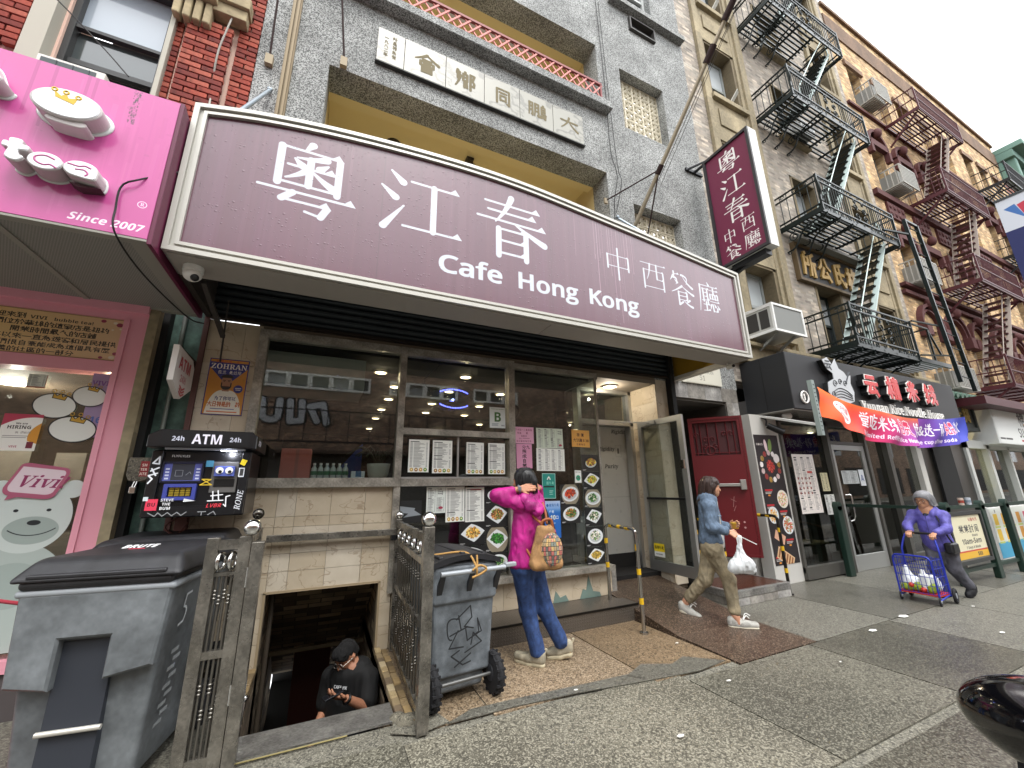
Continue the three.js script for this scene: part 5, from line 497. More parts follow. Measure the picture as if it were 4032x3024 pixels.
  letter('letter', [el(-1.7, 3.455, 0.075, 0.058)], [[[-1.655, 3.475], [-1.7, 3.49], [-1.74, 3.47], [-1.735, 3.44], [-1.7, 3.425], [-1.67, 3.435], [-1.64, 3.42]]]);
  letter('letter', [[...el(-1.54, 3.455, 0.078, 0.056, 12).slice(0, 10), [-1.5, 3.395], [-1.465, 3.4], [-1.46, 3.44]]], [[[-1.6, 3.475], [-1.55, 3.47], [-1.52, 3.48], [-1.49, 3.47]], [[-1.56, 3.445], [-1.52, 3.45], [-1.5, 3.43], [-1.51, 3.41]]]);
  letter('letter', [[[-2.16, 4.1], [-2.08, 4.09], [-2.02, 3.97], [-1.99, 3.95], [-2.02, 3.91], [-2.1, 3.92], [-2.17, 4.0]]]);
  const ov = letter('oval_light_box', [el(-1.69, 3.9, 0.165, 0.105, 20)]); mesh('jaw', blob([[-1.76, 3.8], [-1.6, 3.8], [-1.61, 3.765], [-1.75, 3.77]], -3.1, -3.0), sideM, t);
  mesh('crown', [prism([[-1.745, 3.925], [-1.655, 3.9], [-1.645, 3.95], [-1.685, 3.935], [-1.7, 3.965], [-1.72, 3.94], [-1.755, 3.968]], -2.978, -2.972), ring([-1.757, 3.978, -2.974], 0.012, 0.005), ring([-1.703, 3.975, -2.974], 0.012, 0.005), ring([-1.643, 3.96, -2.974], 0.012, 0.005)], M('#d3ad2c', 0.5), ov);
  const gd = thing('dirty_runoff', 'dark rust stain under the raised letters of the pink sign', 'stain', [-1.52, 3.37, -3.05]); gd.name = 'stain'; mesh('streak', [prism([[-1.6, 3.385], [-1.45, 3.38], [-1.5, 3.372], [-1.55, 3.36]], -3.098, -3.03)], grimeM, gd);
  // storefront
  const s = thing('bubble_tea_storefront', 'pink framed bubble tea shop window with stickers on the glass', 'storefront', [-2.2, 0, -4.45]);
  mesh('frame', [box(-9, -1.54, 3.05, 3.12, -4.55, -4.33), box(-9, -1.54, 2.985, 3.05, -4.55, -4.37), box(-1.69, -1.54, 0, 2.985, -4.55, -4.37), box(-9, -1.69, 2.5, 2.6, -4.55, -4.38), box(-9, -1.69, 0.3, 0.38, -4.55, -4.36), box(-1.7, -1.66, 0.38, 2.98, -4.5, -4.355)], pinkM, s);
  mesh('plinth', box(-9, -1.69, 0, 0.3, -4.55, -4.38), M('#4a4444', 0.7), s); mesh('pane', box(-9, -1.69, 0.38, 2.5, -4.43, -4.425), glassM, s);
  mesh('concrete_pier', box(-1.54, -1.47, 0, 3.3, -4.6, -4.36), MT(limeT, 0.85, { color: '#e6e0d0' }), s); mesh('dark_joint', box(-1.47, -1.42, 0, 3.3, -4.7, -4.45), blackMatM, s);
  mesh('green_wall', [box(-1.42, -1.13, 0, 4, -4.7, -4.56)], MT(noiseTexSmall(), 0.7, { color: '#5d7d72' }), s); mesh('edge_strip', [box(-1.17, -1.13, 0, 3.2, -4.56, -4.47), box(-1.25, -1.2, 0, 0.9, -4.5, -4.44)], M('#5a3c38', 0.7), s); mesh('conduit', rod([-1.33, 0, -4.52], [-1.33, 3.3, -4.52], 0.018), M('#7d8781', 0.5, 0.4), s);
  mesh('shop_room', [box(-9, -1.69, 0.2, 0.3, -8, -4.6), box(-9, -1.6, 0.2, 3, -8.1, -8), box(-1.72, -1.69, 0.2, 3, -8, -4.6), box(-9, -1.69, 2.6, 2.7, -8, -4.6)], M('#6c5b4a', 0.8), s); mesh('shelf', [box(-4.5, -2.3, 1.5, 1.55, -6.5, -6.1), box(-4.5, -2.3, 0.3, 1.1, -6.5, -6.0), box(-2.3, -2.2, 0.3, 2.6, -6.5, -6.1), box(-3.4, -2.9, 1.55, 2.1, -6.4, -6.2), box(-2.7, -2.45, 1.55, 1.95, -6.4, -6.2)], M('#8d8478', 0.7), s);
  const yl = thing('ceiling_light', 'warm round lamp glowing at the top right of the bubble tea shop window', 'ceiling light', [-1.83, 2.48, -4.75]); mesh('lens', ball([-1.83, 2.5, -4.75], 0.06, 1, 0.6, 1), new THREE.MeshStandardMaterial({ color: '#ffe7a8', emissive: new THREE.Color(1, 0.75, 0.3), emissiveIntensity: 3 }), yl); { const p = new THREE.PointLight(new THREE.Color(1, 0.82, 0.5), 0.2); p.position.set(0, -0.06, 0.02); yl.add(p); }
  const il = thing('ceiling_light', 'round ceiling lamp deep inside the bubble tea shop', 'ceiling light', [-2.9, 2.5, -5.6]); mesh('lens', disc([-2.9, 2.59, -5.6], 0.12, [0, 1, 0], 0.02), new THREE.MeshStandardMaterial({ color: '#fff', emissive: new THREE.Color(1, 0.93, 0.8), emissiveIntensity: 3 }), il); { const p = new THREE.PointLight(new THREE.Color(1, 0.93, 0.8), 0.9); p.position.set(0, -0.05, 0); il.add(p); }
  const wt = canvasTex(1024, 512, (c, w, h) => { const g = c.createLinearGradient(0, 0, w, 0); g.addColorStop(0, '#d9b87c'); g.addColorStop(1, '#cfae8a'); c.fillStyle = g; c.fillRect(0, 0, w, h); c.fillStyle = '#1b1411'; const L = (s, x, y, px = 64, adv = 66) => hanRow(c, s, x, y, px, px, adv, 12); L('歡迎來到', 60, 40); say(c, 'VIVI', 350, 98, 58, 'sans-serif', 'bold'); say(c, 'bubble tea!', 510, 98, 52); L('我們位於華埠的這家店是紐約', 60, 122); L('最老、開業時間最久的店鋪，', 44, 204); say(c, '2007', 0, 342, 56); L('年以來一直為遊客和居民提供', 136, 288); L('务。我們很自豪能成為這個具有歷', 0, 370, 60, 64); L('史意義的社區的一部分。', 70, 446, 58, 64); c.fillStyle = '#8e2f4d'; for (const [x, y, r] of [[860, 30, 20], [985, 60, 26], [1000, 430, 20], [900, 490, 16]]) { c.beginPath(); c.arc(x, y, r, 0, 7); c.fill(); } c.fillStyle = '#d9cdb8'; for (const [x, y, r] of [[950, 40, 16], [1000, 110, 12], [940, 130, 10], [980, 480, 22]]) { c.beginPath(); c.arc(x, y, r, 0, 7); c.fill(); } });
  mesh('welcome_panel', sheet(-2.6, -1.7, 2.61, 2.975, -4.395), MT(wt, 0.35, { clearcoat: 0.5 }), s); mesh('panel_back', box(-9, -1.69, 2.6, 2.985, -4.5, -4.4), M('#a08a5c', 0.5), s);
  const stick = (name, label, cat, x0, x1, y0, y1, w, h, draw, group) => { const m = new THREE.MeshPhysicalMaterial({ map: canvasTex(w, h, (c) => { c.clearRect(0, 0, w, h); draw(c, w, h); }), roughness: 0.4, transparent: true }); const g = sheet(x0, x1, y0, y1, 0); stick.z = (stick.z ?? -4.42) + 0.0025; return solo(name, label, cat, g.translate(0, 0, stick.z), m, group); };
  const crown = (c, x, y, k) => { c.save(); c.translate(x, y); c.rotate(0.2); c.scale(k, k); c.fillStyle = '#b8902b'; c.strokeStyle = '#1d1a14'; c.lineWidth = 5; c.beginPath(); c.moveTo(-40, 26); c.lineTo(40, 26); c.lineTo(44, -14); c.lineTo(18, 4); c.lineTo(0, -20); c.lineTo(-18, 4); c.lineTo(-44, -14); c.closePath(); c.fill(); c.stroke(); for (const [a, b] of [[-46, -26], [0, -34], [46, -26]]) { c.beginPath(); c.arc(a, b, 11, 0, 7); c.stroke(); c.strokeStyle = '#b8902b'; c.stroke(); c.strokeStyle = '#1d1a14'; } c.restore(); };
  const puff = (name, x0, x1, y0, y1) => stick('crown_sticker', name, 'sticker', x0, x1, y0, y1, 256, 220, (c, w, h) => { c.fillStyle = '#d6d8d2'; c.strokeStyle = '#17181a'; c.lineWidth = 7; c.beginPath(); c.ellipse(w / 2, h * 0.56, w * 0.46, h * 0.38, 0.12, 0, 7); c.fill(); c.stroke(); crown(c, w * 0.56, h * 0.24, 0.9); }, 'crowned stickers on the tea shop glass');
  stick('purple_poster', 'mauve poster half hidden behind the pink post of the tea shop', 'poster', -1.83, -1.695, 1.95, 2.49, 80, 320, (c, w, h) => { c.fillStyle = '#9683a6'; c.fillRect(0, 0, w, h); c.fillStyle = '#6b3d86'; say(c, 'VIVI', 4, 60, 32); c.fillStyle = '#4e63a8'; say(c, '16', 24, 250, 44); });
  stick('bear_sticker', 'large pale polar bear sticker low on the tea shop glass', 'sticker', -2.5, -1.7, 0.42, 1.62, 512, 768, (c, w, h) => { const X = (x) => (x + 2.5) / 0.8 * w, Y = (y) => (1.62 - y) / 1.2 * h; c.fillStyle = '#a9b5b0'; c.beginPath(); c.ellipse(X(-1.97), Y(0.75), 190, 250, 0, 0, 7); c.fill(); c.beginPath(); c.ellipse(X(-1.78), Y(0.8), 62, 120, -0.3, 0, 7); c.fill(); c.fillStyle = '#c2ccc8'; c.beginPath(); c.arc(X(-1.77), Y(1.54), 44, 0, 7); c.arc(X(-2.17), Y(1.54), 44, 0, 7); c.fill(); c.beginPath(); c.ellipse(X(-1.97), Y(1.33), 148, 160, 0, 0, 7); c.fill(); c.fillStyle = '#9ba8a3'; c.beginPath(); c.ellipse(X(-1.95), Y(1.24), 98, 64, 0, 0, 7); c.fill(); c.beginPath(); c.ellipse(X(-1.99), Y(0.86), 110, 100, 0, 0, 7); c.fill(); c.fillStyle = '#20262a'; for (const x of [-2.06, -1.88]) { c.beginPath(); c.ellipse(X(x), Y(1.385), 9, 7, 0, 0, 7); c.fill(); } c.beginPath(); c.ellipse(X(-1.945), Y(1.295), 24, 12, 0, 0, 7); c.fill(); c.strokeStyle = '#20262a'; c.lineWidth = 4; c.beginPath(); c.arc(X(-1.95), Y(1.42), 138, 0.9, 2.2); c.stroke(); });
  puff('white crowned oval sticker, left one of three on the tea shop glass', -2.15, -1.87, 2.08, 2.34); puff('white crowned oval sticker, right one beside the pink post', -1.93, -1.7, 2.19, 2.41); puff('largest and lowest of the three white crowned oval stickers', -2.02, -1.71, 1.89, 2.16);
  stick('hiring_notice', 'white and red hiring notice on the tea shop glass', 'notice', -2.27, -2.05, 1.83, 2.115, 200, 260, (c, w, h) => { c.fillStyle = '#dedcd6'; c.fillRect(0, 0, w, h); c.fillStyle = '#a8314b'; c.beginPath(); c.moveTo(0, 0); c.lineTo(w, 0); c.lineTo(w, 24); c.quadraticCurveTo(90, 10, 0, 86); c.fill(); c.fillStyle = '#c98a2d'; c.beginPath(); c.moveTo(w, 60); c.quadraticCurveTo(130, 120, 150, 190); c.lineTo(w, 210); c.fill(); c.fillStyle = '#241c1c'; say(c, 'We are', 70, 74, 18); say(c, 'HIRING', 30, 106, 34); c.fillStyle = '#7c7672'; hanRow(c, '誠我 們和供', 60, 124, 16, 16, 18, 9); c.fillRect(20, 154, 130, 4); c.fillRect(20, 166, 120, 4); c.fillStyle = '#9b2f45'; say(c, 'VIVI', 66, 238, 20); c.fillStyle = '#6b1f33'; c.fillRect(150, 196, 34, 46); });
  stick('speech_bubble_sticker', 'pink speech bubble sticker reading Vivi above the white bear', 'sticker', -2.17, -1.8, 1.42, 1.77, 300, 280, (c, w, h) => { c.save(); c.translate(0, 20); c.fillStyle = '#a85872'; c.beginPath(); c.moveTo(60, 20); c.quadraticCurveTo(70, 5, 100, 5); c.lineTo(270, 34); c.quadraticCurveTo(298, 44, 290, 80); c.lineTo(250, 200); c.quadraticCurveTo(238, 226, 190, 222); c.lineTo(80, 208); c.lineTo(30, 226); c.lineTo(40, 198); c.quadraticCurveTo(6, 190, 10, 150); c.closePath(); c.fill(); c.fillStyle = '#d8c6cd'; c.beginPath(); c.moveTo(72, 26); c.lineTo(260, 50); c.quadraticCurveTo(278, 56, 272, 80); c.lineTo(236, 180); c.quadraticCurveTo(226, 200, 190, 196); c.lineTo(50, 178); c.quadraticCurveTo(24, 172, 30, 140); c.closePath(); c.fill(); c.fillStyle = '#8a2a58'; c.transform(1, 0.05, -0.25, 1, 60, 0); say(c, 'Vivi!', 28, 146, 96, 'serif', 'italic bold'); c.restore(); });
  stick('paper_notice', 'small white printed notice high on the tea shop glass', 'notice', -2.2, -2.09, 2.33, 2.44, 100, 100, (c, w, h) => { c.fillStyle = '#8a4a33'; c.fillRect(0, 0, w, h); menuPrint(c, 96, 90, 71, 1, false, '#c9cfc4'); });
}
// ---------- cash machine ----------
{
  const t = thing('cash_machine', 'black wall cash machine covered in stickers and white scrawls', 'cash machine', [-0.86, 1.3, -4.1]);
  const gloss = M('#0c0d11', 0.35, 0, { clearcoat: 0.4 });
  mesh('body', [box(-1.18, -0.54, 1.32, 1.82, -4.46, -3.93, 0.01), box(-1.175, -1.11, 1.33, 1.81, -3.93, -3.895, 0.004), box(-0.6, -0.545, 1.33, 1.81, -3.93, -3.895, 0.004), box(-1.11, -0.6, 1.33, 1.4, -3.93, -3.9)], gloss, t);
  const tp = mesh('canopy', prism([[-1.19, 1.83], [-0.5, 1.83], [-0.5, 1.93], [-0.54, 1.965], [-1.12, 1.965], [-1.19, 1.92]], -4.4, -3.79, [], 0.006), gloss, t);
  const at = canvasTex(512, 96, (c, w, h) => { c.fillStyle = '#0b0c10'; c.fillRect(0, 0, w, h); c.fillStyle = '#e6e3f2'; say(c, 'ATM', 176, 84, 92, 'sans-serif', 'bold', 'left', 176); c.lineWidth = 4; c.strokeStyle = '#e6e3f2'; c.font = 'bold 92px sans-serif'; c.fillStyle = '#c3c6d6'; say(c, '24h', 64, 66, 42); say(c, '24h', 390, 66, 42); });
  mesh('lit_lettering', sheet(-1.12, -0.55, 1.845, 1.955, -3.787), new THREE.MeshStandardMaterial({ map: at, roughness: 0.4 }), tp);
  const as = canvasTex(128, 96, (c, w, h) => { c.fillStyle = '#0b0c10'; c.fillRect(0, 0, w, h); c.fillStyle = '#e6e3f2'; say(c, 'ATM', 14, 72, 56, 'sans-serif', 'bold', 'left', 100); }), sg = sheet(-0.1, 0.1, 1.84, 1.94, 0); sg.rotateY(Math.PI / 2); sg.translate(-0.497, 0, -3.95); mesh('side_lettering', fin(sg, true), MT(as, 0.4), tp);
  mesh('light_tube', box(-1.09, -0.58, 1.818, 1.83, -3.86, -3.83), M('#b9bcc6', 0.4), tp); mesh('bulb', [...Array(7)].map((_, i) => ball([-0.735 + i * 0.016, 1.818, -3.835], 0.006, 1, 1, 1, 6)), new THREE.MeshStandardMaterial({ color: '#fff', emissive: new THREE.Color(0.8, 0.85, 1), emissiveIntensity: 4 }), tp);
  { const p = new THREE.PointLight(new THREE.Color(0.85, 0.88, 1), 0.03); p.position.set(0.17, 0.5, 0.26); t.add(p); }
  const fpx = (x) => (x + 1.18) / 0.64 * 768, fpy = (y) => (1.82 - y) / 0.5 * 600;
  const ft = canvasTex(768, 600, (c, w, h) => { c.clearRect(0, 0, w, h); c.lineCap = c.lineJoin = 'round'; c.strokeStyle = '#dfe3ea'; c.lineWidth = 13; c.beginPath(); c.moveTo(66, 60); c.lineTo(24, 120); c.lineTo(70, 126); c.closePath(); c.moveTo(20, 190); c.lineTo(74, 160); c.moveTo(24, 170); c.lineTo(60, 230); c.moveTo(70, 210); c.lineTo(10, 232); c.lineTo(40, 262); c.lineTo(16, 300); c.stroke(); c.fillStyle = '#d93a55'; c.fillRect(30, 440, 84, 100); c.fillStyle = '#3d0f1a'; say(c, 'BU', 40, 505, 46); c.fillStyle = '#e6e8ea'; say(c, 'STEVE', 132, 462, 34); say(c, 'THE', 146, 498, 34); say(c, 'BUM', 132, 536, 36); say(c, 'FLYFLYLES', 150, 62, 28, 'sans-serif', 'bold', 'left', 170); c.strokeStyle = '#c8a92c'; c.lineWidth = 9; c.beginPath(); c.moveTo(410, 266); c.lineTo(490, 318); c.lineTo(400, 318); c.lineTo(480, 268); c.closePath(); c.stroke(); c.strokeStyle = '#e7e9ec'; c.lineWidth = 10; c.beginPath(); c.moveTo(510, 380); c.lineTo(520, 460); c.moveTo(550, 372); c.lineTo(566, 460); c.moveTo(500, 420); c.lineTo(590, 410); c.moveTo(480, 466); c.lineTo(600, 462); c.moveTo(650, 420); c.lineTo(620, 430); c.lineTo(628, 520); c.lineTo(608, 500); c.stroke(); c.fillStyle = '#d33a48'; say(c, 'LVBR', 470, 526, 50, 'sans-serif', 'italic bold'); c.save(); c.translate(742, 560); c.rotate(-1.5); c.fillStyle = '#dfe3ea'; say(c, 'RONE', 0, 0, 66, 'serif', 'italic'); c.restore(); c.fillStyle = '#d9c01f'; c.beginPath(); c.moveTo(706, 70); c.lineTo(752, 86); c.lineTo(730, 140); c.lineTo(690, 120); c.fill(); c.fillStyle = '#c9ccd0'; c.fillRect(690, 156, 48, 90); c.fillStyle = '#333'; c.fillRect(700, 166, 30, 68); c.fillStyle = '#c8d4d8'; c.fillRect(6, 420, 36, 36); c.fillStyle = '#3f7f9c'; c.fillRect(420, 90, 60, 60); c.strokeStyle = '#8a8c8e'; c.lineWidth = 8; c.beginPath(); c.moveTo(60, 560); c.lineTo(110, 590); for (let i = 0; i < 7; i++) c.lineTo(130 + i * 34, i % 2 ? 590 : 560); c.moveTo(420, 562); c.lineTo(480, 562); c.moveTo(450, 562); c.lineTo(450, 592); c.moveTo(500, 590); c.lineTo(540, 562); c.lineTo(560, 592); c.stroke(); c.fillStyle = '#dadde0'; c.beginPath(); c.moveTo(300, 440); c.lineTo(390, 462); c.lineTo(296, 470); c.fill(); });
  mesh('sticker_print', sheet(-1.178, -0.545, 1.325, 1.815, -3.892), MT(ft, 0.5, { transparent: true }), t);
  const scr = canvasTex(256, 160, (c, w, h) => { c.fillStyle = '#5c62a6'; c.fillRect(0, 0, w, h); c.fillStyle = '#3e4048'; c.fillRect(52, 4, 152, h - 8); c.strokeStyle = '#8e9097'; c.lineWidth = 3; c.strokeRect(80, 66, 48, 52); c.beginPath(); c.moveTo(150, 110); c.lineTo(176, 80); c.lineTo(186, 100); c.stroke(); c.fillStyle = '#c9cfe6'; for (let i = 0; i < 4; i++) { c.fillRect(12, 48 + i * 28, 26, 14); c.fillRect(218, 48 + i * 28, 26, 14); } });
  const sc = mesh('screen', frameRect(-1.105, -0.845, 1.575, 1.735, 0.012, -3.93, -3.905), M('#14172a', 0.4), t); mesh('display', sheet(-1.093, -0.857, 1.587, 1.723, -3.918), MT(scr, 0.2), sc);
  const kp = mesh('keypad', frameRect(-1.07, -0.87, 1.445, 1.565, 0.025, -3.93, -3.9), M('#3a4390', 0.45), t); const keys = []; for (let i = 0; i < 4; i++) for (let j = 0; j < 4; j++) keys.push(box(-1.035 + i * 0.034, -1.008 + i * 0.034, 1.475 + j * 0.017, 1.488 + j * 0.017, -3.925, -3.912)); mesh('key', keys, M('#9a852c', 0.4, 0.3), kp);
  const cp = mesh('card_panel', box(-0.79, -0.615, 1.495, 1.735, -3.93, -3.912, 0.004), M('#6b6a68', 0.45, 0.4), t); mesh('card_slot', box(-0.765, -0.63, 1.54, 1.6, -3.912, -3.908), blackM, cp); mesh('reader', box(-0.77, -0.635, 1.62, 1.7, -3.912, -3.885, 0.004), M('#4d5aa0', 0.4), cp); mesh('googly_eye', [disc([-0.735, 1.665, -3.883], 0.026, [0, 0, 1], 0.006), disc([-0.672, 1.665, -3.883], 0.026, [0, 0, 1], 0.006)], whiteM, cp); mesh('pupil', [disc([-0.73, 1.655, -3.879], 0.012, [0, 0, 1], 0.005), disc([-0.667, 1.655, -3.879], 0.012, [0, 0, 1], 0.005)], blackM, cp);
  mesh('stand', [box(-1.08, -1.0, 0, 1.32, -4.46, -4.38), tube([[-1.0, 1.32, -4.2], [-1.08, 1.24, -4.15], [-1.0, 1.18, -4.15], [-0.95, 1.26, -4.2]], 0.008, 5)], M('#5e3a33', 0.7), t);
  const pb = thing('lock_box', 'grey half-round metal box with a torn red sticker and padlock beside the cash machine', 'box', [-1.33, 1.5, -4.3]);
  mesh('box', prism([[-1.41, 1.78], [-1.41, 1.64], [-1.39, 1.6], [-1.335, 1.585], [-1.28, 1.6], [-1.26, 1.64], [-1.26, 1.78]], -4.45, -4.22, [], 0.005), MT(smoothT, 0.6, { color: '#d7cfc0' }), pb); mesh('sticker', sheet(-1.33, -1.275, 1.63, 1.75, -4.2195), MT(canvasTex(64, 128, (c, w, h) => { c.fillStyle = '#8a1f26'; c.fillRect(0, 0, w, h); c.fillStyle = '#e1d8cc'; say(c, 'SH', 10, 44, 32); say(c, 'TER', 4, 80, 28); say(c, 'ATE', 2, 118, 32); }), 0.5), pb); mesh('padlock', [tube([[-1.345, 1.59, -4.22], [-1.35, 1.55, -4.21], [-1.335, 1.55, -4.21], [-1.33, 1.59, -4.22]], 0.006, 5), box(-1.365, -1.325, 1.5, 1.55, -4.225, -4.2, 0.004)], chromeM, pb);
  // projecting ATM sign
  const fs = thing('projecting_sign', 'white arrow-shaped plastic ATM sign sticking out from the green wall', 'sign', [-1.16, 2.28, -4.2]);
  const outl = [[3.94, 2.68], [4.35, 2.66], [4.42, 2.6], [4.43, 2.4], [4.18, 2.27], [3.94, 2.38]].map(([z, y]) => [z, y]); const toX = new THREE.Matrix4().set(0, 0, 1, 0, 0, 1, 0, 0, -1, 0, 0, 0, 0, 0, 0, 1); mesh('board', fin(prism(outl, -1.2, -1.16).applyMatrix4(toX)), M('#d9d4cf', 0.35), fs); mesh('bracket', [bar([-1.18, 2.68, -3.98], [-1.18, 2.68, -4.5], 0.02), box(-1.2, -1.16, 2.55, 2.7, -4.52, -4.5)], rustM, fs);
  const fg = new THREE.PlaneGeometry(0.46, 0.4); fg.rotateY(Math.PI / 2); fg.translate(-1.157, 2.48, -4.18); mesh('lettering', fin(fg, true), MT(canvasTex(160, 140, (c, w, h) => { c.clearRect(0, 0, w, h); c.fillStyle = '#b8323a'; say(c, 'ATM', 20, 62, 52); c.fillStyle = '#c9888c'; say(c, '24H', 48, 96, 30); c.strokeStyle = '#b8323a'; c.lineWidth = 5; for (let i = 0; i < 3; i++) { c.beginPath(); c.moveTo(56, 106 + i * 9); c.lineTo(80, 116 + i * 9); c.lineTo(104, 106 + i * 9); c.stroke(); } }), 0.4, { transparent: true }), fs);
  solo('black_cable', 'thin black cable hanging from the gap between the pink and maroon signs', 'cable', tube([[-1.16, 3.8, -3.24], [-1.3, 3.55, -3.08], [-1.38, 3.47, -3.08], [-1.38, 3.3, -3.08], [-1.35, 3.12, -3.08], [-1.28, 3.0, -3.4], [-1.15, 2.93, -3.95], [-1.1, 2.98, -4.2]], 0.006, 5, 60), blackMatM);
}
// ---------- wheeled bins ----------
const binGrey = MT(noiseTex(512, 1.1, 1.1, (u, v) => { const a = fbm(u, v, 5, 5, 140), b = fbm(u, v, 40, 3, 11), l = 200 + (a - 0.5) * 110 + (b - 0.5) * 40; return [l, l, l * 0.99]; }), 0.55, { color: '#858b90' }), lidM = MT(noiseTexSmall(), 0.5, { color: '#26262a' });
function frustum(x0, x1, z0, z1, y0, y1, k = 0.86, kz = k) { const g = new RoundedBoxGeometry(x1 - x0, y1 - y0, z1 - z0, 3, 0.03), p = g.attributes.position; for (let i = 0; i < p.count; i++) { const f = (p.getY(i) / (y1 - y0)) + 0.5, s = mix(k, 1, f), sz = mix(kz, 1, f); p.setX(i, p.getX(i) * s); p.setZ(i, p.getZ(i) * sz); } g.translate((x0 + x1) / 2, (y0 + y1) / 2, (z0 + z1) / 2); g.computeVertexNormals(); return fin(g); }
function wheel(par, x, y, z, r, axis = [1, 0, 0]) { const w = mesh('wheel', [disc([x, y, z], r * 0.93, axis, r * 0.42, 24), ring([x, y, z], r * 0.88, r * 0.16, axis, 24), ...[...Array(16)].map((_, i) => { const a = i / 16 * 6.283, d = axis[0] ? [0, Math.cos(a), Math.sin(a)] : [Math.cos(a), Math.sin(a), 0]; return cbox(x + d[0] * r * 0.96, y + d[1] * r * 0.96, z + d[2] * r * 0.96, axis[0] ? r * 0.5 : 0.02, 0.016, axis[0] ? 0.016 : r * 0.5); })], rubberM, par); mesh('hub', disc([x, y, z], r * 0.4, axis, r * 0.5), M('#2f3034', 0.5), w); }
function wheeledBin(label, pos, ry) { // front towards +z, 0.7 wide, 0.85 deep
  const t = thing('wheeled_bin', label, 'bin', pos, 'grey wheeled bins', true), w = 0.345;
  mesh('body', [frustum(-w, w, -0.42, 0.36, 0.06, 1.0, 0.8)], binGrey, t);
  mesh('collar', [prism([[-w - 0.01, 1.0], [w + 0.01, 1.0], [w - 0.02, 0.62], [0.1, 0.58], [0.1, 0.78], [-0.13, 0.78], [-0.13, 0.55], [-w + 0.02, 0.58]], 0.33, 0.395, [], 0.012)], binGrey, t);
  mesh('recess', box(-0.14, 0.11, 0.12, 0.76, 0.3, 0.345), M('#2a2e36', 0.6), t); mesh('lift_bar', rod([-0.15, 0.36, 0.36], [0.13, 0.36, 0.36], 0.013), M('#c9c6bd', 0.35, 0.5), t);
  mesh('rim', [frustum(-w - 0.03, w + 0.03, -0.45, 0.4, 0.985, 1.025, 1)], M('#8b9094', 0.55), t);
  const lid = mesh('lid', [frustum(-w - 0.02, w + 0.02, -0.44, 0.41, 1.02, 1.075, 1), frustum(-w - 0.005, w + 0.005, -0.42, 0.33, 1.06, 1.17, 1.18, 1.3).scale(1, 1, 1), box(-w + 0.02, w - 0.02, 1.075, 1.1, 0.36, 0.425, 0.01)], lidM, t);
  mesh('axle', rod([-0.32, 0.12, -0.36], [0.32, 0.12, -0.36], 0.02), blackMetalM, t); wheel(t, -0.33, 0.13, -0.36, 0.13); wheel(t, 0.33, 0.13, -0.36, 0.13);
  t.rotation.y = ry; return [t, lid];
}
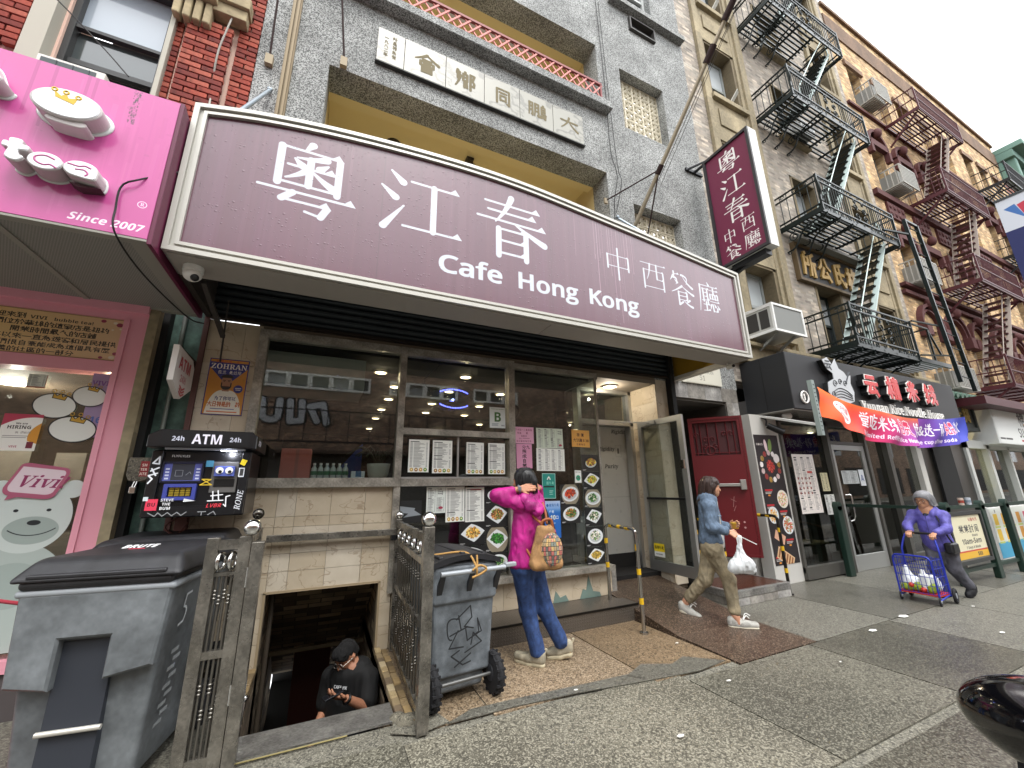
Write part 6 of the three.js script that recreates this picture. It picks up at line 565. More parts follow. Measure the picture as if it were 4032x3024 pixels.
{
  const [b1, lid1] = wheeledBin('large scuffed grey bin nearest the camera with a white lid logo', [-0.955, 0, -3.42], -0.16);
  b1.scale.x = 0.93; const lg = new THREE.PlaneGeometry(0.26, 0.1); lg.rotateX(-1.28); lg.translate(-0.02, 1.178, 0.06); mesh('lid_print', fin(lg, true), MT(canvasTex(256, 96, (c, w, h) => { c.clearRect(0, 0, w, h); c.fillStyle = '#e8e8e8'; say(c, 'BRUTE', 128, 58, 62, 'sans-serif', 'italic bold', 'center'); c.fillStyle = '#c23a4e'; c.fillRect(84, 66, 88, 10); c.fillStyle = '#ddd'; c.fillRect(84, 80, 84, 6); }), 0.5, { transparent: true }), b1);
  const pg = new THREE.PlaneGeometry(0.5, 0.8); pg.rotateY(Math.PI / 2); pg.rotateZ(-0.075); pg.translate(0.322, 0.6, 0.06); mesh('chalk_mark', fin(pg, true), MT(canvasTex(200, 320, (c, w, h) => { c.clearRect(0, 0, w, h); c.strokeStyle = 'rgba(226,232,236,.9)'; c.lineWidth = 6; c.lineJoin = 'round'; c.beginPath(); c.moveTo(86, 34); c.lineTo(60, 36); c.lineTo(58, 62); c.quadraticCurveTo(84, 64, 70, 96); c.lineTo(48, 100); c.stroke(); c.fillStyle = 'rgba(226,232,236,.45)'; for (let i = 0; i < 9; i++) c.fillRect(50 + (i % 2) * 16, 150 + i * 18, 34, 10); }), 0.7, { transparent: true }), b1);
  wheeledBin('grey bin standing behind the large bin, only its black lid and side showing', [-0.98, 0.02, -4.12], 0.04);
  // the bin beside the stair rail, its wheels towards the camera
  const t = thing('wheeled_bin', 'clean grey bin with black scrawled tag standing beside the steel stair rail', 'bin', [1.06, 0, -3.46], 'grey wheeled bins', true), g2 = MT(noiseTexSmall(), 0.5, { color: '#7d848a' });
  mesh('body', [frustum(-0.27, 0.27, -0.3, 0.28, 0.16, 0.95, 0.84), frustum(-0.275, 0.275, -0.3, 0.295, 0.66, 0.93, 0.97), frustum(-0.2, 0.2, -0.2, 0.2, 0.05, 0.2, 0.95)], g2, t);
  const lid = mesh('lid', (() => { const g = new THREE.BoxGeometry(0.58, 0.04, 0.66, 12, 1, 1), p = g.attributes.position; for (let i = 0; i < p.count; i++) { const x = p.getX(i) / 0.29; p.setY(i, p.getY(i) + 0.05 * (1 - x * x) + (p.getZ(i) < 0 ? 0.01 : 0)); } g.translate(0, 0.935, -0.02); g.computeVertexNormals(); const o = [fin(g)]; for (const x of [-0.2, -0.02, 0.17]) { const y = 0.955 + 0.05 * (1 - (x / 0.29) ** 2); o.push(box(x - 0.02, x + 0.02, y - 0.01, y + 0.012, -0.3, 0.26, 0.008)); } return o; })(), lidM, t);
  mesh('handle', [rod([-0.24, 0.89, 0.36], [0.3, 0.89, 0.36], 0.018, 0.018, 10), cbox(0.36, 0.9, 0.34, 0.1, 0.035, 0.04, 0.01)], M('#9a9fa3', 0.4, 0.2), t); mesh('handle_arm', [-0.22, 0.02, 0.25].map((x) => prism([[0.27, 0.78], [0.37, 0.9], [0.36, 0.87], [0.28, 0.72]], x - 0.02, x + 0.02).applyMatrix4(new THREE.Matrix4().set(0, 0, 1, 0, 0, 1, 0, 0, 1, 0, 0, 0, 0, 0, 0, 1))).map((g) => { g.deleteAttribute('normal'); g.computeVertexNormals(); return fin(g); }), M('#1d1f24', 0.5), t);
  mesh('axle', rod([-0.22, 0.14, 0.26], [0.22, 0.14, 0.26], 0.013), M('#6a6a68', 0.4, 0.6), t); wheel(t, -0.25, 0.14, 0.25, 0.14); wheel(t, 0.25, 0.14, 0.25, 0.14);
  const tg = new THREE.PlaneGeometry(0.4, 0.42); tg.rotateX(0.065); tg.translate(0.01, 0.44, 0.285); mesh('scrawl', fin(tg, true), MT(canvasTex(256, 270, (c, w, h) => { c.clearRect(0, 0, w, h); c.strokeStyle = '#14161a'; c.lineWidth = 6; c.lineCap = c.lineJoin = 'round'; c.beginPath(); c.moveTo(80, 60); c.quadraticCurveTo(20, 40, 24, 90); c.quadraticCurveTo(28, 150, 50, 144); c.moveTo(80, 44); c.lineTo(96, 110); c.moveTo(70, 60); c.lineTo(140, 8); c.lineTo(150, 60); c.lineTo(112, 96); c.lineTo(160, 110); c.moveTo(40, 126); c.lineTo(130, 100); c.moveTo(80, 110); c.lineTo(38, 180); c.lineTo(110, 184); c.moveTo(120, 110); c.lineTo(130, 160); c.lineTo(190, 130); c.lineTo(180, 70); c.lineTo(204, 130); c.lineTo(150, 150); c.moveTo(150, 180); c.lineTo(160, 130); c.lineTo(206, 176); c.lineTo(120, 210); c.moveTo(90, 196); c.lineTo(50, 214); c.lineTo(110, 260); c.lineTo(150, 252); c.moveTo(150, 218); c.lineTo(70, 262); c.stroke(); }), 0.5, { transparent: true }), t);
  mesh('twine', [tube([[-0.2, 0.99, 0.1], [0.0, 1.01, 0.25], [0.03, 0.93, 0.385], [0.04, 0.86, 0.385]], 0.009, 5), tube([[0.0, 0.9, 0.388], [0.06, 0.93, 0.392], [0.12, 0.9, 0.388], [0.07, 0.87, 0.39], [0.0, 0.85, 0.388]], 0.009, 5), rod([0.045, 0.93, 0.38], [0.05, 1.0, 0.36], 0.008)], M('#a8824a', 0.9), t);
  t.rotation.y = 0.1;
  solo('traffic_cone', 'orange cone edge showing left behind the large bin', 'cone', [rod([-1.62, 0.02, -3.3], [-1.62, 0.7, -3.3], 0.17, 0.03, 20), box(-1.8, -1.44, 0, 0.03, -3.48, -3.12)], M('#d8401c', 0.6));
  solo('red_rope', 'short red rope tied behind the large bin', 'rope', tube([[-1.9, 0.98, -3.6], [-1.5, 0.95, -3.3], [-1.25, 0.93, -3.15]], 0.01, 5), M('#8d2533', 0.9));
}
// ---------- cellar stair, its steel rails and gate ----------
{
  const t = thing('cellar_stair', 'dark stairwell dropping under the cafe wall, edged with worn stone', 'stairwell', [0.13, -2.2, -3.9]);
  const stoneT = MT(brickTex(33, [[150, 132, 106], [120, 104, 84], [168, 150, 124], [104, 90, 74]], [84, 74, 62], 0.24, 0.09, 6, 14), 0.85);
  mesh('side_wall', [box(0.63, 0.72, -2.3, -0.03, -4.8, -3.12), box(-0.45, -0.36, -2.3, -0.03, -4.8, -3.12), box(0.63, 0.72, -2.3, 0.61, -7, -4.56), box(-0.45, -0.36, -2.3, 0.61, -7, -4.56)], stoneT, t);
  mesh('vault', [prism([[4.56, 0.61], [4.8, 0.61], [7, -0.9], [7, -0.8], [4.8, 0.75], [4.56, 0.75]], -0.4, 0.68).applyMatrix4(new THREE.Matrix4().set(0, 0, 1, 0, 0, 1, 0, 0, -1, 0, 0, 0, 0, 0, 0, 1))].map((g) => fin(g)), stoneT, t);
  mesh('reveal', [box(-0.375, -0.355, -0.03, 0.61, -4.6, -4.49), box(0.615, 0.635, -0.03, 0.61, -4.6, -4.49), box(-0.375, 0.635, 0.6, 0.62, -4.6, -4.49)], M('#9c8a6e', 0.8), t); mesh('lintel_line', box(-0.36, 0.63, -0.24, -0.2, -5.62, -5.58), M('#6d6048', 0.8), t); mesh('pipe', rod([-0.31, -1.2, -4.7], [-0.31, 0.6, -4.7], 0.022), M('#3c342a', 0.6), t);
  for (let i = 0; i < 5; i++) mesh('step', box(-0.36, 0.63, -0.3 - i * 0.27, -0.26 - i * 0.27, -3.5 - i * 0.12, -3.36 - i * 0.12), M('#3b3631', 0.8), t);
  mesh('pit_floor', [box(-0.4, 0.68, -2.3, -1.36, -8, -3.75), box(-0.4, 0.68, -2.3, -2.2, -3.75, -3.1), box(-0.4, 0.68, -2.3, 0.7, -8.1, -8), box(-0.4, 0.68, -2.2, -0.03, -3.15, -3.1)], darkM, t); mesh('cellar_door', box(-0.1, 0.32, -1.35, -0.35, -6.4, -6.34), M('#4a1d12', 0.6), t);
  mesh('nosing', [box(-0.36, 0.6, 0.0, 0.012, -3.42, -3.16), box(-0.36, 0.6, -0.03, 0.0, -3.42, -3.4)], plateM, t); mesh('nosing_edge', box(-0.3, 0.3, 0.002, 0.006, -3.148, -3.138), M('#8f8458', 0.7), t);
  const q = rng(4); for (let i = 0; i < 12; i++) { const z0 = -4.48 + i * 0.115; mesh('coping_stone', box(0.61, 0.665, -0.03, 0.02 + q() * 0.015, z0, z0 + 0.11, 0.008), MT(marbleT, 0.8, { color: ['#d8c9a8', '#b5a78c', '#96897a', '#e6dcc4'][i % 4] }), t); mesh('coping_stone', box(0.667, 0.72, -0.03, 0.015 + q() * 0.02, z0 + 0.03, z0 + 0.14, 0.008), MT(marbleT, 0.8, { color: ['#a08f70', '#b9a888', '#c9b48c', '#847660'][i % 4] }), t); if (i < 11) mesh('coping_stone', box(-0.42, -0.35, -0.03, 0.03 + q() * 0.02, z0, z0 + 0.11, 0.01), MT(marbleT, 0.8, { color: ['#b5a484', '#93866e', '#a2937a'][i % 3] }), t); }
  mesh('broken_mortar', [ball([0.68, 0.0, -3.13], 0.09, 1, 0.5, 0.8), ball([0.62, 0.0, -3.2], 0.06, 1, 0.6, 1)], MT(smoothT, 0.9, { color: '#e6e0d0' }), t);
  mesh('handrail', [rod([-0.33, 0.02, -3.55], [-0.33, 0.14, -3.6], 0.012), ball([-0.33, 0.15, -3.6], 0.022), tube([[-0.36, -0.15, -3.5], [-0.33, -0.12, -3.5], [-0.33, -0.05, -3.55]], 0.01, 5)], chromeM, t);
  // a turned baluster with three rings
  const bal = (x, y0, y1, z, ys) => [rod([x, y0, z], [x, y1, z], 0.008, 0.008, 6), ...ys.flatMap((y) => [0, 1, 2].map((k) => ball([x, y + k * 0.02, z], 0.0125, 1, 0.75, 1, 8)))];
  const r = thing('stair_railing', 'polished steel railing with balls and rings on the right of the cellar stair', 'railing', [0.75, 0, -3.7]);
  mesh('post', box(0.69, 0.765, 0, 1.24, -3.0, -2.93, 0.004), steelM, r); mesh('post', box(0.74, 0.8, 0, 1.2, -4.46, -4.4, 0.004), steelM, r); mesh('finial', ball([0.727, 1.29, -2.965], 0.052, 1, 1, 1, 20), chromeM, r); mesh('finial', ball([0.77, 1.24, -4.43], 0.045, 1, 1, 1, 18), chromeM, r);
  for (const [y, h] of [[1.155, 0.06], [0.99, 0.045], [0.58, 0.045], [0.07, 0.045]]) mesh('rail', bar([0.73, y, -2.99], [0.77, y, -4.41], 0.035, h, V(0, 1, 0)), steelM, r);
  for (let i = 0; i < 6; i++) { const z = -3.11 - i * 0.22; mesh('steel_ring', ring([0.745, 1.07, z], 0.047, 0.011, [1, 0, 0]), chromeM, r); }
  for (let i = 0; i < 13; i++) { const z = -3.07 - i * 0.105, x = 0.733 + i * 0.0028; mesh('baluster', bal(x, 0.6, 0.98, z, [0.84]), M('#6e6a63', 0.32, 0.9), r); mesh('baluster', bal(x, 0.08, 0.57, z, i % 2 ? [0.2, 0.36] : [0.28, 0.46]), M('#6e6a63', 0.32, 0.9), r); }
  const cr = thing('stair_crossbar', 'plain steel bar crossing in front of the marble wall above the cellar stair', 'bar', [0.15, 1.08, -4.42]); mesh('bar', box(-0.4, 0.75, 1.05, 1.11, -4.44, -4.4, 0.003), steelM, cr); mesh('bracket', box(0.7, 0.76, 1.0, 1.05, -4.44, -4.4), blackMetalM, cr);
  const l = thing('stair_gate', 'narrow polished steel gate and post on the left of the cellar stair', 'gate', [-0.42, 0, -3.1]);
  mesh('post', box(-0.345, -0.28, 0, 1.2, -3.08, -3.0, 0.003), steelM, l); mesh('finial', ball([-0.355, 1.285, -3.03], 0.048, 1, 1, 1, 20), chromeM, l); mesh('finial', ball([-0.345, 1.36, -3.12], 0.034, 1, 1, 1, 16), M('#4a4742', 0.2, 1), l);
  mesh('stile', box(-0.575, -0.515, 0.02, 1.235, -3.07, -3.02, 0.003), steelM, l); mesh('stile', box(-0.415, -0.35, 0.02, 1.235, -3.07, -3.02, 0.003), steelM, l);
  for (const [y, h] of [[1.165, 0.055], [1.02, 0.02], [0.59, 0.04], [0.07, 0.05]]) mesh('rail', box(-0.515, -0.415, y, y + h, -3.065, -3.03), steelM, l);
  mesh('steel_ring', ring([-0.495, 1.1, -3.045], 0.045, 0.01, [1, 0, 0.3]), chromeM, l); mesh('steel_ring', ring([-0.435, 1.1, -3.045], 0.045, 0.01, [1, 0, 0.3]), chromeM, l);
  for (let i = 0; i < 4; i++) { const x = -0.502 + i * 0.024; mesh('baluster', bal(x, 0.63, 1.02, -3.045, [0.9 - (i % 2) * 0.03]), M('#7d7a74', 0.3, 0.9), l); mesh('baluster', bal(x, 0.12, 0.59, -3.045, i % 2 ? [0.3] : [0.42]), M('#7d7a74', 0.3, 0.9), l); }
  mesh('hinge', [rod([-0.347, 0.95, -3.02], [-0.347, 1.06, -3.02], 0.01), rod([-0.347, 0.35, -3.02], [-0.347, 0.45, -3.02], 0.01)], chromeM, l);
  const lf = thing('stair_fence', 'steel fence running back to the wall behind the narrow gate', 'railing', [-0.46, 0, -3.75]); for (const y of [1.12, 0.98, 0.58, 0.07]) mesh('rail', bar([-0.44, y, -3.09], [-0.47, y, -4.42], 0.03, 0.045, V(0, 1, 0)), steelM, lf); for (let i = 0; i < 11; i++) mesh('baluster', bal(-0.445, 0.08, 0.98, -3.2 - i * 0.11, [0.3, 0.75]), M('#6e6a63', 0.35, 0.9), lf); mesh('post', box(-0.5, -0.44, 0, 1.18, -4.46, -4.4), steelM, lf);
}
// ---------- doorway steps, ramp rails, red door ----------
{
  const p = thing('metal_step', 'black tread-plate platform below the cafe window', 'platform', [2.6, 0, -4.25]);
  mesh('top', prism([[1.5, 4.48], [1.5, 4.03], [3.5, 4.03], [3.5, 4.48]], 0.16, 0.172).rotateX(-Math.PI / 2).translate(0, 0, 0), plateDarkM, p); mesh('riser', [box(1.5, 3.5, 0.0, 0.16, -4.05, -4.035), box(3.485, 3.5, 0, 0.16, -4.48, -4.05)], plateDarkM, p); mesh('edge', box(1.5, 3.5, 0.155, 0.176, -4.04, -4.028), M('#191715', 0.35, 0.5), p);
  const tape = (pts) => pts.map(([x, y, z, ax]) => rod([x - ax[0] * 0.03, y - ax[1] * 0.03, z - ax[2] * 0.03], [x + ax[0] * 0.03, y + ax[1] * 0.03, z + ax[2] * 0.03], 0.0235, 0.0235, 10)), yel = M('#cfa611', 0.5);
  const hoop = (name, label, x0, z0, x1, z1, y0, y1, h, mat, group) => { const r = thing(name, label, 'handrail', [(x0 + x1) / 2, 0, (z0 + z1) / 2], group); mesh('tube', tube([[x0, y0, z0], [x0, (y0 + h) / 2, z0], [x0, h - 0.08, z0], [mix(x0, x1, 0.08), h, mix(z0, z1, 0.08)], [mix(x0, x1, 0.5), h, mix(z0, z1, 0.5)], [mix(x0, x1, 0.92), h, mix(z0, z1, 0.92)], [x1, h - 0.08, z1], [x1, (y1 + h) / 2, z1], [x1, y1, z1]], 0.021, 10, 60), mat, r); mesh('base', [disc([x0, y0 + 0.008, z0], 0.045, [0, 1, 0], 0.016)], mat, r); const d = V(x1 - x0, 0, z1 - z0).normalize(); mesh('yellow_tape', tape([[x0, h * 0.82, z0, [0, 1, 0]], [x0, h * 0.58, z0, [0, 1, 0]], [x0, h * 0.3, z0, [0, 1, 0]], [x1, h * 0.82, z1, [0, 1, 0]], [x1, h * 0.55, z1, [0, 1, 0]], [mix(x0, x1, 0.25), h, mix(z0, z1, 0.25), d.toArray()], [mix(x0, x1, 0.5), h, mix(z0, z1, 0.5), d.toArray()], [mix(x0, x1, 0.78), h, mix(z0, z1, 0.78), d.toArray()]]), yel, r); return r; };
  hoop('ramp_handrail', 'shiny steel hoop rail with yellow tape at the end of the tread-plate platform', 3.22, -3.66, 3.3, -4.3, 0, 0.17, 1.03, M('#a9a6a0', 0.18, 0.95));
  hoop('ramp_handrail', 'dark hoop rail with yellow tape just left of the granite step', 5.05, -4.02, 5.02, -4.42, 0, 0.2, 1.02, M('#2c2822', 0.4, 0.5)); hoop('ramp_handrail', 'black hoop rail with yellow tape in front of the noodle poster', 6.08, -3.88, 6.15, -4.45, 0, 0.2, 1.04, M('#23201c', 0.4, 0.4));
  const s = thing('granite_step', 'granite block step with a ribbed metal edge below the red door', 'step', [5.5, 0, -4.15]);
  mesh('block', [box(4.86, 6.02, 0, 0.13, -4.5, -3.83)], grayTileM[2], s); mesh('tread', box(4.9, 5.99, 0.13, 0.176, -4.5, -3.87), M('#4a2c22', 0.25), s); mesh('metal_edge', [box(4.86, 6.02, 0.1, 0.182, -3.87, -3.815, 0.004), box(4.84, 4.9, 0.1, 0.182, -4.4, -3.87), box(5.99, 6.03, 0.1, 0.18, -4.45, -3.87)], plateM, s); for (let i = 0; i < 4; i++) mesh('granite_tile', box(4.87 + i * 0.288, 5.155 + i * 0.288, 0.004, 0.1, -3.84, -3.824), grayTileM[i % 3], s);
  const s2 = thing('granite_step', 'second step, just inside the doorway behind the red door', 'step', [5.6, 0.17, -4.75]); mesh('block', box(5.04, 6.2, 0.18, 0.34, -5.5, -4.56), grayTileM[1], s2); mesh('metal_edge', box(5.04, 6.2, 0.31, 0.348, -4.57, -4.53), plateM, s2);
  // red steel door, built in its own frame, hinge at the origin
  const d = thing('red_door', 'open dark red steel door with an ornate barred opening and push bar', 'door', [5.52, 0.44, -4.76], undefined, true), redM = M('#5f0c15', 0.38), W = 0.8, H = 2.14;
  mesh('leaf', [prism(rect(0, W, 0, H), -0.022, 0.022, [[[0.06, 1.52], [0.06, 2.06], [W - 0.08, 2.06], [W - 0.08, 1.52]]])], redM, d); mesh('trim', [...frameRect(0, W, 0, H, 0.035, 0.022, 0.03)], redM, d); mesh('mesh_panel', box(0.05, W - 0.07, 1.5, 2.08, -0.016, -0.01), M('#3d0a0f', 0.6), d);
  const ir = []; for (const x of [0.1, 0.17, 0.28, 0.42, 0.56, 0.66]) ir.push(rod([x, 1.5, 0], [x, 2.08, 0], 0.007, 0.007, 6)); for (const [x, y, s0, dir] of [[0.24, 1.78, 0, 1], [0.34, 1.78, 3.1, -1], [0.22, 1.66, 1.5, -1], [0.38, 1.66, 1.5, 1], [0.52, 1.86, 0, 1], [0.62, 1.86, 3.1, -1], [0.1, 1.86, 0, 1]]) ir.push(tube(scroll(x, y, 0.045, 1.2, dir, s0).map(([a, b]) => [a, b, 0]), 0.006, 5, 20)); ir.push(ring([0.29, 1.6, 0], 0.07, 0.007), bar([0.06, 1.56, 0], [W - 0.08, 1.56, 0], 0.012)); mesh('ornament', ir, redM, d);
  mesh('push_bar', [box(0.1, 0.68, 1.03, 1.075, 0.03, 0.075, 0.006), box(0.64, 0.72, 0.98, 1.13, 0.022, 0.085, 0.006)], M('#a9a7a2', 0.35, 0.6), d); mesh('scratch', [bar([0.5, 0.72, 0.023], [0.53, 0.88, 0.023], 0.004), bar([0.5, 0.66, 0.023], [0.54, 0.74, 0.023], 0.004), bar([0.48, 0.84, 0.023], [0.55, 0.8, 0.023], 0.004), disc([0.62, 0.5, 0.023], 0.014), disc([0.62, 0.42, 0.023], 0.014)], M('#b98a88', 0.7), d);
  d.rotation.y = -0.83;
}
// ---------- projecting sign, flag pole and wall fittings ----------
{
  const t = thing('projecting_sign', 'tall maroon projecting sign with white Chinese characters hung high on the grey wall', 'sign', [6.3, 5.2, -3.75]);
  mesh('cabinet', [box(6.21, 6.42, 5.25, 7.6, -4.2, -3.28)], M('#cfd0cc', 0.5), t); mesh('frame', [box(6.17, 6.21, 5.25, 7.6, -4.2, -4.15), box(6.17, 6.21, 5.25, 7.6, -3.33, -3.28), box(6.17, 6.21, 5.25, 5.3, -4.15, -3.33), box(6.17, 6.21, 7.55, 7.6, -4.15, -3.33)], M('#2c2a2b', 0.5), t);
  const tx = canvasTex(360, 960, (c, w, h) => { c.fillStyle = '#6b1f3d'; c.fillRect(0, 0, w, h); c.fillStyle = '#e6e4df'; han(c, '粵', 84, 36, 200, 180, 8.5, true); han(c, '江', 84, 250, 200, 190, 8.5, true); han(c, '春', 78, 468, 206, 190, 8.5, true); han(c, '西', 196, 668, 116, 118, 7.5, true); han(c, '中', 44, 690, 110, 118, 7.5, true); han(c, '廳', 200, 808, 122, 126, 7.5, true); han(c, '餐', 46, 824, 122, 118, 7.5, true); });
  const g = new THREE.PlaneGeometry(0.82, 2.25); g.rotateY(-Math.PI / 2); g.translate(6.205, 6.425, -3.74); mesh('face', fin(g, true), MT(tx, 0.45), t);
  mesh('bracket', [bar([6.3, 7.66, -4.5], [6.3, 7.66, -3.5], 0.04), box(6.05, 6.52, 7.63, 7.69, -4.5, -4.46), bar([6.1, 7.66, -4.48], [6.3, 7.66, -4.1], 0.03), bar([6.3, 5.2, -4.5], [6.3, 5.2, -3.7], 0.05), bar([6.35, 5.0, -4.5], [6.3, 5.22, -3.6], 0.06), box(6.24, 6.4, 5.15, 5.25, -4.0, -3.4)], blackMetalM, t);
  const f = thing('flag_pole', 'long bare grey flag pole leaning out from the wall above the maroon sign', 'flag pole', [4.55, 5.9, -4.5]);
  mesh('pole', rod([4.55, 5.9, -4.5], [4.5, 7.95, -2.2], 0.035, 0.028, 12), poleM, f); mesh('collar', [rod([4.512, 7.45, -2.76], [4.508, 7.6, -2.6], 0.05, 0.05, 10), rod([4.5, 7.78, -2.4], [4.497, 7.95, -2.2], 0.05, 0.045, 10), rod([4.535, 6.45, -3.88], [4.532, 6.55, -3.77], 0.045, 0.045, 10), ball([4.5, 7.96, -2.18], 0.055)], rustM, f);
  mesh('halyard', [rod([4.56, 6.35, -3.9], [4.56, 7.9, -2.2], 0.005, 0.005, 5), rod([4.59, 6.25, -3.9], [4.55, 7.88, -2.18], 0.004, 0.004, 5)], M('#3c342c', 0.8), f); mesh('stay', [rod([4.53, 6.5, -3.83], [3.93, 6.2, -4.5], 0.012, 0.012, 6), rod([4.53, 6.5, -3.83], [4.75, 5.55, -4.5], 0.012, 0.012, 6)], rustM, f);
  mesh('wall_shoe', [box(3.9, 3.96, 6.14, 6.24, -4.5, -4.47), box(4.72, 4.78, 5.5, 5.6, -4.5, -4.47)], M('#8a7d66', 0.7), f);
  const st = thing('stay_rod', 'pair of rusty stay rods running up from shoes on the grey wall', 'rod', [-0.6, 6.4, -4.45], undefined); mesh('rod', [rod([-1.04, 6.55, -4.46], [-0.98, 8.6, -3.9], 0.013, 0.013, 6), rod([-0.25, 6.95, -4.46], [-0.55, 9.2, -3.8], 0.013, 0.013, 6)], rustM, st); mesh('shoe', [box(-1.08, -1.0, 6.42, 6.56, -4.5, -4.44), box(-0.29, -0.21, 6.83, 6.97, -4.5, -4.44)], M('#9a8c72', 0.7), st);
  const b1 = thing('awning_rod', 'pale metal rod rising from the left top corner of the maroon sign', 'rod', [-1.0, 4.5, -3.4]); mesh('rod', rod([-1.05, 4.43, -3.4], [-0.98, 6.05, -4.46], 0.02, 0.02, 8), galvM, b1); mesh('eye', ball([-0.98, 6.06, -4.46], 0.03), galvM, b1);
  const b2 = thing('awning_rod', 'pale metal rod crossing the lower breeze block window', 'rod', [4.9, 4.4, -3.5]); mesh('rod', rod([4.95, 4.43, -3.4], [4.15, 5.9, -4.46], 0.018, 0.018, 8), galvM, b2); mesh('eye', ball([4.14, 5.92, -4.46], 0.03), galvM, b2);
  solo('white_cable', 'pale cable looping down the brick pier to the maroon sign', 'cable', tube([[-1.3, 8, -4.42], [-1.42, 7.0, -4.4], [-1.46, 6.6, -4.38], [-1.5, 6.2, -4.4], [-1.48, 5.6, -4.42], [-1.2, 4.4, -3.6]], 0.01, 5, 50), M('#9a978e', 0.7));
  solo('black_wire', 'thin black wire strung down across the sash window', 'wire', tube([[-3.6, 6.6, -4.1], [-2.7, 5.9, -4.0], [-2.2, 5.45, -4.0], [-1.9, 5.1, -3.9]], 0.006, 5, 30), blackMatM);
}

// ---------- right-hand houses ----------
const toX = new THREE.Matrix4().set(0, 0, 1, 0, 0, 1, 0, 0, -1, 0, 0, 0, 0, 0, 0, 1);
function han3(ch, x, y, w, h, z0, z1, wt) { // raised character: each stroke a flat bar
  const o = []; for (const s of glyph(ch)) for (let i = 0; i + 1 < s.p.length; i++) { const a = s.p[i], b = s.p[i + 1], P = (p) => [x + p[0] / 100 * w, y + h - p[1] / 100 * h], [ax, ay] = P(a), [bx, by] = P(b), l = Math.hypot(bx - ax, by - ay) || 1, nx = -(by - ay) / l * wt / 2, ny = (bx - ax) / l * wt / 2, ex = (bx - ax) / l * wt * 0.3, ey = (by - ay) / l * wt * 0.3, k = s.t === 'p' || s.t === 'n' ? 0.7 : 1, zz = o.length * 0.0002; o.push(prism([[ax - nx - ex, ay - ny - ey], [bx - nx * k + ex, by - ny * k + ey], [bx + nx * k + ex, by + ny * k + ey], [ax + nx - ex, ay + ny - ey]], z0, z1 + zz)); }
  return o;
}
function sash(par, x0, x1, y0, y1, z, blind, m) { const y = y0 + (y1 - y0) * 0.5, f = mesh('window', [...frameRect(x0, x1, y0, y1, 0.06, z - 0.06, z), box(x0 + 0.06, x1 - 0.06, y - 0.03, y + 0.03, z - 0.05, z - 0.005)], m, par); mesh('pane', box(x0 + 0.06, x1 - 0.06, y + 0.03, y1 - 0.06, z - 0.035, z - 0.03), blind ? blindM : winGlassM, f); mesh('pane', box(x0 + 0.06, x1 - 0.06, y0 + 0.06, y - 0.03, z - 0.045, z - 0.04), winGlassM, f); return f; }
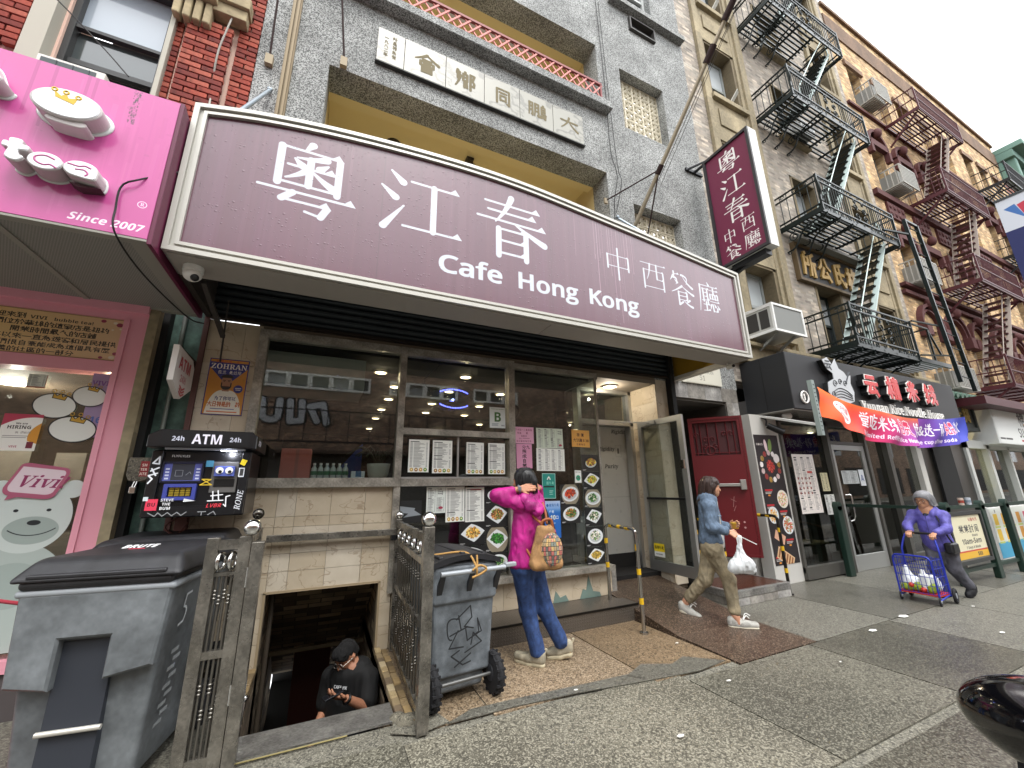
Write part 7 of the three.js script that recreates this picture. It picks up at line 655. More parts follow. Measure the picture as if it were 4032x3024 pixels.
{ // beige brick house
  const t = thing('beige_brick_house', 'beige brick house with pale stone window bays behind the green fire escape', 'house', [10.4, 0, -4.9]), rows = [[4.3, 5.95], [7.25, 8.95], [10.15, 11.95], [13.1, 14.9], [16, 17.5]], cols = [[7.32, 8.43], [9.85, 10.95], [12.55, 13.5]], holes = [];
  for (const [a, b] of cols) for (const [c, d] of rows) holes.push([a, b, c, d]);
  mesh('wall', wall(6.55, 14.3, 3.3, 18.2, -4.9, -4.5, holes), beigeBrickM, t); mesh('backing', box(6.55, 14.3, 3, 18.1, -5.6, -5.5), darkM, t);
  const fm = M('#8d9290', 0.5), fd = M('#26302f', 0.5); let n = 0;
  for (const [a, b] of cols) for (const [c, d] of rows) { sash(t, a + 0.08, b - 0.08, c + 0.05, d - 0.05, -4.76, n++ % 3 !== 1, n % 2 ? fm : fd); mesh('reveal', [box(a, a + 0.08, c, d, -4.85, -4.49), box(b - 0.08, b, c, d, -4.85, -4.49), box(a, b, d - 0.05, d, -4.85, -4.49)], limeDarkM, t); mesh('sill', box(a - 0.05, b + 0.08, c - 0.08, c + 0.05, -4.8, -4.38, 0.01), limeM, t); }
  for (const [a, b] of [cols[0], cols[2]]) { mesh('stone_jamb', [box(a - 0.26, a - 0.08, 3.9, 18, -4.5, -4.42, 0.01), box(a - 0.08, a - 0.001, 3.9, 18, -4.5, -4.455), box(b + 0.001, b + 0.12, 3.9, 18, -4.5, -4.46), box(b + 0.12, b + 0.3, 3.9, 18, -4.5, -4.41, 0.01), box(b + 0.3, b + 0.42, 3.9, 18, -4.5, -4.45)], limeM, t); for (let i = 0; i < 4; i++) { const y0 = rows[i][1], y1 = rows[i + 1][0] - 0.08; mesh('stone_panel', [box(a, b, y0, y1, -4.5, -4.47), box(a + 0.12, b - 0.12, y0 + 0.42, y1 - 0.22, -4.47, -4.44, 0.01)], limeM, t); } }
  mesh('cornice', [box(6.55, 14.3, 3.66, 3.95, -4.5, -4.36, 0.01), box(6.55, 14.3, 3.95, 4.02, -4.5, -4.28, 0.01), box(7.05, 7.3, 3.4, 3.66, -4.5, -4.33), box(8.5, 8.9, 3.4, 3.66, -4.5, -4.33)], limeM, t);
  for (const [x, y] of [[7.95, 10.2], [7.9, 13.15]]) mesh('propped_sash', bar([x, y, -4.5], [x + 0.1, y + 0.3, -4.3], 0.12, 0.02), M('#b9b7ac', 0.6), t);
  const ac = thing('air_conditioner', 'large boxy white air conditioner jutting from the window just above the black sign', 'air conditioner', [7.42, 4.15, -4.2]); mesh('casing', box(7.02, 7.9, 4.15, 4.62, -4.55, -3.92, 0.01), M('#b8b8b2', 0.5), ac); mesh('frame', [...frameRect(7.0, 7.92, 4.12, 4.66, 0.04, -3.94, -3.9), box(7.0, 7.03, 4.12, 4.17, -4.5, -3.94), box(7.0, 7.03, 4.6, 4.66, -4.5, -3.94)], whiteM, ac); mesh('grille', box(7.04, 7.88, 4.16, 4.62, -3.92, -3.915), M('#7b7d7a', 0.7), ac); mesh('side_vent', [box(7.008, 7.018, 4.22, 4.56, -4.4, -4.2), box(7.008, 7.018, 4.22, 4.56, -4.16, -4.0)], M('#33312e', 0.7), ac); mesh('bracket', [bar([7.2, 4.14, -3.98], [7.2, 3.9, -4.4], 0.04), bar([7.7, 4.14, -3.98], [7.7, 3.9, -4.4], 0.04)], M('#9a9c98', 0.5), ac);
  const a2 = thing('air_conditioner', 'small white air conditioner in a window behind the green fire escape', 'air conditioner', [10.6, 10.25, -4.3]); mesh('casing', box(10.2, 10.8, 10.2, 10.55, -4.6, -4.15, 0.01), whiteM, a2); mesh('grille', box(10.25, 10.75, 10.24, 10.51, -4.15, -4.145), M('#8d9090', 0.6), a2);
  const gp = thing('wooden_name_board', 'dark framed board with four large gilt characters under the green fire escape', 'sign', [10.6, 5.9, -4.4]); mesh('board', box(9.25, 11.85, 5.93, 6.78, -4.5, -4.44), M('#1d1b1c', 0.6), gp); mesh('frame', frameRect(9.2, 11.9, 5.88, 6.83, 0.06, -4.5, -4.4), M('#5c4a2e', 0.6), gp); '所公氏梅'.split('').forEach((ch, i) => mesh('gilt_character', han3(ch, 9.42 + i * 0.6, 6.05, 0.48, 0.6, -4.44, -4.4, 0.085), M('#a98a4e', 0.5, 0.3), gp)); mesh('eave', box(9.2, 11.9, 6.83, 6.9, -4.5, -4.25), M('#7a7a74', 0.6), gp);
}
function fireEscape(name, label, m, lv, zb, zf, fancy, pale) { // lv: [x0, x1, y] from the lowest
  const t = thing(name, label, 'fire escape', [(lv[0][0] + lv[0][1]) / 2, lv[0][2], (zb + zf) / 2]);
  lv.forEach(([x0, x1, y], k) => {
    const sl = [], gap = k ? [x1 - 1.15, x1 - 0.15] : null; for (let z = zb + 0.05; z < zf - 0.02; z += 0.085) { const inG = gap && z > zb + 0.2 && z < zf - 0.12; sl.push(box(x0, inG ? gap[0] : x1, y - 0.02, y + 0.02, z, z + 0.035)); } for (let x = x0; x <= x1 + 0.01; x += (x1 - x0) / 5) sl.push(box(x - 0.02, x + 0.02, y - 0.06, y - 0.02, zb, zf)); sl.push(box(x0 - 0.03, x1 + 0.03, y - 0.08, y + 0.05, zf - 0.03, zf), box(x0 - 0.03, x0, y - 0.08, y + 0.04, zb, zf - 0.03), box(x1, x1 + 0.03, y - 0.08, y + 0.04, zb, zf - 0.03)); mesh('platform', sl, m, t);
    const h = 0.82, rl = []; for (const yy of fancy ? [y + 0.12, y + h - 0.13, y + h] : [y + h, y + h * 0.5]) rl.push(bar([x0, yy, zf], [x1, yy, zf], 0.03), bar([x0, yy, zb], [x0, yy, zf], 0.03), bar([x1, yy, zb], [x1, yy, zf], 0.03)); const mid = (x0 + x1) / 2;
    for (let x = x0; x <= x1 + 0.01; x += 0.1) if (!fancy || Math.abs(x - mid) > 0.36) rl.push(rod([x, y, zf], [x, y + h, zf], 0.009, 0.009, 5)); for (let z = zb + 0.1; z < zf; z += 0.14) rl.push(rod([x0, y, z], [x0, y + h, z], 0.009, 0.009, 5), rod([x1, y, z], [x1, y + h, z], 0.009, 0.009, 5)); for (const x of [x0, x1]) rl.push(bar([x, y - 0.05, zf], [x, y + h + 0.03, zf], 0.04));
    mesh('railing', rl, m, t);
    if (fancy) { const sc = []; for (const s of [-1, 1]) for (const [dy, r, st] of [[0.22, 0.1, 0], [0.45, 0.09, 3.14], [0.62, 0.06, 0]]) sc.push(tube(scroll(mid + s * 0.17, y + dy, r, 1.4, s, st).map(([a, b]) => [a, b, zf + 0.01]), 0.013, 5, 24)); for (let x = x0 + 0.15; x < x1; x += 0.3) sc.push(tube(scroll(x, y + h - 0.065, 0.05, 1, 1).map(([a, b]) => [a, b, zf]), 0.008, 4, 12), tube(scroll(x, y + 0.06, 0.05, 1, -1).map(([a, b]) => [a, b, zf]), 0.008, 4, 12)); for (let z = zb + 0.15; z < zf; z += 0.25) sc.push(tube(scroll(z, y + h - 0.065, 0.05, 1, 1).map(([a, b]) => [x0, b, a]), 0.008, 4, 12)); sc.push(tube([[x0, y + h, zf], [x0 - 0.06, y + h * 0.6, zf + 0.05], [x0 + 0.02, y + h * 0.3, zf], [x0 - 0.04, y + 0.1, zf + 0.06]], 0.014, 5, 20)); mesh('scrollwork', sc, m, t);
      const br = []; for (const x of [x0 + 0.08, x0 + 0.55, x0 + 1.05, x1 - 0.1]) { br.push(tube([[x, y - 0.55, zb], [x, y - 0.5, zb + 0.2], [x, y - 0.2, zb + 0.42], [x, y - 0.1, zf + 0.03]], 0.02, 5, 18), tube(scroll(zb + 0.2, y - 0.25, 0.12, 1.5, 1, 1).map(([a, b]) => [x, b, a]), 0.013, 4, 22), tube(scroll(zb + 0.5, y - 0.17, 0.08, 1.3, -1, 2).map(([a, b]) => [x, b, a]), 0.012, 4, 18), tube(scroll(zf - 0.02, y - 0.14, 0.06, 1.2, 1, 2).map(([a, b]) => [x, b, a]), 0.012, 4, 14), tube(scroll(zb + 0.06, y - 0.58, 0.06, 1.2, 1).map(([a, b]) => [x, b, a]), 0.012, 4, 14)); } mesh('bracket', br, m, t); }
    else mesh('bracket', [x0 + 0.1, x1 - 0.1].map((x) => bar([x, y - 0.06, zf - 0.1], [x, y - 0.75, zb], 0.05)), m, t);
    const nx = lv[k + 1]; if (nx) { // stair up to the next platform
      const a = V(x0 + (fancy ? 0.75 : 0.5), y, 0), b = V(nx[1] - (fancy ? 0.35 : 0.7), nx[2], 0), za = zf - 0.18, zc = zb + 0.25, n = 12; mesh('stringer', [za, zc].map((z) => bar([a.x, a.y, z], [b.x, b.y, z], 0.03, 0.11, V(0, 0, 1)).clone()), pale, t);
      mesh('tread', [...Array(n)].map((_, i) => { const f = (i + 0.7) / n, x = mix(a.x, b.x, f), yy = mix(a.y, b.y, f); return box(x - 0.1, x + 0.12, yy, yy + 0.03, zc, za); }), m, t); mesh('stair_rail', [za].map((z) => tube([[a.x + 0.05, a.y, z + 0.02], [a.x + 0.02, a.y + 0.75, z + 0.02], [mix(a.x, b.x, 0.5), mix(a.y, b.y, 0.5) + 0.75, z + 0.02], [b.x - 0.05, b.y + 0.6, z + 0.02], [b.x, b.y, z + 0.02]], 0.014, 5, 30, false, 0.1)), pale, t); }
  });
  return t;
}
{
  const fe = fireEscape('fire_escape', 'ornate dark green iron fire escape with scrolled railings and pale stair strings', greenIronM, [[9.05, 11.5, 4.1], [9.0, 12.2, 7.1], [8.92, 12.2, 10.15], [8.88, 12.1, 13.1], [8.85, 12.1, 16.1]], -4.5, -3.64, true, paleIronM);
  mesh('platform_extension', [...[...Array(9)].map((_, i) => box(11.53, 13.0, 4.08, 4.12, -4.4 + i * 0.085, -4.365 + i * 0.085)), box(11.53, 13.0, 4.02, 4.12, -3.66, -3.62), bar([11.5, 4.9, -3.64], [12.3, 4.9, -3.64], 0.03), bar([12.3, 4.9, -3.64], [12.7, 4.3, -3.64], 0.03), bar([12.3, 4.1, -3.64], [12.3, 4.9, -3.64], 0.03), bar([12.3, 4.9, -4.5], [12.3, 4.9, -3.64], 0.03)], greenIronM, fe);
  const ld = []; for (const [x0, x1, yb] of [[12.1, 12.52, 3.6], [12.72, 13.16, 3.45]]) ld.push(bar([x0, 7.6, -3.42], [x1, yb, -3.42], 0.07, 0.05)); for (let i = 0; i < 12; i++) { const f = (i + 0.5) / 12; ld.push(rod([mix(12.1, 12.5, f), mix(7.6, 3.6, f), -3.42], [mix(12.72, 13.14, f), mix(7.6, 3.55, f), -3.42], 0.012, 0.012, 5)); } ld.push(bar([12.1, 7.6, -3.42], [12.72, 7.6, -3.42], 0.05), bar([11.4, 7.25, -3.6], [12.1, 7.2, -3.42], 0.04), bar([11.5, 4.95, -3.6], [12.5, 4.9, -3.42], 0.03), bar([11.5, 4.15, -3.6], [12.45, 4.2, -3.42], 0.03)); mesh('drop_ladder', ld, greenIronM, fe);
}
{ // yellow brick house with red trim
  const t = thing('yellow_brick_house', 'yellow brick house with dark red arches behind the red fire escape', 'house', [21.7, 0, -4.9]), xs = [15.0, 16.7, 18.3, 20.05, 21.8, 24.15, 25.8, 27.5], rows = [[13.75, 15.35], [10.3, 12.0], [6.95, 8.55], [4.0, 5.7]], holes = []; for (const x of xs) for (const [a, b] of rows) holes.push([x, x + 0.85, a, b]);
  mesh('wall', wall(14.3, 29.2, 3.2, 17.85, -4.9, -4.5, holes), yellowBrickM, t); mesh('backing', box(14.3, 29.2, 3, 17.8, -5.4, -5.3), darkM, t); mesh('parapet', [box(14.3, 29.2, 16.6, 17.4, -4.5, -4.46), box(14.3, 29.2, 17.8, 17.95, -4.9, -4.42)], MT(limeT, 0.9, { color: '#a98f84' }), t);
  const fm = M('#6d6a62', 0.6); let n = 0; for (const x of xs) rows.forEach(([a, b], r) => { sash(t, x, x + 0.85, a, b, -4.72, n++ % 3 === 0, fm); if (r < 3) mesh('lintel', r === 0 ? box(x - 0.15, x + 1.0, b, b + 0.22, -4.5, -4.43) : [box(x - 0.12, x + 0.97, b, b + 0.24, -4.5, -4.38, 0.01), box(x - 0.2, x - 0.05, b - 0.35, b + 0.02, -4.5, -4.36, 0.01), box(x + 0.9, x + 1.05, b - 0.35, b + 0.02, -4.5, -4.36, 0.01)], r === 0 ? MT(limeT, 0.9, { color: '#b99c90' }) : redTrimM, t); });
  for (const x of xs) { const arcs = []; for (const [r, w, z] of [[0.62, 0.09, -4.36], [0.5, 0.06, -4.4]]) { const s = new THREE.Shape(); s.absarc(0, 0, r + w, 0, Math.PI); s.absarc(0, 0, r, Math.PI, 0, true); const g = new THREE.ExtrudeGeometry(s, { depth: z + 4.5, bevelEnabled: false, curveSegments: 10 }); g.translate(x + 0.42, 5.75, -4.5); arcs.push(fin(g)); } mesh('arch', arcs, redTrimM, t); mesh('impost', [box(x - 0.32, x - 0.02, 5.4, 5.74, -4.5, -4.3, 0.01), box(x + 0.86, x + 1.16, 5.4, 5.74, -4.5, -4.3, 0.01)], redTrimM, t); mesh('keystone', [ball([x + 0.42, 6.45, -4.36], 0.13, 1, 1.3, 1, 8), ball([x + 0.42, 9.0, -4.36], 0.12, 1, 1.4, 1, 8), ball([x + 0.42, 12.55, -4.36], 0.13, 1, 1.4, 1, 8)], redTrimM, t); const s2 = new THREE.Shape(); s2.absarc(0, 0, 0.62, 0, Math.PI); s2.absarc(0, 0, 0.5, Math.PI, 0, true); const g2 = new THREE.ExtrudeGeometry(s2, { depth: 0.12, bevelEnabled: false, curveSegments: 10 }); g2.translate(x + 0.42, 12.1, -4.5); mesh('arch', fin(g2), redTrimM, t); }
  mesh('red_band', [box(14.3, 29.2, 9.9, 10.1, -4.5, -4.38, 0.01), box(14.3, 29.2, 6.62, 6.74, -4.5, -4.4, 0.01), box(14.3, 29.2, 7.05 - 0.2, 6.95, -4.5, -4.36, 0.01), box(14.3, 29.2, 13.4, 13.5, -4.5, -4.42)], redTrimM, t); for (const x of xs) mesh('terracotta_panel', [box(x - 0.1, x + 0.95, 9.3, 9.85, -4.5, -4.44), ...[...Array(8)].map((_, i) => ball([x + 0.03 + (i % 4) * 0.26, 9.45 + (i >> 2) * 0.25, -4.44], 0.09, 1, 1, 0.4, 6))], redTrimM, t);
  const cage = (x0, x1, y0, y1, label) => { const c = thing('air_conditioner_cage', label, 'cage', [(x0 + x1) / 2, y0, -4.3], 'barred cages round air conditioners'); const b = []; for (let x = x0; x <= x1 + 0.01; x += 0.1) b.push(bar([x, y0, -4.05], [x, y1, -4.05], 0.028), bar([x, y0, -4.5], [x, y0, -4.05], 0.018)); for (const y of [y0, y1]) b.push(bar([x0, y, -4.05], [x1, y, -4.05], 0.03), bar([x0, y, -4.5], [x0, y, -4.05], 0.03), bar([x1, y, -4.5], [x1, y, -4.05], 0.03)); for (let z = -4.4; z < -4.05; z += 0.12) b.push(bar([x0, y0, z], [x0, y1, z], 0.02)); mesh('bars', b, M('#a3a29c', 0.6), c); mesh('air_conditioner', box(x0 + 0.1, x1 - 0.1, y0 + 0.05, y1 - 0.12, -4.6, -4.15), M('#8b8b86', 0.6), c); };
  cage(15.2, 16.2, 10.35, 11.0, 'white barred air conditioner cage on the second window row from the top'); cage(15.3, 16.2, 13.8, 14.5, 'white barred air conditioner cage on the topmost window row'); cage(14.6, 15.6, 6.95, 7.6, 'white barred cage half behind the green ladder'); cage(14.7, 15.9, 3.85, 4.45, 'low white barred cage just above the tiled shop eave');
  fireEscape('fire_escape', 'plain dark red iron fire escape zigzagging down the yellow brick house', redIronM, [[16.6, 20.0, 4.0], [16.9, 20.2, 7.2], [16.6, 19.8, 10.2], [16.6, 19.9, 13.4]], -4.5, -3.58, false, M('#8b7f76', 0.6));
  mesh('red_awning_frame', [box(14.3, 29, 3.3, 3.5, -4.5, -3.6)], redIronM, t);
  const b5 = thing('green_cornice_house', 'farther house with a green bracketed cornice at the end of the row', 'house', [38, 0, -4.9]); mesh('wall', box(29.2, 48, 0, 16.9, -5, -4.5), MT(brickTex(44, [[150, 92, 76], [132, 80, 68]], [140, 120, 108]), 0.9), b5); const cm = M('#5d7c70', 0.7); mesh('cornice', [box(29.2, 48, 17.3, 17.6, -4.9, -3.55, 0.03), box(29.2, 48, 16.9, 17.3, -4.9, -3.9, 0.03), box(29.2, 48, 15.9, 16.9, -4.5, -4.35)], cm, b5); mesh('cornice_bracket', [...Array(9)].map((_, i) => box(29.4 + i * 1.6, 29.75 + i * 1.6, 15.8, 16.9, -4.35, -3.95, 0.05)), cm, b5); for (let i = 0; i < 6; i++) for (let j = 0; j < 4; j++) mesh('window', box(30 + i * 2.4, 31 + i * 2.4, 5 + j * 2.8, 6.8 + j * 2.8, -4.52, -4.48), winGlassM, b5);
  fireEscape('fire_escape', 'black iron fire escape on the last house by the green cornice', blackMetalM, [[24.2, 28.2, 10.2], [24.2, 28.2, 13.4]], -4.5, -3.55, false, blackMetalM);
}
// ---------- noodle shop ----------
{
  const t = thing('noodle_shop_sign', 'black box sign with raised red characters and white English lettering', 'sign', [9.8, 2.64, -4.1]); const Z = -3.7;
  mesh('box', box(6.72, 12.9, 2.66, 3.62, -4.5, Z, 0.012), M('#1c1d20', 0.5), t); mesh('seam', [box(6.714, 6.722, 2.7, 3.6, -4.13, -4.12), box(6.8, 12.85, 2.64, 2.664, -4.4, -3.75)], blackMatM, t);
  const red = M('#c4161f', 0.35, 0, { clearcoat: 0.5 }), glowW = M('#e8e6e0', 0.4); [['云', 8.78, 3.03, 0.44, 0.4], ['楠', 9.58, 3.04, 0.44, 0.42], ['米', 10.34, 3.05, 0.42, 0.4], ['线', 11.08, 3.05, 0.46, 0.4]].forEach(([ch, x, y, w, h]) => { const c = mesh('raised_character', han3(ch, x, y, w, h, Z, Z + 0.1, 0.105), blackM, t); mesh('white_rim', han3(ch, x, y, w, h, Z + 0.1, Z + 0.112, 0.098), glowW, c); mesh('red_face', han3(ch, x + 0.008, y - 0.004, w, h, Z + 0.113, Z + 0.125, 0.07), red, c); });
  const font = await new FontLoader().loadAsync('fonts/droid/droid_serif_bold.typeface.json'), tg = new TextGeometry('Yunnan Rice Noodle House', { font, size: 0.165, depth: 0.03, curveSegments: 3 }); tg.computeBoundingBox(); tg.scale(3.25 / (tg.boundingBox.max.x), 1.1, 1); tg.translate(8.72, 2.76, Z); mesh('white_lettering', fin(tg), glowW, t);
  const lg = [[7.62, 3.56], [7.78, 3.62], [7.9, 3.5], [8.02, 3.62], [8.08, 3.45], [8.22, 3.4], [8.3, 3.32], [8.42, 3.36], [8.36, 3.2], [8.42, 3.05], [8.36, 2.88], [8.1, 2.8], [7.78, 2.84], [7.62, 2.98], [7.66, 3.16], [7.86, 3.24], [7.86, 3.34], [7.72, 3.4]], lo = mesh('emblem', prism(lg, Z, Z + 0.08), blackM, t); mesh('emblem_face', prism(lg, Z + 0.08, Z + 0.09), M('#b9bcbf', 0.5), lo);
  const ink = M('#4d5054', 0.6), em = []; for (let i = 0; i < 4; i++) em.push(tube([[7.75, 3.0 - i * 0.04, Z + 0.093], [7.95, 3.08 - i * 0.05, Z + 0.093], [8.15, 3.06 - i * 0.05, Z + 0.093], [8.32, 2.98 - i * 0.03, Z + 0.093]], 0.008, 4, 16)); for (const [x, y, r] of [[7.85, 3.15, 0.07], [8.02, 3.2, 0.06], [8.17, 3.18, 0.06], [7.74, 2.95, 0.06]]) em.push(tube(scroll(x, y, r, 1.4).map(([a, b]) => [a, b, Z + 0.093]), 0.007, 4, 18)); em.push(bar([8.2, 3.2, Z + 0.095], [8.38, 3.42, Z + 0.095], 0.025, 0.012), ...han3('云', 7.66, 3.4, 0.2, 0.17, Z + 0.09, Z + 0.096, 0.022)); mesh('line_drawing', em, ink, lo);
  mesh('number_disc', [ring([7.02, 2.86, Z + 0.02], 0.095, 0.014), box(7.01, 7.035, 2.81, 2.92, Z, Z + 0.02), box(6.985, 7.01, 2.885, 2.905, Z, Z + 0.02)], glowW, t);
  const s = thing('noodle_restaurant', 'glass shopfront with a steel framed door under the black noodle sign', 'storefront', [9.4, 0, -4.3]);
  mesh('frame', [box(7.1, 7.16, 0.12, 2.6, -4.35, -4.22), box(7.1, 8.5, 0.02, 0.2, -4.35, -4.2), box(8.44, 8.52, 0, 2.6, -4.35, -4.2), box(8.52, 9.75, 2.2, 2.26, -4.35, -4.22), box(9.72, 9.8, 0, 2.6, -4.35, -4.2), box(10.55, 10.68, 0, 2.6, -4.35, -4.2), box(9.8, 11.8, 0.02, 0.14, -4.35, -4.22), box(7.1, 11.85, 2.54, 2.64, -4.35, -4.2)], M('#5c5a55', 0.45, 0.5), s);
  for (const [a, b, c, d] of [[7.16, 8.44, 0.2, 2.54], [8.52, 9.72, 2.26, 2.54], [9.8, 10.55, 0.14, 2.54], [10.68, 11.8, 0.14, 2.54]]) mesh('pane', box(a, b, c, d, -4.295, -4.29), tintGlassM, s);
  const d = mesh('door', [box(8.55, 8.64, 0.0, 2.2, -4.28, -4.23, 0.005), box(9.6, 9.7, 0.0, 2.2, -4.28, -4.23, 0.005), box(8.64, 9.6, 2.1, 2.2, -4.28, -4.23, 0.005), box(8.64, 9.6, 0.0, 0.26, -4.28, -4.23, 0.005)], M('#b4b5b2', 0.4, 0.6), s); mesh('pane', box(8.64, 9.6, 0.26, 2.1, -4.258, -4.252), tintGlassM, d); mesh('handle', tube([[8.7, 1.28, -4.23], [8.76, 1.28, -4.17], [8.76, 0.95, -4.17], [8.76, 0.85, -4.2], [8.62, 0.83, -4.2]], 0.016, 6, 24, false, 0.1), chromeM, d);
  mesh('white_pier', [box(6.4, 7.1, 0, 2.64, -4.45, -4.26), box(11.8, 12.02, 0, 2.64, -4.4, -4.2)], M('#c2c0ba', 0.6), s); mesh('black_marble', [box(12.02, 14.4, 0, 2.66, -4.5, -4.25)], MT(limeT, 0.3, { color: '#3a3b3d' }), s); mesh('black_panel', box(12.6, 13.55, 0.9, 2.4, -4.26, -4.2), M('#050505', 0.9), s); mesh('soffit', box(6.7, 12.9, 2.64, 2.66, -4.5, -3.72), M('#77746e', 0.8), s);
  mesh('room', [box(7.1, 12, 0.0, 0.02, -8, -4.4), box(7.1, 12, 0, 3, -8.1, -8), box(7.0, 7.1, 0, 3, -8, -4.4), box(11.8, 11.9, 0, 3, -8, -4.4), box(7.1, 11.9, 2.7, 2.8, -8, -4.4)], M('#3d3833', 0.7), s);
  for (const [x, z] of [[8.2, -5.6], [9.4, -6.2], [10.6, -5.6]]) { const l = thing('ceiling_light', 'small warm downlight inside the noodle shop', 'ceiling light', [x, 2.6, z], 'downlights in the noodle shop'); mesh('lens', disc([x, 2.68, z], 0.06, [0, 1, 0], 0.02), new THREE.MeshStandardMaterial({ color: '#fff', emissive: new THREE.Color(1, 0.85, 0.6), emissiveIntensity: 3 }), l); const p = new THREE.PointLight(new THREE.Color(1, 0.87, 0.65), 0.5); p.position.set(0, -0.05, 0); l.add(p); }
  const ch = thing('bentwood_chair', 'light wooden armchair just behind the noodle shop window', 'chair', [8.3, 0.02, -4.75]); const cw = M('#7a5636', 0.5); for (const [a, b, c, e] of [[8.05, -4.6, 8.1, -4.62], [8.6, -4.6, 8.52, -4.62], [8.0, -5.0, 8.1, -4.96], [8.6, -5.0, 8.52, -4.96]]) mesh('leg', rod([a, 0.02, b], [c, 0.72, e], 0.016, 0.02), cw, ch); mesh('seat', box(8.06, 8.56, 0.42, 0.47, -5.0, -4.58, 0.02), M('#c2b08c', 0.8), ch); mesh('backrest', [tube([[8.02, 0.66, -4.55], [8.0, 0.72, -4.8], [8.15, 0.78, -5.02], [8.5, 0.78, -5.02], [8.65, 0.72, -4.8], [8.62, 0.66, -4.55]], 0.02, 6), bar([8.32, 0.46, -4.98], [8.32, 0.77, -5.02], 0.08, 0.012)], cw, ch);
  // posters
  paper('noodle_poster', 'tall black poster of noodle bowls on the white pier of the noodle shop', 'poster', 6.44, 7.06, 0.28, 2.3, canvasTex(320, 1024, (c, w, h) => { const q = rng(12); c.fillStyle = '#211a1d'; c.fillRect(0, 0, w, h); c.fillStyle = '#d9d3cc'; hanRow(c, '小', 10, 66, 1, 1, 1, 1); hanRow(c, '云楠米线', 16, 70, 20, 20, 22, 11); const bowl = (x, y, r, col, rim) => { c.fillStyle = rim; c.beginPath(); c.arc(x, y, r, 0, 7); c.fill(); for (let i = 0; i < 130; i++) { const a = q() * 6.3, rr2 = Math.sqrt(q()) * r * 0.8, cc = col[Math.floor(q() * col.length)]; c.fillStyle = cc; c.beginPath(); c.ellipse(x + Math.cos(a) * rr2, y + Math.sin(a) * rr2, 3 + q() * 7, 2 + q() * 4, a, 0, 7); c.fill(); } }; c.fillStyle = '#e3c9cd'; c.beginPath(); c.ellipse(140, 90, 20, 52, -0.1, 0, 7); c.fill(); c.fillStyle = '#7d9a4d'; c.beginPath(); c.ellipse(196, 90, 24, 58, 0.2, 0, 7); c.fill(); for (let i = 0; i < 13; i++) { const a = i / 13 * 6.283 - 0.6; bowl(160 + Math.cos(a) * 116, 262 + Math.sin(a) * 112, i === 0 ? 40 : 21, [['#e9e2e0'], ['#b08a3a', '#8c6d2a'], ['#8c2f2a'], ['#c9b0ae']][i % 4], '#e6e2de'); } bowl(160, 262, 62, ['#c22a22', '#a01c18', '#d9584a'], '#3a1c1a'); bowl(242, 530, 72, ['#c9a24c', '#d98a96', '#7d8f3a', '#e0c4b0'], '#d9d3c6'); bowl(84, 650, 66, ['#d9a85a', '#c98838', '#e4c888'], '#cfd6dc'); bowl(252, 736, 70, ['#c23a24', '#d4583a', '#7d9a4d'], '#dde1e2'); for (const [y, x] of [[448, 30], [566, 20], [620, 176], [840, 190], [960, 20]]) { c.fillStyle = '#b5232b'; c.fillRect(x, y, 96, 14); c.fillStyle = '#d8d2ca'; c.fillRect(x, y + 20, 86, 4); c.fillRect(x, y + 30, 74, 4); c.fillStyle = '#e08a2a'; c.fillRect(x + 30, y + 42, 26, 12); } c.fillStyle = '#d9a98c'; c.save(); c.translate(110, 800); c.rotate(0.5); c.fillRect(-50, -20, 130, 70); c.fillStyle = '#d9b48c'; c.fillRect(10, 90, 210, 90); c.fillStyle = '#8c5a30'; for (let i = 0; i < 6; i++) c.fillRect(24 + i * 32, 100, 20, 70); c.restore(); }), undefined, -4.255);
  paper('window_menu', 'long white printed menu inside the noodle shop window', 'menu', 7.4, 8.02, 1.0, 2.0, canvasTex(256, 410, (c, w, h) => { menuPrint(c, w, h, 51, 3, false, '#ddd6d0'); const q = rng(5); for (let i = 0; i < 16; i++) { c.fillStyle = '#7e3a33'; c.beginPath(); c.arc(30 + (i % 4) * 44, 170 + (i >> 2) * 34, 9, 0, 7); c.fill(); } c.fillStyle = '#b53b33'; c.fillRect(150, 120, 60, 14); }), undefined, -4.28);
  paper('grade_card', 'white card with a blue letter A on the noodle shop door', 'notice', 9.34, 9.52, 1.44, 1.74, canvasTex(100, 160, (c, w, h) => { c.fillStyle = '#d8dde2'; c.fillRect(0, 0, w, h); c.fillStyle = '#2c4c8c'; say(c, 'A', 50, 116, 90, 'sans-serif', 'bold', 'center'); }), undefined, -4.24);
  paper('door_notice', 'two pale notices side by side on the noodle shop door', 'notice', 8.75, 9.3, 1.48, 1.72, mtx('#b9bfc0', 61), undefined, -4.24); paper('small_notice', 'yellow and white notice beside the noodle shop door', 'notice', 8.14, 8.36, 1.36, 1.68, mtx('#cfc9a4', 62), undefined, -4.28); paper('leaflet_box', 'clear leaflet holder with white papers by the noodle shop door', 'leaflet box', 8.12, 8.42, 0.96, 1.3, mtx('#d4d6d2', 63), undefined, -4.27);
  paper('banner_board', 'purple board with white characters inside the noodle shop window', 'sign', 7.2, 8.4, 2.06, 2.36, canvasTex(256, 64, (c, w, h) => { c.fillStyle = '#3a3470'; c.fillRect(0, 0, w, h); c.fillStyle = '#cfd0e4'; hanRow(c, '续&送一杯', 20, 10, 36, 36, 40, 11); c.fillStyle = '#c5506a'; han(c, '免', 216, 10, 34, 36, 11); }), undefined, -4.3);
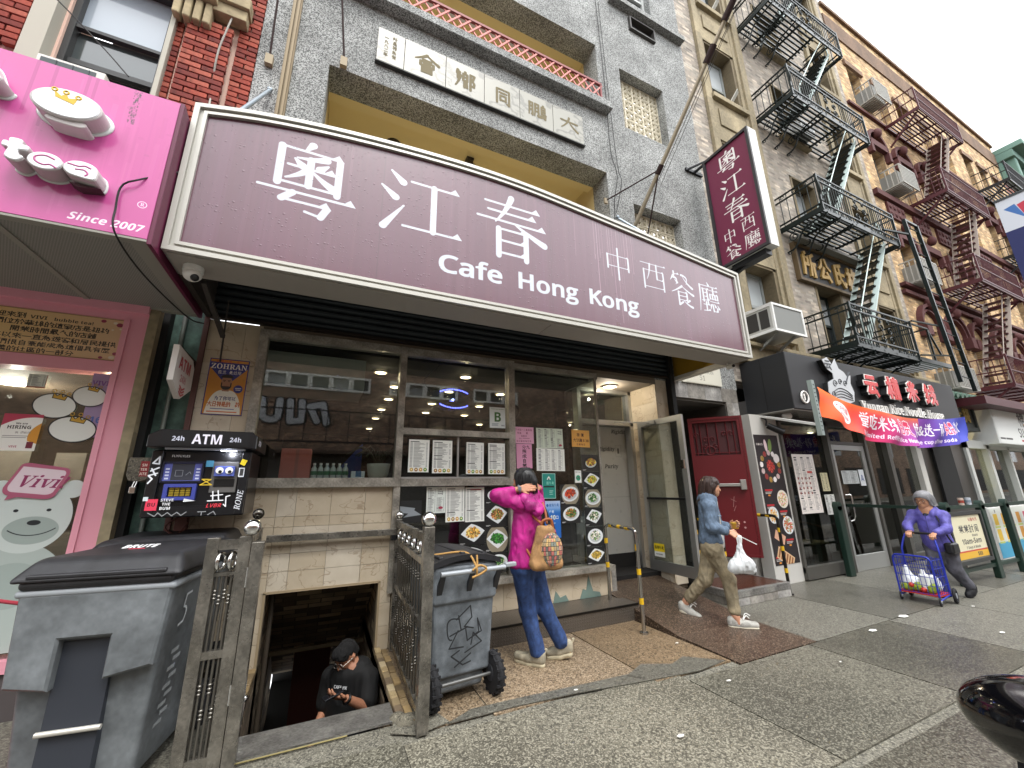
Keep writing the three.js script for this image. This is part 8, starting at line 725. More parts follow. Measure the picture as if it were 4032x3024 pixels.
  const lp = thing('spot_lamp', 'black wall spotlight above the noodle poster', 'lamp', [6.75, 2.3, -4.2]); mesh('head', [rod([6.72, 2.45, -4.18], [6.86, 2.32, -4.02], 0.05, 0.06, 12)], blackM, lp); mesh('arm', tube([[6.72, 2.45, -4.2], [6.74, 2.55, -4.2], [6.72, 2.6, -4.26]], 0.015, 5), blackM, lp);
  const dm = thing('dome_camera', 'white dome security camera under the black noodle sign', 'security camera', [7.0, 2.55, -4.0]); mesh('housing', ball([7.0, 2.6, -4.0], 0.075, 1, 0.9, 1), whiteM, dm);
  const bp = thing('banner_post', 'perforated steel post with a strut holding up the long cloth banner', 'post', [6.32, 2.15, -3.2]); mesh('post', box(6.28, 6.35, 2.15, 2.95, -3.23, -3.17), M('#8f9b98', 0.5, 0.4), bp); mesh('hole', [...Array(12)].map((_, i) => disc([6.315, 2.22 + i * 0.06, -3.169], 0.011, [0, 0, 1], 0.004, 8)), blackM, bp); mesh('strut', bar([6.32, 2.3, -3.2], [6.76, 2.66, -4.4], 0.035), whiteM, bp);
  // cloth banner hung slack from the post
  const bg = new THREE.PlaneGeometry(1, 1, 60, 8), bpn = bg.attributes.position; for (let i = 0; i < bpn.count; i++) { const u = bpn.getX(i) + 0.5, v = bpn.getY(i) + 0.5, sag = 0.3 * 4 * u * (1 - u) * (1 - 0.25 * u); bpn.setXYZ(i, mix(6.42, 11.35, u), mix(2.86, 2.72, u) - sag * (0.85 + 0.25 * (1 - v)) - (1 - v) * mix(0.44, 0.44, u) - 0.0, -3.2 + 0.06 * Math.sin(u * 17 + v * 2) * (0.4 + 0.6 * (1 - v)) + 0.05 * Math.sin(u * 41 - v * 4) * (1 - v)); } bg.computeVertexNormals();
  const bt = canvasTex(1536, 200, (c, w, h) => { const g = c.createLinearGradient(0, 0, w, h * 1.2); for (const [a, k] of [[0, '#f0662c'], [0.18, '#e8472f'], [0.3, '#cc2a5e'], [0.55, '#8a3a9c'], [0.8, '#4a44a8'], [1, '#3b4bb4']]) g.addColorStop(a, k); c.fillStyle = g; c.fillRect(0, 0, w, h); const g2 = c.createLinearGradient(0, 0, 0, h); g2.addColorStop(0, 'rgba(255,130,40,.75)'); g2.addColorStop(0.5, 'rgba(230,60,80,.0)'); c.fillStyle = g2; c.fillRect(0, 0, w * 0.6, h); c.fillStyle = '#efe6e2'; c.beginPath(); c.ellipse(182, 92, 86, 64, 0.12, 0, 7); c.fill(); c.fillStyle = '#c02a4c'; say(c, 'OPEN', 182, 90, 48, 'sans-serif', 'bold', 'center'); say(c, 'AM-5:AM', 182, 130, 30, 'sans-serif', 'bold', 'center'); c.fillStyle = '#eeeaf0'; hanRow(c, '堂吃米线', 338, 34, 66, 92, 73, 12); hanRow(c, '续&送一杯', 856, 34, 58, 92, 64, 12); hanRow(c, '汽水', 1350, 34, 50, 92, 56, 12); for (const [x, s, k] of [[654, '免费', 78], [1190, '免费', 64]]) { c.fillStyle = '#f2dfe6'; hanRow(c, s, x, 32, k, 94, k + 6, 24); c.fillStyle = '#cf2352'; hanRow(c, s, x, 32, k, 94, k + 6, 12); } c.fillStyle = '#eadfee'; say(c, 'Unlimited Refills Rice Noodle & one cup of free soda', 336, 176, 36, 'sans-serif', 'italic bold', 'left', 1160); });
  const ban = solo('cloth_banner', 'orange to purple cloth banner hanging slack in front of the black noodle sign', 'banner', fin(bg, true), MT(bt, 0.75, { side: THREE.DoubleSide }));
  // tiled eave and stone board next door, sugar shop
  const e = thing('tiled_name_board', 'carved stone board with gilt characters under a small glazed tile eave', 'sign', [14.1, 2.7, -4.2]); mesh('board', box(12.95, 15.3, 2.72, 3.5, -4.4, -4.15, 0.02), M('#3e4442', 0.6), e); mesh('border', frameRect(12.95, 15.3, 2.72, 3.5, 0.1, -4.15, -4.11), M('#333a38', 0.6), e); '所公氏梅'.split('').forEach((ch, i) => mesh('gilt_character', han3(ch, 13.25 + i * 0.46, 2.95, 0.36, 0.38, -4.15, -4.13, 0.05), M('#b09a58', 0.5, 0.3), e)); const tlM = M('#4f6f60', 0.4); for (let i = 0; i < 9; i++) mesh('roof_tile', [rod([13.05 + i * 0.26, 3.72, -4.5], [13.05 + i * 0.26, 3.58, -4.0], 0.07, 0.07, 10), disc([13.05 + i * 0.26, 3.57, -3.98], 0.075, [0, -0.2, 1], 0.03)], tlM, e); mesh('eave_board', box(12.95, 15.3, 3.5, 3.58, -4.5, -4.05), tlM, e);
  const su = thing('sugar_shop_sign', 'white shop sign with a dark character and the letters SUGA at the right edge', 'sign', [18, 2.4, -4.1]); mesh('box', box(15.55, 24, 2.4, 3.55, -4.5, -3.9, 0.02), M('#d5d8d6', 0.5), su); mesh('lettering', sheet(15.6, 19.6, 2.42, 3.52, -3.895), MT(canvasTex(720, 200, (c, w, h) => { c.fillStyle = '#d5d8d6'; c.fillRect(0, 0, w, h); c.fillStyle = '#3c3e40'; han(c, '糖', 300, 18, 92, 90, 10); c.fillStyle = '#c98a4a'; c.fillRect(362, 92, 30, 16); c.fillStyle = '#2d2f31'; say(c, 'SUGA', 260, 164, 62); c.fillStyle = '#a8313c'; c.fillRect(270, 176, 120, 9); c.fillStyle = '#333'; c.fillRect(10, 172, 60, 8); c.fillRect(76, 172, 80, 8); c.fillStyle = '#2d2f31'; hanRow(c, '特日', 540, 20, 86, 86, 94, 10); }), 0.5), su);
  const sf = thing('sugar_shop', 'white framed shopfront with a warm lamp under the white sugar sign', 'storefront', [18, 0, -4.4]); mesh('frame', [box(14.4, 14.55, 0, 2.5, -4.4, -4.2), box(15.7, 15.85, 0, 2.5, -4.4, -4.2), box(17.1, 17.2, 0, 2.5, -4.4, -4.2), box(19, 19.1, 0, 2.5, -4.4, -4.2), box(14.4, 24, 2.3, 2.5, -4.4, -4.2)], M('#b9bcb8', 0.5), sf); mesh('pane', box(14.55, 24, 0.1, 2.3, -4.32, -4.31), tintGlassM, sf); mesh('room', [box(14.4, 24, 0, 3, -7.1, -7), box(14.4, 24, 2.6, 2.7, -7, -4.5), box(14.4, 24, 0, 0.03, -7, -4.5), box(24, 24.1, 0, 3, -7, -4.2)], M('#5b5146', 0.8), sf); const gl = thing('ceiling_light', 'glowing yellow lamp cluster inside the sugar shop doorway', 'ceiling light', [14.9, 1.9, -4.9]); mesh('bulb', [[0, 0], [0.14, 0.04], [0.26, -0.02], [0.1, -0.08]].map(([a, b]) => ball([14.9 + a, 2.0 + b, -4.9], 0.06)), new THREE.MeshStandardMaterial({ color: '#ffd070', emissive: new THREE.Color(1, 0.65, 0.12), emissiveIntensity: 3 }), gl); { const p = new THREE.PointLight(new THREE.Color(1, 0.8, 0.4), 0.8); p.position.set(0.1, -0.15, 0.15); gl.add(p); }
  // green stair fence with a framed sign
  const gf = M('#0f2a20', 0.45), fc = thing('green_fence', 'dark green steel fence with round-topped posts round the far stair', 'fence', [9.9, 0, -2.95]); for (const [x, z] of [[8.1, -4.1], [8.75, -2.97], [9.96, -2.95], [10.92, -2.93], [12.4, -2.93]]) mesh('post', [box(x - 0.075, x + 0.075, 0, 1.12, z - 0.04, z + 0.04, 0.01), rod([x, 1.11, z - 0.04], [x, 1.11, z + 0.04], 0.075, 0.075, 14)], gf, fc); mesh('rail', [bar([8.75, 1.1, -2.97], [9.96, 1.1, -2.95], 0.06, 0.05), bar([9.96, 1.1, -2.95], [12.4, 1.1, -2.93], 0.06, 0.05), bar([8.75, 0.2, -2.97], [12.4, 0.2, -2.93], 0.05), bar([8.75, 1.1, -2.97], [8.75, 1.1, -4.3], 0.05)], gf, fc); mesh('stair_rail', [bar([10.0, 0.62, -3.4], [10.5, 0.86, -3.4], 0.06), bar([10.3, 0, -3.5], [10.0, 0.9, -3.5], 0.05), bar([10.5, 0, -3.5], [10.35, 0.8, -3.5], 0.04)], M('#33201d', 0.5), fc);
  const as = thing('opening_hours_sign', 'framed cream opening hours sign hung on the green fence', 'sign', [9.2, 0.3, -2.9]); mesh('frame', frameRect(8.5, 9.72, 0.3, 1.04, 0.05, -2.92, -2.88), M('#2b2d2c', 0.5), as); mesh('board', box(8.53, 9.69, 0.33, 1.01, -2.925, -2.905), M('#77756c', 0.5), as); mesh('print', sheet(8.58, 9.64, 0.37, 0.98, -2.9), MT(canvasTex(320, 250, (c, w, h) => { c.fillStyle = '#d8d2b4'; c.fillRect(0, 0, w, h); c.fillStyle = '#9c3c34'; hanRow(c, '云楠米线', 190, 16, 22, 22, 25, 11); c.fillStyle = '#22252a'; hanRow(c, '营业时间'.replace('营', '業'), 70, 58, 48, 46, 54, 11); say(c, 'Hours', 190, 128, 22); say(c, '10am-5am', 70, 168, 42); say(c, '7 Days A Week', 100, 196, 22); c.fillStyle = '#bf3b2c'; c.fillRect(0, 204, w, 8); c.fillStyle = '#d8a82a'; c.fillRect(0, 212, w, 38); c.fillStyle = '#222'; say(c, '$88', 200, 242, 32); }), 0.4), as);
  const dk = thing('drink_sign', 'board of colourful drink pictures behind the far green fence', 'sign', [11.8, 0.1, -3.15]); mesh('board', box(10.95, 13.2, 0.15, 1.02, -3.2, -3.15), whiteM, dk); mesh('print', sheet(10.97, 13.18, 0.17, 1.0, -3.146), MT(canvasTex(320, 128, (c, w, h) => { c.fillStyle = '#d4d7cf'; c.fillRect(0, 0, w, h); c.fillStyle = '#4aa0c4'; c.fillRect(0, 88, w, 40); ['#d9b43a', '#d9a83a', '#b0254a', '#c98a2a', '#b83a5a', '#8ab04a'].forEach((k, i) => { for (const y of [14, 54]) { c.fillStyle = k; c.fillRect(14 + i * 52, y, 26, 30); c.fillStyle = '#b7c46a'; c.fillRect(10 + i * 52, y + 32, 34, 5); } }); c.fillStyle = '#222'; say(c, 'B', 30, 11, 11); }), 0.5), dk);
  for (const [x, k, l] of [[9.35, '#b9a79a', 'white paper cup with a red band standing on the green fence'], [9.62, '#b5bcc4', 'silver drink can standing on the green fence rail']]) { const c = thing('drink_can', l, 'cup', [x, 1.125, -2.96]); mesh('body', rod([x, 1.125, -2.96], [x, 1.235, -2.96], 0.032, 0.036, 14), M(k, 0.4), c); mesh('band', rod([x, 1.16, -2.96], [x, 1.2, -2.96], 0.0355, 0.0365, 14), M(x < 9.5 ? '#8c3a2e' : '#7c8894', 0.4), c); }
  // street banner at the right edge, hung across the kerb
  const sb = thing('street_banner', 'white and navy street banner with a coloured fan emblem at the right edge', 'banner', [12, 4.9, -1.6]); const bgm = new THREE.PlaneGeometry(0.9, 2.6); bgm.rotateY(-Math.PI / 2); bgm.translate(12, 5.72, -1.6); mesh('cloth', fin(bgm, true), MT(canvasTex(240, 700, (c, w, h) => { c.fillStyle = '#1c2358'; c.fillRect(0, 0, w, h); c.fillStyle = '#c8ccd4'; c.fillRect(0, 0, w, 190); for (const [k, a, b] of [['#3d6aa8', 20, 60], ['#b83246', 66, 104], ['#b7a52c', 110, 150]]) { c.fillStyle = k; c.beginPath(); c.moveTo(84, 150); c.lineTo(a, 60); c.lineTo(b, 50); c.fill(); } c.fillStyle = '#2a2f5c'; say(c, 'CH', 190, 60, 40); c.fillRect(200, 80, 40, 10); c.fillStyle = '#c23a44'; c.beginPath(); c.moveTo(90, 260); c.bezierCurveTo(140, 200, 200, 250, 230, 210); c.lineTo(230, 290); c.bezierCurveTo(180, 300, 140, 290, 90, 260); c.fill(); c.fillStyle = '#c9d2dc'; c.beginPath(); c.ellipse(100, 360, 60, 44, 0, 0, 7); c.ellipse(170, 350, 60, 50, 0, 0, 7); c.fill(); c.fillStyle = '#7db43a'; c.beginPath(); c.ellipse(150, 520, 60, 30, 0, 0, 7); c.fill(); c.fillStyle = '#d8c23a'; c.fillRect(120, 548, 60, 24); }), 0.7, { side: THREE.DoubleSide }), sb); mesh('arm', [bar([12, 7.03, -2.06], [12, 7.03, -0.6], 0.04), bar([12, 4.41, -2.06], [12, 4.41, -0.6], 0.04), rod([12, -0.15, -0.5], [12, 8, -0.5], 0.09, 0.07, 12)], M('#33383a', 0.5, 0.4), sb);
  // black moped nose poking into the lower right corner
  const mp = thing('moped', 'glossy black nose of a parked moped at the lower right corner', 'moped', [2.95, 0, -0.75]); const bodyM = M('#07070a', 0.12, 0, { clearcoat: 1, clearcoatRoughness: 0.04 }); mesh('fairing', [ball([2.95, 0.46, -0.72], 0.34, 0.62, 0.6, 1.25, 28), ball([3.15, 0.62, -0.5], 0.22, 0.8, 1, 1.3, 20)], bodyM, mp); mesh('wheel', [ring([2.85, 0.25, -0.75], 0.2, 0.06, [0.9, 0, 0.4], 24), disc([2.85, 0.25, -0.75], 0.1, [0.9, 0, 0.4], 0.1)], rubberM, mp); mesh('body', [ball([3.6, 0.6, 0.0], 0.4, 1, 0.7, 1.2)], bodyM, mp);
}
function mtx(bg, seed) { return canvasTex(80, 80, (c, w, h) => menuPrint(c, w, h, seed, 2, false, bg)); }

// ---------- people ----------
// distance fields of tapered limbs, joined smoothly and meshed by surface nets
const sub = (a, b) => [a[0] - b[0], a[1] - b[1], a[2] - b[2]], add = (a, b, k = 1) => [a[0] + b[0] * k, a[1] + b[1] * k, a[2] + b[2] * k], lerp3 = (a, b, t) => [mix(a[0], b[0], t), mix(a[1], b[1], t), mix(a[2], b[2], t)];
const nrm = (a) => { const l = Math.hypot(...a) || 1; return [a[0] / l, a[1] / l, a[2] / l]; }, crs = (a, b) => [a[1] * b[2] - a[2] * b[1], a[2] * b[0] - a[0] * b[2], a[0] * b[1] - a[1] * b[0]];
const C = (a, b, ra, rb = ra) => ({ a, b, ra, rb });                  // tapered limb between two joints
function field(prims, k = 0.03, fold = 0, ff = 26, cut) {
  const P = prims.map((p) => { const d = sub(p.b, p.a), l = d[0] * d[0] + d[1] * d[1] + d[2] * d[2]; return { ...p, d, l: l || 1e-9 }; });
  return (x, y, z) => { let m = 1e9; for (const p of P) { const ax = x - p.a[0], ay = y - p.a[1], az = z - p.a[2], t = clamp((ax * p.d[0] + ay * p.d[1] + az * p.d[2]) / p.l), dx = ax - p.d[0] * t, dy = ay - p.d[1] * t, dz = az - p.d[2] * t, v = Math.sqrt(dx * dx + dy * dy + dz * dz) - (p.ra + (p.rb - p.ra) * t); const h = Math.max(k - Math.abs(m - v), 0) / k; m = Math.min(m, v) - h * h * k * 0.25; } if (fold && m < 0.05) m += fold * (Math.abs(n3(x * ff + 9, y * ff * 0.55 + z * ff * 0.5, z * ff + 5) - 0.5) * 2 - 0.5); if (cut) m = Math.max(m, cut(x, y, z)); return m; };
}
function nets(prims, h, k = 0.03, fold = 0, ff = 26, cut) {
  const f = field(prims, k, fold, ff, cut), lo = [1e9, 1e9, 1e9], hi = [-1e9, -1e9, -1e9]; for (const p of prims) for (let c = 0; c < 3; c++) { const r = Math.max(p.ra, p.rb) + h * 2 + 0.01; lo[c] = Math.min(lo[c], p.a[c] - r, p.b[c] - r); hi[c] = Math.max(hi[c], p.a[c] + r, p.b[c] + r); }
  const n = lo.map((l, c) => Math.ceil((hi[c] - l) / h) + 1), [nx, ny, nz] = n, F = new Float32Array(nx * ny * nz); for (let k2 = 0, i = 0; k2 < nz; k2++) for (let j = 0; j < ny; j++) for (let i2 = 0; i2 < nx; i2++, i++) F[i] = f(lo[0] + i2 * h, lo[1] + j * h, lo[2] + k2 * h);
  const id = new Int32Array(nx * ny * nz).fill(-1), pos = [], idx = [], at = (i, j, k2) => i + nx * (j + ny * k2);
  for (let k2 = 0; k2 < nz - 1; k2++) for (let j = 0; j < ny - 1; j++) for (let i = 0; i < nx - 1; i++) { let sx = 0, sy = 0, sz = 0, c = 0; const v = (a, b, d) => F[at(i + a, j + b, k2 + d)]; const e = (a, b) => { const va = v(...a), vb = v(...b); if ((va < 0) !== (vb < 0)) { const t = va / (va - vb); sx += i + mix(a[0], b[0], t); sy += j + mix(a[1], b[1], t); sz += k2 + mix(a[2], b[2], t); c++; } }; const s0 = v(0, 0, 0) < 0; if (s0 === v(1, 0, 0) < 0 && s0 === v(0, 1, 0) < 0 && s0 === v(1, 1, 0) < 0 && s0 === v(0, 0, 1) < 0 && s0 === v(1, 0, 1) < 0 && s0 === v(0, 1, 1) < 0 && s0 === v(1, 1, 1) < 0) continue; for (const [p, q] of [[0, 0], [1, 0], [0, 1], [1, 1]]) { e([0, p, q], [1, p, q]); e([p, 0, q], [p, 1, q]); e([p, q, 0], [p, q, 1]); } if (c) { id[at(i, j, k2)] = pos.length / 3; pos.push(lo[0] + sx / c * h, lo[1] + sy / c * h, lo[2] + sz / c * h); } }
  const quad = (a, b, c, d, flip) => { if (a < 0 || b < 0 || c < 0 || d < 0) return; flip ? idx.push(a, c, b, a, d, c) : idx.push(a, b, c, a, c, d); };
  for (let k2 = 1; k2 < nz - 1; k2++) for (let j = 1; j < ny - 1; j++) for (let i = 1; i < nx - 1; i++) { const s = F[at(i, j, k2)] < 0; if (s !== F[at(i + 1, j, k2)] < 0) quad(id[at(i, j - 1, k2 - 1)], id[at(i, j, k2 - 1)], id[at(i, j, k2)], id[at(i, j - 1, k2)], !s); if (s !== F[at(i, j + 1, k2)] < 0) quad(id[at(i - 1, j, k2 - 1)], id[at(i - 1, j, k2)], id[at(i, j, k2)], id[at(i, j, k2 - 1)], !s); if (s !== F[at(i, j, k2 + 1)] < 0) quad(id[at(i - 1, j - 1, k2)], id[at(i, j - 1, k2)], id[at(i, j, k2)], id[at(i - 1, j, k2)], !s); }
  const g = new THREE.BufferGeometry(); g.setAttribute('position', new THREE.Float32BufferAttribute(pos, 3)); g.setIndex(idx); g.computeVertexNormals(); return fin(g);
}
// a hand: wrist, way the palm points, way its back faces, curl of the fingers in radians per joint, side of the thumb
function handBones(w, dir, back, curl, thumb, s = 1) {
  dir = nrm(dir); const side = nrm(crs(dir, back)), bk = nrm(crs(side, dir)), o = []; const knuck = add(w, dir, 0.085 * s);
  for (let i = 0; i < 4; i++) { const off = (i - 1.5) * 0.019 * s * -thumb, base = add(add(knuck, side, off), dir, [-0.004, 0.004, 0.002, -0.008][i] * s); o.push(C(add(add(w, side, off * 0.6), dir, 0.015), base, 0.012 * s, 0.0105 * s)); let p = base, a = curl * 0.6; const L = [0.036, 0.04, 0.038, 0.03][i] * s; for (let j = 0; j < 3; j++) { const d = nrm(add(add([0, 0, 0], dir, Math.cos(a)), bk, -Math.sin(a))), q = add(p, d, L * [1.1, 0.7, 0.55][j]); o.push(C(p, q, (0.0095 - j * 0.001) * s, (0.0088 - j * 0.001) * s)); p = q; a += curl; } }
  const t0 = add(add(w, dir, 0.025 * s), side, 0.022 * s * thumb), t1 = add(add(t0, side, 0.026 * s * thumb), dir, 0.026 * s), t2 = add(add(add(t1, dir, 0.03 * s), side, 0.006 * thumb), bk, -0.012 * s); o.push(C(t0, t1, 0.012 * s, 0.011 * s), C(t1, t2, 0.0105 * s, 0.008 * s)); return o;
}
// a head: centre, up, forward -> { skin, hair(cap), frame }
function headBones(c, up, fw, s = 1) {
  up = nrm(up); fw = nrm(sub(fw, up.map((u) => u * (fw[0] * up[0] + fw[1] * up[1] + fw[2] * up[2])))); const rt = nrm(crs(fw, up)), P = (r, u, f) => add(add(add(c, rt, r * s), up, u * s), fw, f * s);
  const skin = [C(P(0, 0.03, -0.03), P(0, 0.035, 0.005), 0.082 * s, 0.078 * s), C(P(0, -0.02, 0.02), P(0, -0.06, 0.04), 0.062 * s, 0.045 * s), C(P(-0.03, -0.055, 0.025), P(0.03, -0.055, 0.025), 0.034 * s), C(P(0, -0.082, 0.062), P(0, -0.088, 0.058), 0.022 * s), C(P(0, 0.005, 0.084), P(0, -0.028, 0.1), 0.008 * s, 0.0125 * s), C(P(-0.03, 0.018, 0.074), P(0.03, 0.018, 0.074), 0.016 * s), C(P(-0.036, -0.02, 0.056), P(-0.034, -0.03, 0.05), 0.024 * s), C(P(0.036, -0.02, 0.056), P(0.034, -0.03, 0.05), 0.024 * s), C(P(-0.084, 0.012, -0.012), P(-0.08, -0.028, -0.004), 0.013 * s, 0.009 * s), C(P(0.084, 0.012, -0.012), P(0.08, -0.028, -0.004), 0.013 * s, 0.009 * s), C(P(-0.018, -0.057, 0.077), P(0.018, -0.057, 0.077), 0.0085 * s)];
  return { skin, P, s };
}
function face(t, H, skinCol, brow = '#1c1614') { const { P, s } = H; mesh('eye', [-1, 1].map((k) => ball(P(k * 0.031, 0.0, 0.0775), 0.0105 * s, 1, 0.8, 1, 10)), M('#d9d4cc', 0.3), t); mesh('iris', [-1, 1].map((k) => ball(P(k * 0.031, 0.0, 0.0845), 0.0055 * s, 1, 1, 1, 8)), M('#15100d', 0.2), t); mesh('eyebrow', [-1, 1].map((k) => tube([P(k * 0.016, 0.022, 0.0925), P(k * 0.032, 0.028, 0.088), P(k * 0.048, 0.02, 0.078)], 0.0036 * s, 5)), M(brow, 0.9), t); mesh('mouth', tube([P(-0.022, -0.056, 0.0825), P(0, -0.0585, 0.0875), P(0.022, -0.056, 0.0825)], 0.0036 * s, 5), M('#8c4a42', 0.6), t); }
function strands(t, H, col, n, seed, len, z0) { const q = rng(seed), o = []; for (let i = 0; i < n; i++) { const a = (q() - 0.5) * 4.4 + Math.PI, s = Math.sin(a), c = Math.cos(a), k = 0.92 + q() * 0.18, l = len * (0.55 + q() * 0.6); o.push(tube([H.P(s * 0.05, 0.125 + q() * 0.012, c * 0.05 - 0.02), H.P(s * 0.1 * k, 0.06, c * 0.1 * k - 0.02), H.P(s * (0.104 * k + q() * 0.01), -l * 0.45, c * 0.105 * k - 0.03), H.P(s * (0.09 + q() * 0.035), -l, c * (0.085 + q() * 0.03) - 0.035)], 0.0022 + q() * 0.003, 4, 8)); } mesh('hair_strands', o, M(col, 0.6, 0, { sheen: 0.3 }), t, { kind: 'stuff' }); }
const skinM = (c) => M(c, 0.55, 0, { sheen: 0.2 }), skinA = skinM('#b57f62'), skinB = skinM('#bd8a6e'), skinC = skinM('#b28264'), skinD = skinM('#a8755a');
const shoeBones = (heel, toe, y = 0.035, r = 0.036) => [C(heel, lerp3(heel, toe, 0.5), r * 0.95, r), C(lerp3(heel, toe, 0.5), toe, r * 1.08, r * 0.85), C(add(heel, [0, y * 1.1, 0]), add(lerp3(heel, toe, 0.3), [0, y, 0]), r * 0.95, r * 0.9)];
const soleBones = (heel, toe, r = 0.03, d = 0.032) => { const dn = [0, -d, 0]; return [C(add(heel, dn), add(lerp3(heel, toe, 0.5), dn), r * 0.72, r * 0.7), C(add(lerp3(heel, toe, 0.5), dn), add(toe, dn), r * 0.85, r * 0.66)]; };
const clothT = noiseTexSmall(), denimT = noiseTex(256, 0.12, 0.12, (u, v) => { const a = fbm(u, v, 5, 4, 66), w = ((u * 64 + v * 64) % 1) > 0.5 ? 12 : -6; const l = 205 + (a - 0.5) * 110 + w; return [l, l, l]; });
const cloth = (c, map = clothT, r = 0.8) => MT(map, r, { color: c });
{ // the person in the pink jacket
  const t = thing('person', 'person in magenta rain jacket and jeans, back turned, hands in black hair', 'person', [1.9, 0, -3.56]);
  const f = [-0.49, 0, -0.87], r = [0.87, 0, -0.49], nk = [1.842, 1.41, -3.575], shL = [1.705, 1.355, -3.5], shR = [1.985, 1.355, -3.655], elL = [1.515, 1.43, -3.58], wrL = [1.7, 1.487, -3.475], elR = [2.1, 1.44, -3.87], wrR = [2.0, 1.49, -3.63], hL = [1.75, 0.79, -3.545], hR = [1.9, 0.785, -3.61], kL = [1.812, 0.42, -3.575], aL = [1.862, 0.09, -3.49], kR = [1.985, 0.41, -3.565], aR = [2.115, 0.13, -3.5], hc = [1.806, 1.553, -3.6];
  const H = headBones(hc, [0, 1, 0.03], [-0.62, -0.12, -0.78]), hdL = handBones(wrL, [0.97, 0.12, 0.18], [-0.15, 0.3, 0.95], 0.2, 1), hdR = handBones(wrR, [-0.75, 0.3, 0.6], [0.5, 0.2, 0.8], 0.3, -1);
  mesh('body', [nets([C(nk, hc, 0.052), C(nk, [1.81, 0.9, -3.575], 0.09, 0.1), C(shL, elL, 0.042, 0.036), C(elL, wrL, 0.035, 0.027), C(shR, elR, 0.042, 0.036), C(elR, wrR, 0.035, 0.027), C(hL, kL, 0.07, 0.05), C(kL, aL, 0.046, 0.036), C(hR, kR, 0.07, 0.05), C(kR, aR, 0.046, 0.036), C(shL, shR, 0.06)], 0.013), nets(H.skin, 0.006, 0.02), nets([...hdL, C(elL, wrL, 0.03, 0.024)].slice(0, -1), 0.0045, 0.008), nets(hdR, 0.0045, 0.008)], skinA, t);
  face(t, H);
  mesh('hair', nets([C(H.P(0, 0.045, -0.03), H.P(0, 0.05, 0.0), 0.096, 0.09), C(H.P(0, 0.0, -0.065), H.P(0, -0.09, -0.06), 0.08, 0.055), C(H.P(0.06, 0, -0.02), H.P(0.05, -0.08, -0.03), 0.045, 0.03), C(H.P(-0.06, 0, -0.02), H.P(-0.05, -0.08, -0.03), 0.045, 0.03), C(H.P(0, -0.09, -0.06), H.P(0.03, -0.15, -0.06), 0.045, 0.025)], 0.007, 0.02, 0.006, 90, (x, y, z) => { const d = sub([x, y, z], H.P(0, -0.01, 0.045)), q = sub(H.P(0, 0, 1), H.P(0, 0, 0)); return 0.05 - Math.hypot(...d) + Math.max(0, -(d[0] * q[0] + d[1] * q[1] + d[2] * q[2])) * 0.4; }), M('#0b0a0b', 0.4, 0, { sheen: 0.3 }), t); strands(t, H, '#131112', 130, 7, 0.1);
  const b = (q, k) => add(q, r, k), waist = [1.805, 0.84, -3.578];
  mesh('jacket', nets([C(b(nk, -0.055), b(waist, -0.065), 0.095, 0.115), C(b(nk, 0.055), b(waist, 0.065), 0.095, 0.115), C(add(nk, [0, -0.02, 0]), waist, 0.09, 0.12), C(shL, lerp3(shL, elL, 0.6), 0.073, 0.066), C(lerp3(shL, elL, 0.6), elL, 0.066, 0.06), C(elL, lerp3(elL, wrL, 0.7), 0.058, 0.04), C(shR, elR, 0.073, 0.06), C(elR, lerp3(elR, wrR, 0.85), 0.06, 0.04), C(shL, shR, 0.068), C(b(waist, -0.06), b(waist, 0.06), 0.122)], 0.009, 0.03, 0.012, 24, (x, y) => 0.8 - y), cloth('#cf1590', clothT, 0.62), t);
  mesh('hem_band', nets([C(b([1.805, 0.805, -3.578], -0.06), b([1.805, 0.805, -3.578], 0.06), 0.119)], 0.01, 0.02, 0.008, 60, (x, y) => Math.abs(y - 0.815) - 0.028), cloth('#b00e7b', clothT, 0.5), t);
  mesh('hood', nets([C([1.74, 1.39, -3.47], [1.95, 1.385, -3.585], 0.055, 0.055), C([1.78, 1.335, -3.44], [1.94, 1.325, -3.52], 0.055, 0.05), C([1.86, 1.28, -3.425], [1.92, 1.3, -3.46], 0.045, 0.04), C([1.72, 1.42, -3.56], [1.74, 1.39, -3.47], 0.04, 0.05), C([1.97, 1.42, -3.68], [1.95, 1.385, -3.585], 0.04, 0.05)], 0.008, 0.03, 0.014, 34), cloth('#c31a8c', clothT, 0.5), t); mesh('hood_lining', nets([C([1.8, 1.425, -3.5], [1.92, 1.425, -3.565], 0.034, 0.034)], 0.008, 0.02, 0.006, 60), cloth('#c95aa6'), t);
  mesh('jeans', nets([C(hL, kL, 0.098, 0.072), C(kL, lerp3(kL, aL, 0.95), 0.071, 0.064), C(hR, kR, 0.096, 0.07), C(kR, lerp3(kR, aR, 0.95), 0.069, 0.063), C(hL, hR, 0.105)], 0.0095, 0.03, 0.011, 18, (x, y) => 0.075 - y + (x > 1.98 ? 0.02 : 0)), cloth('#2f4c82', denimT), t);
  for (const [hl, to, d] of [[[1.875, 0.05, -3.465], [1.745, 0.045, -3.655], 0], [[2.165, 0.085, -3.475], [2.03, 0.045, -3.585], 0.01]]) { const sh = mesh('shoe', nets([...shoeBones(hl, to, 0.035, 0.044)], 0.006, 0.02), cloth('#bdb49c'), t); mesh('sole', nets(soleBones(hl, to, 0.05, 0.034), 0.006, 0.02), M('#c9c0a4', 0.7), sh); mesh('pull_tab', tube([add(hl, [0.03, 0.05, 0.02]), add(hl, [0.045, 0.085, 0.03]), add(hl, [0.03, 0.08, 0.02])], 0.006, 5), M('#bdb49c', 0.8), sh); }
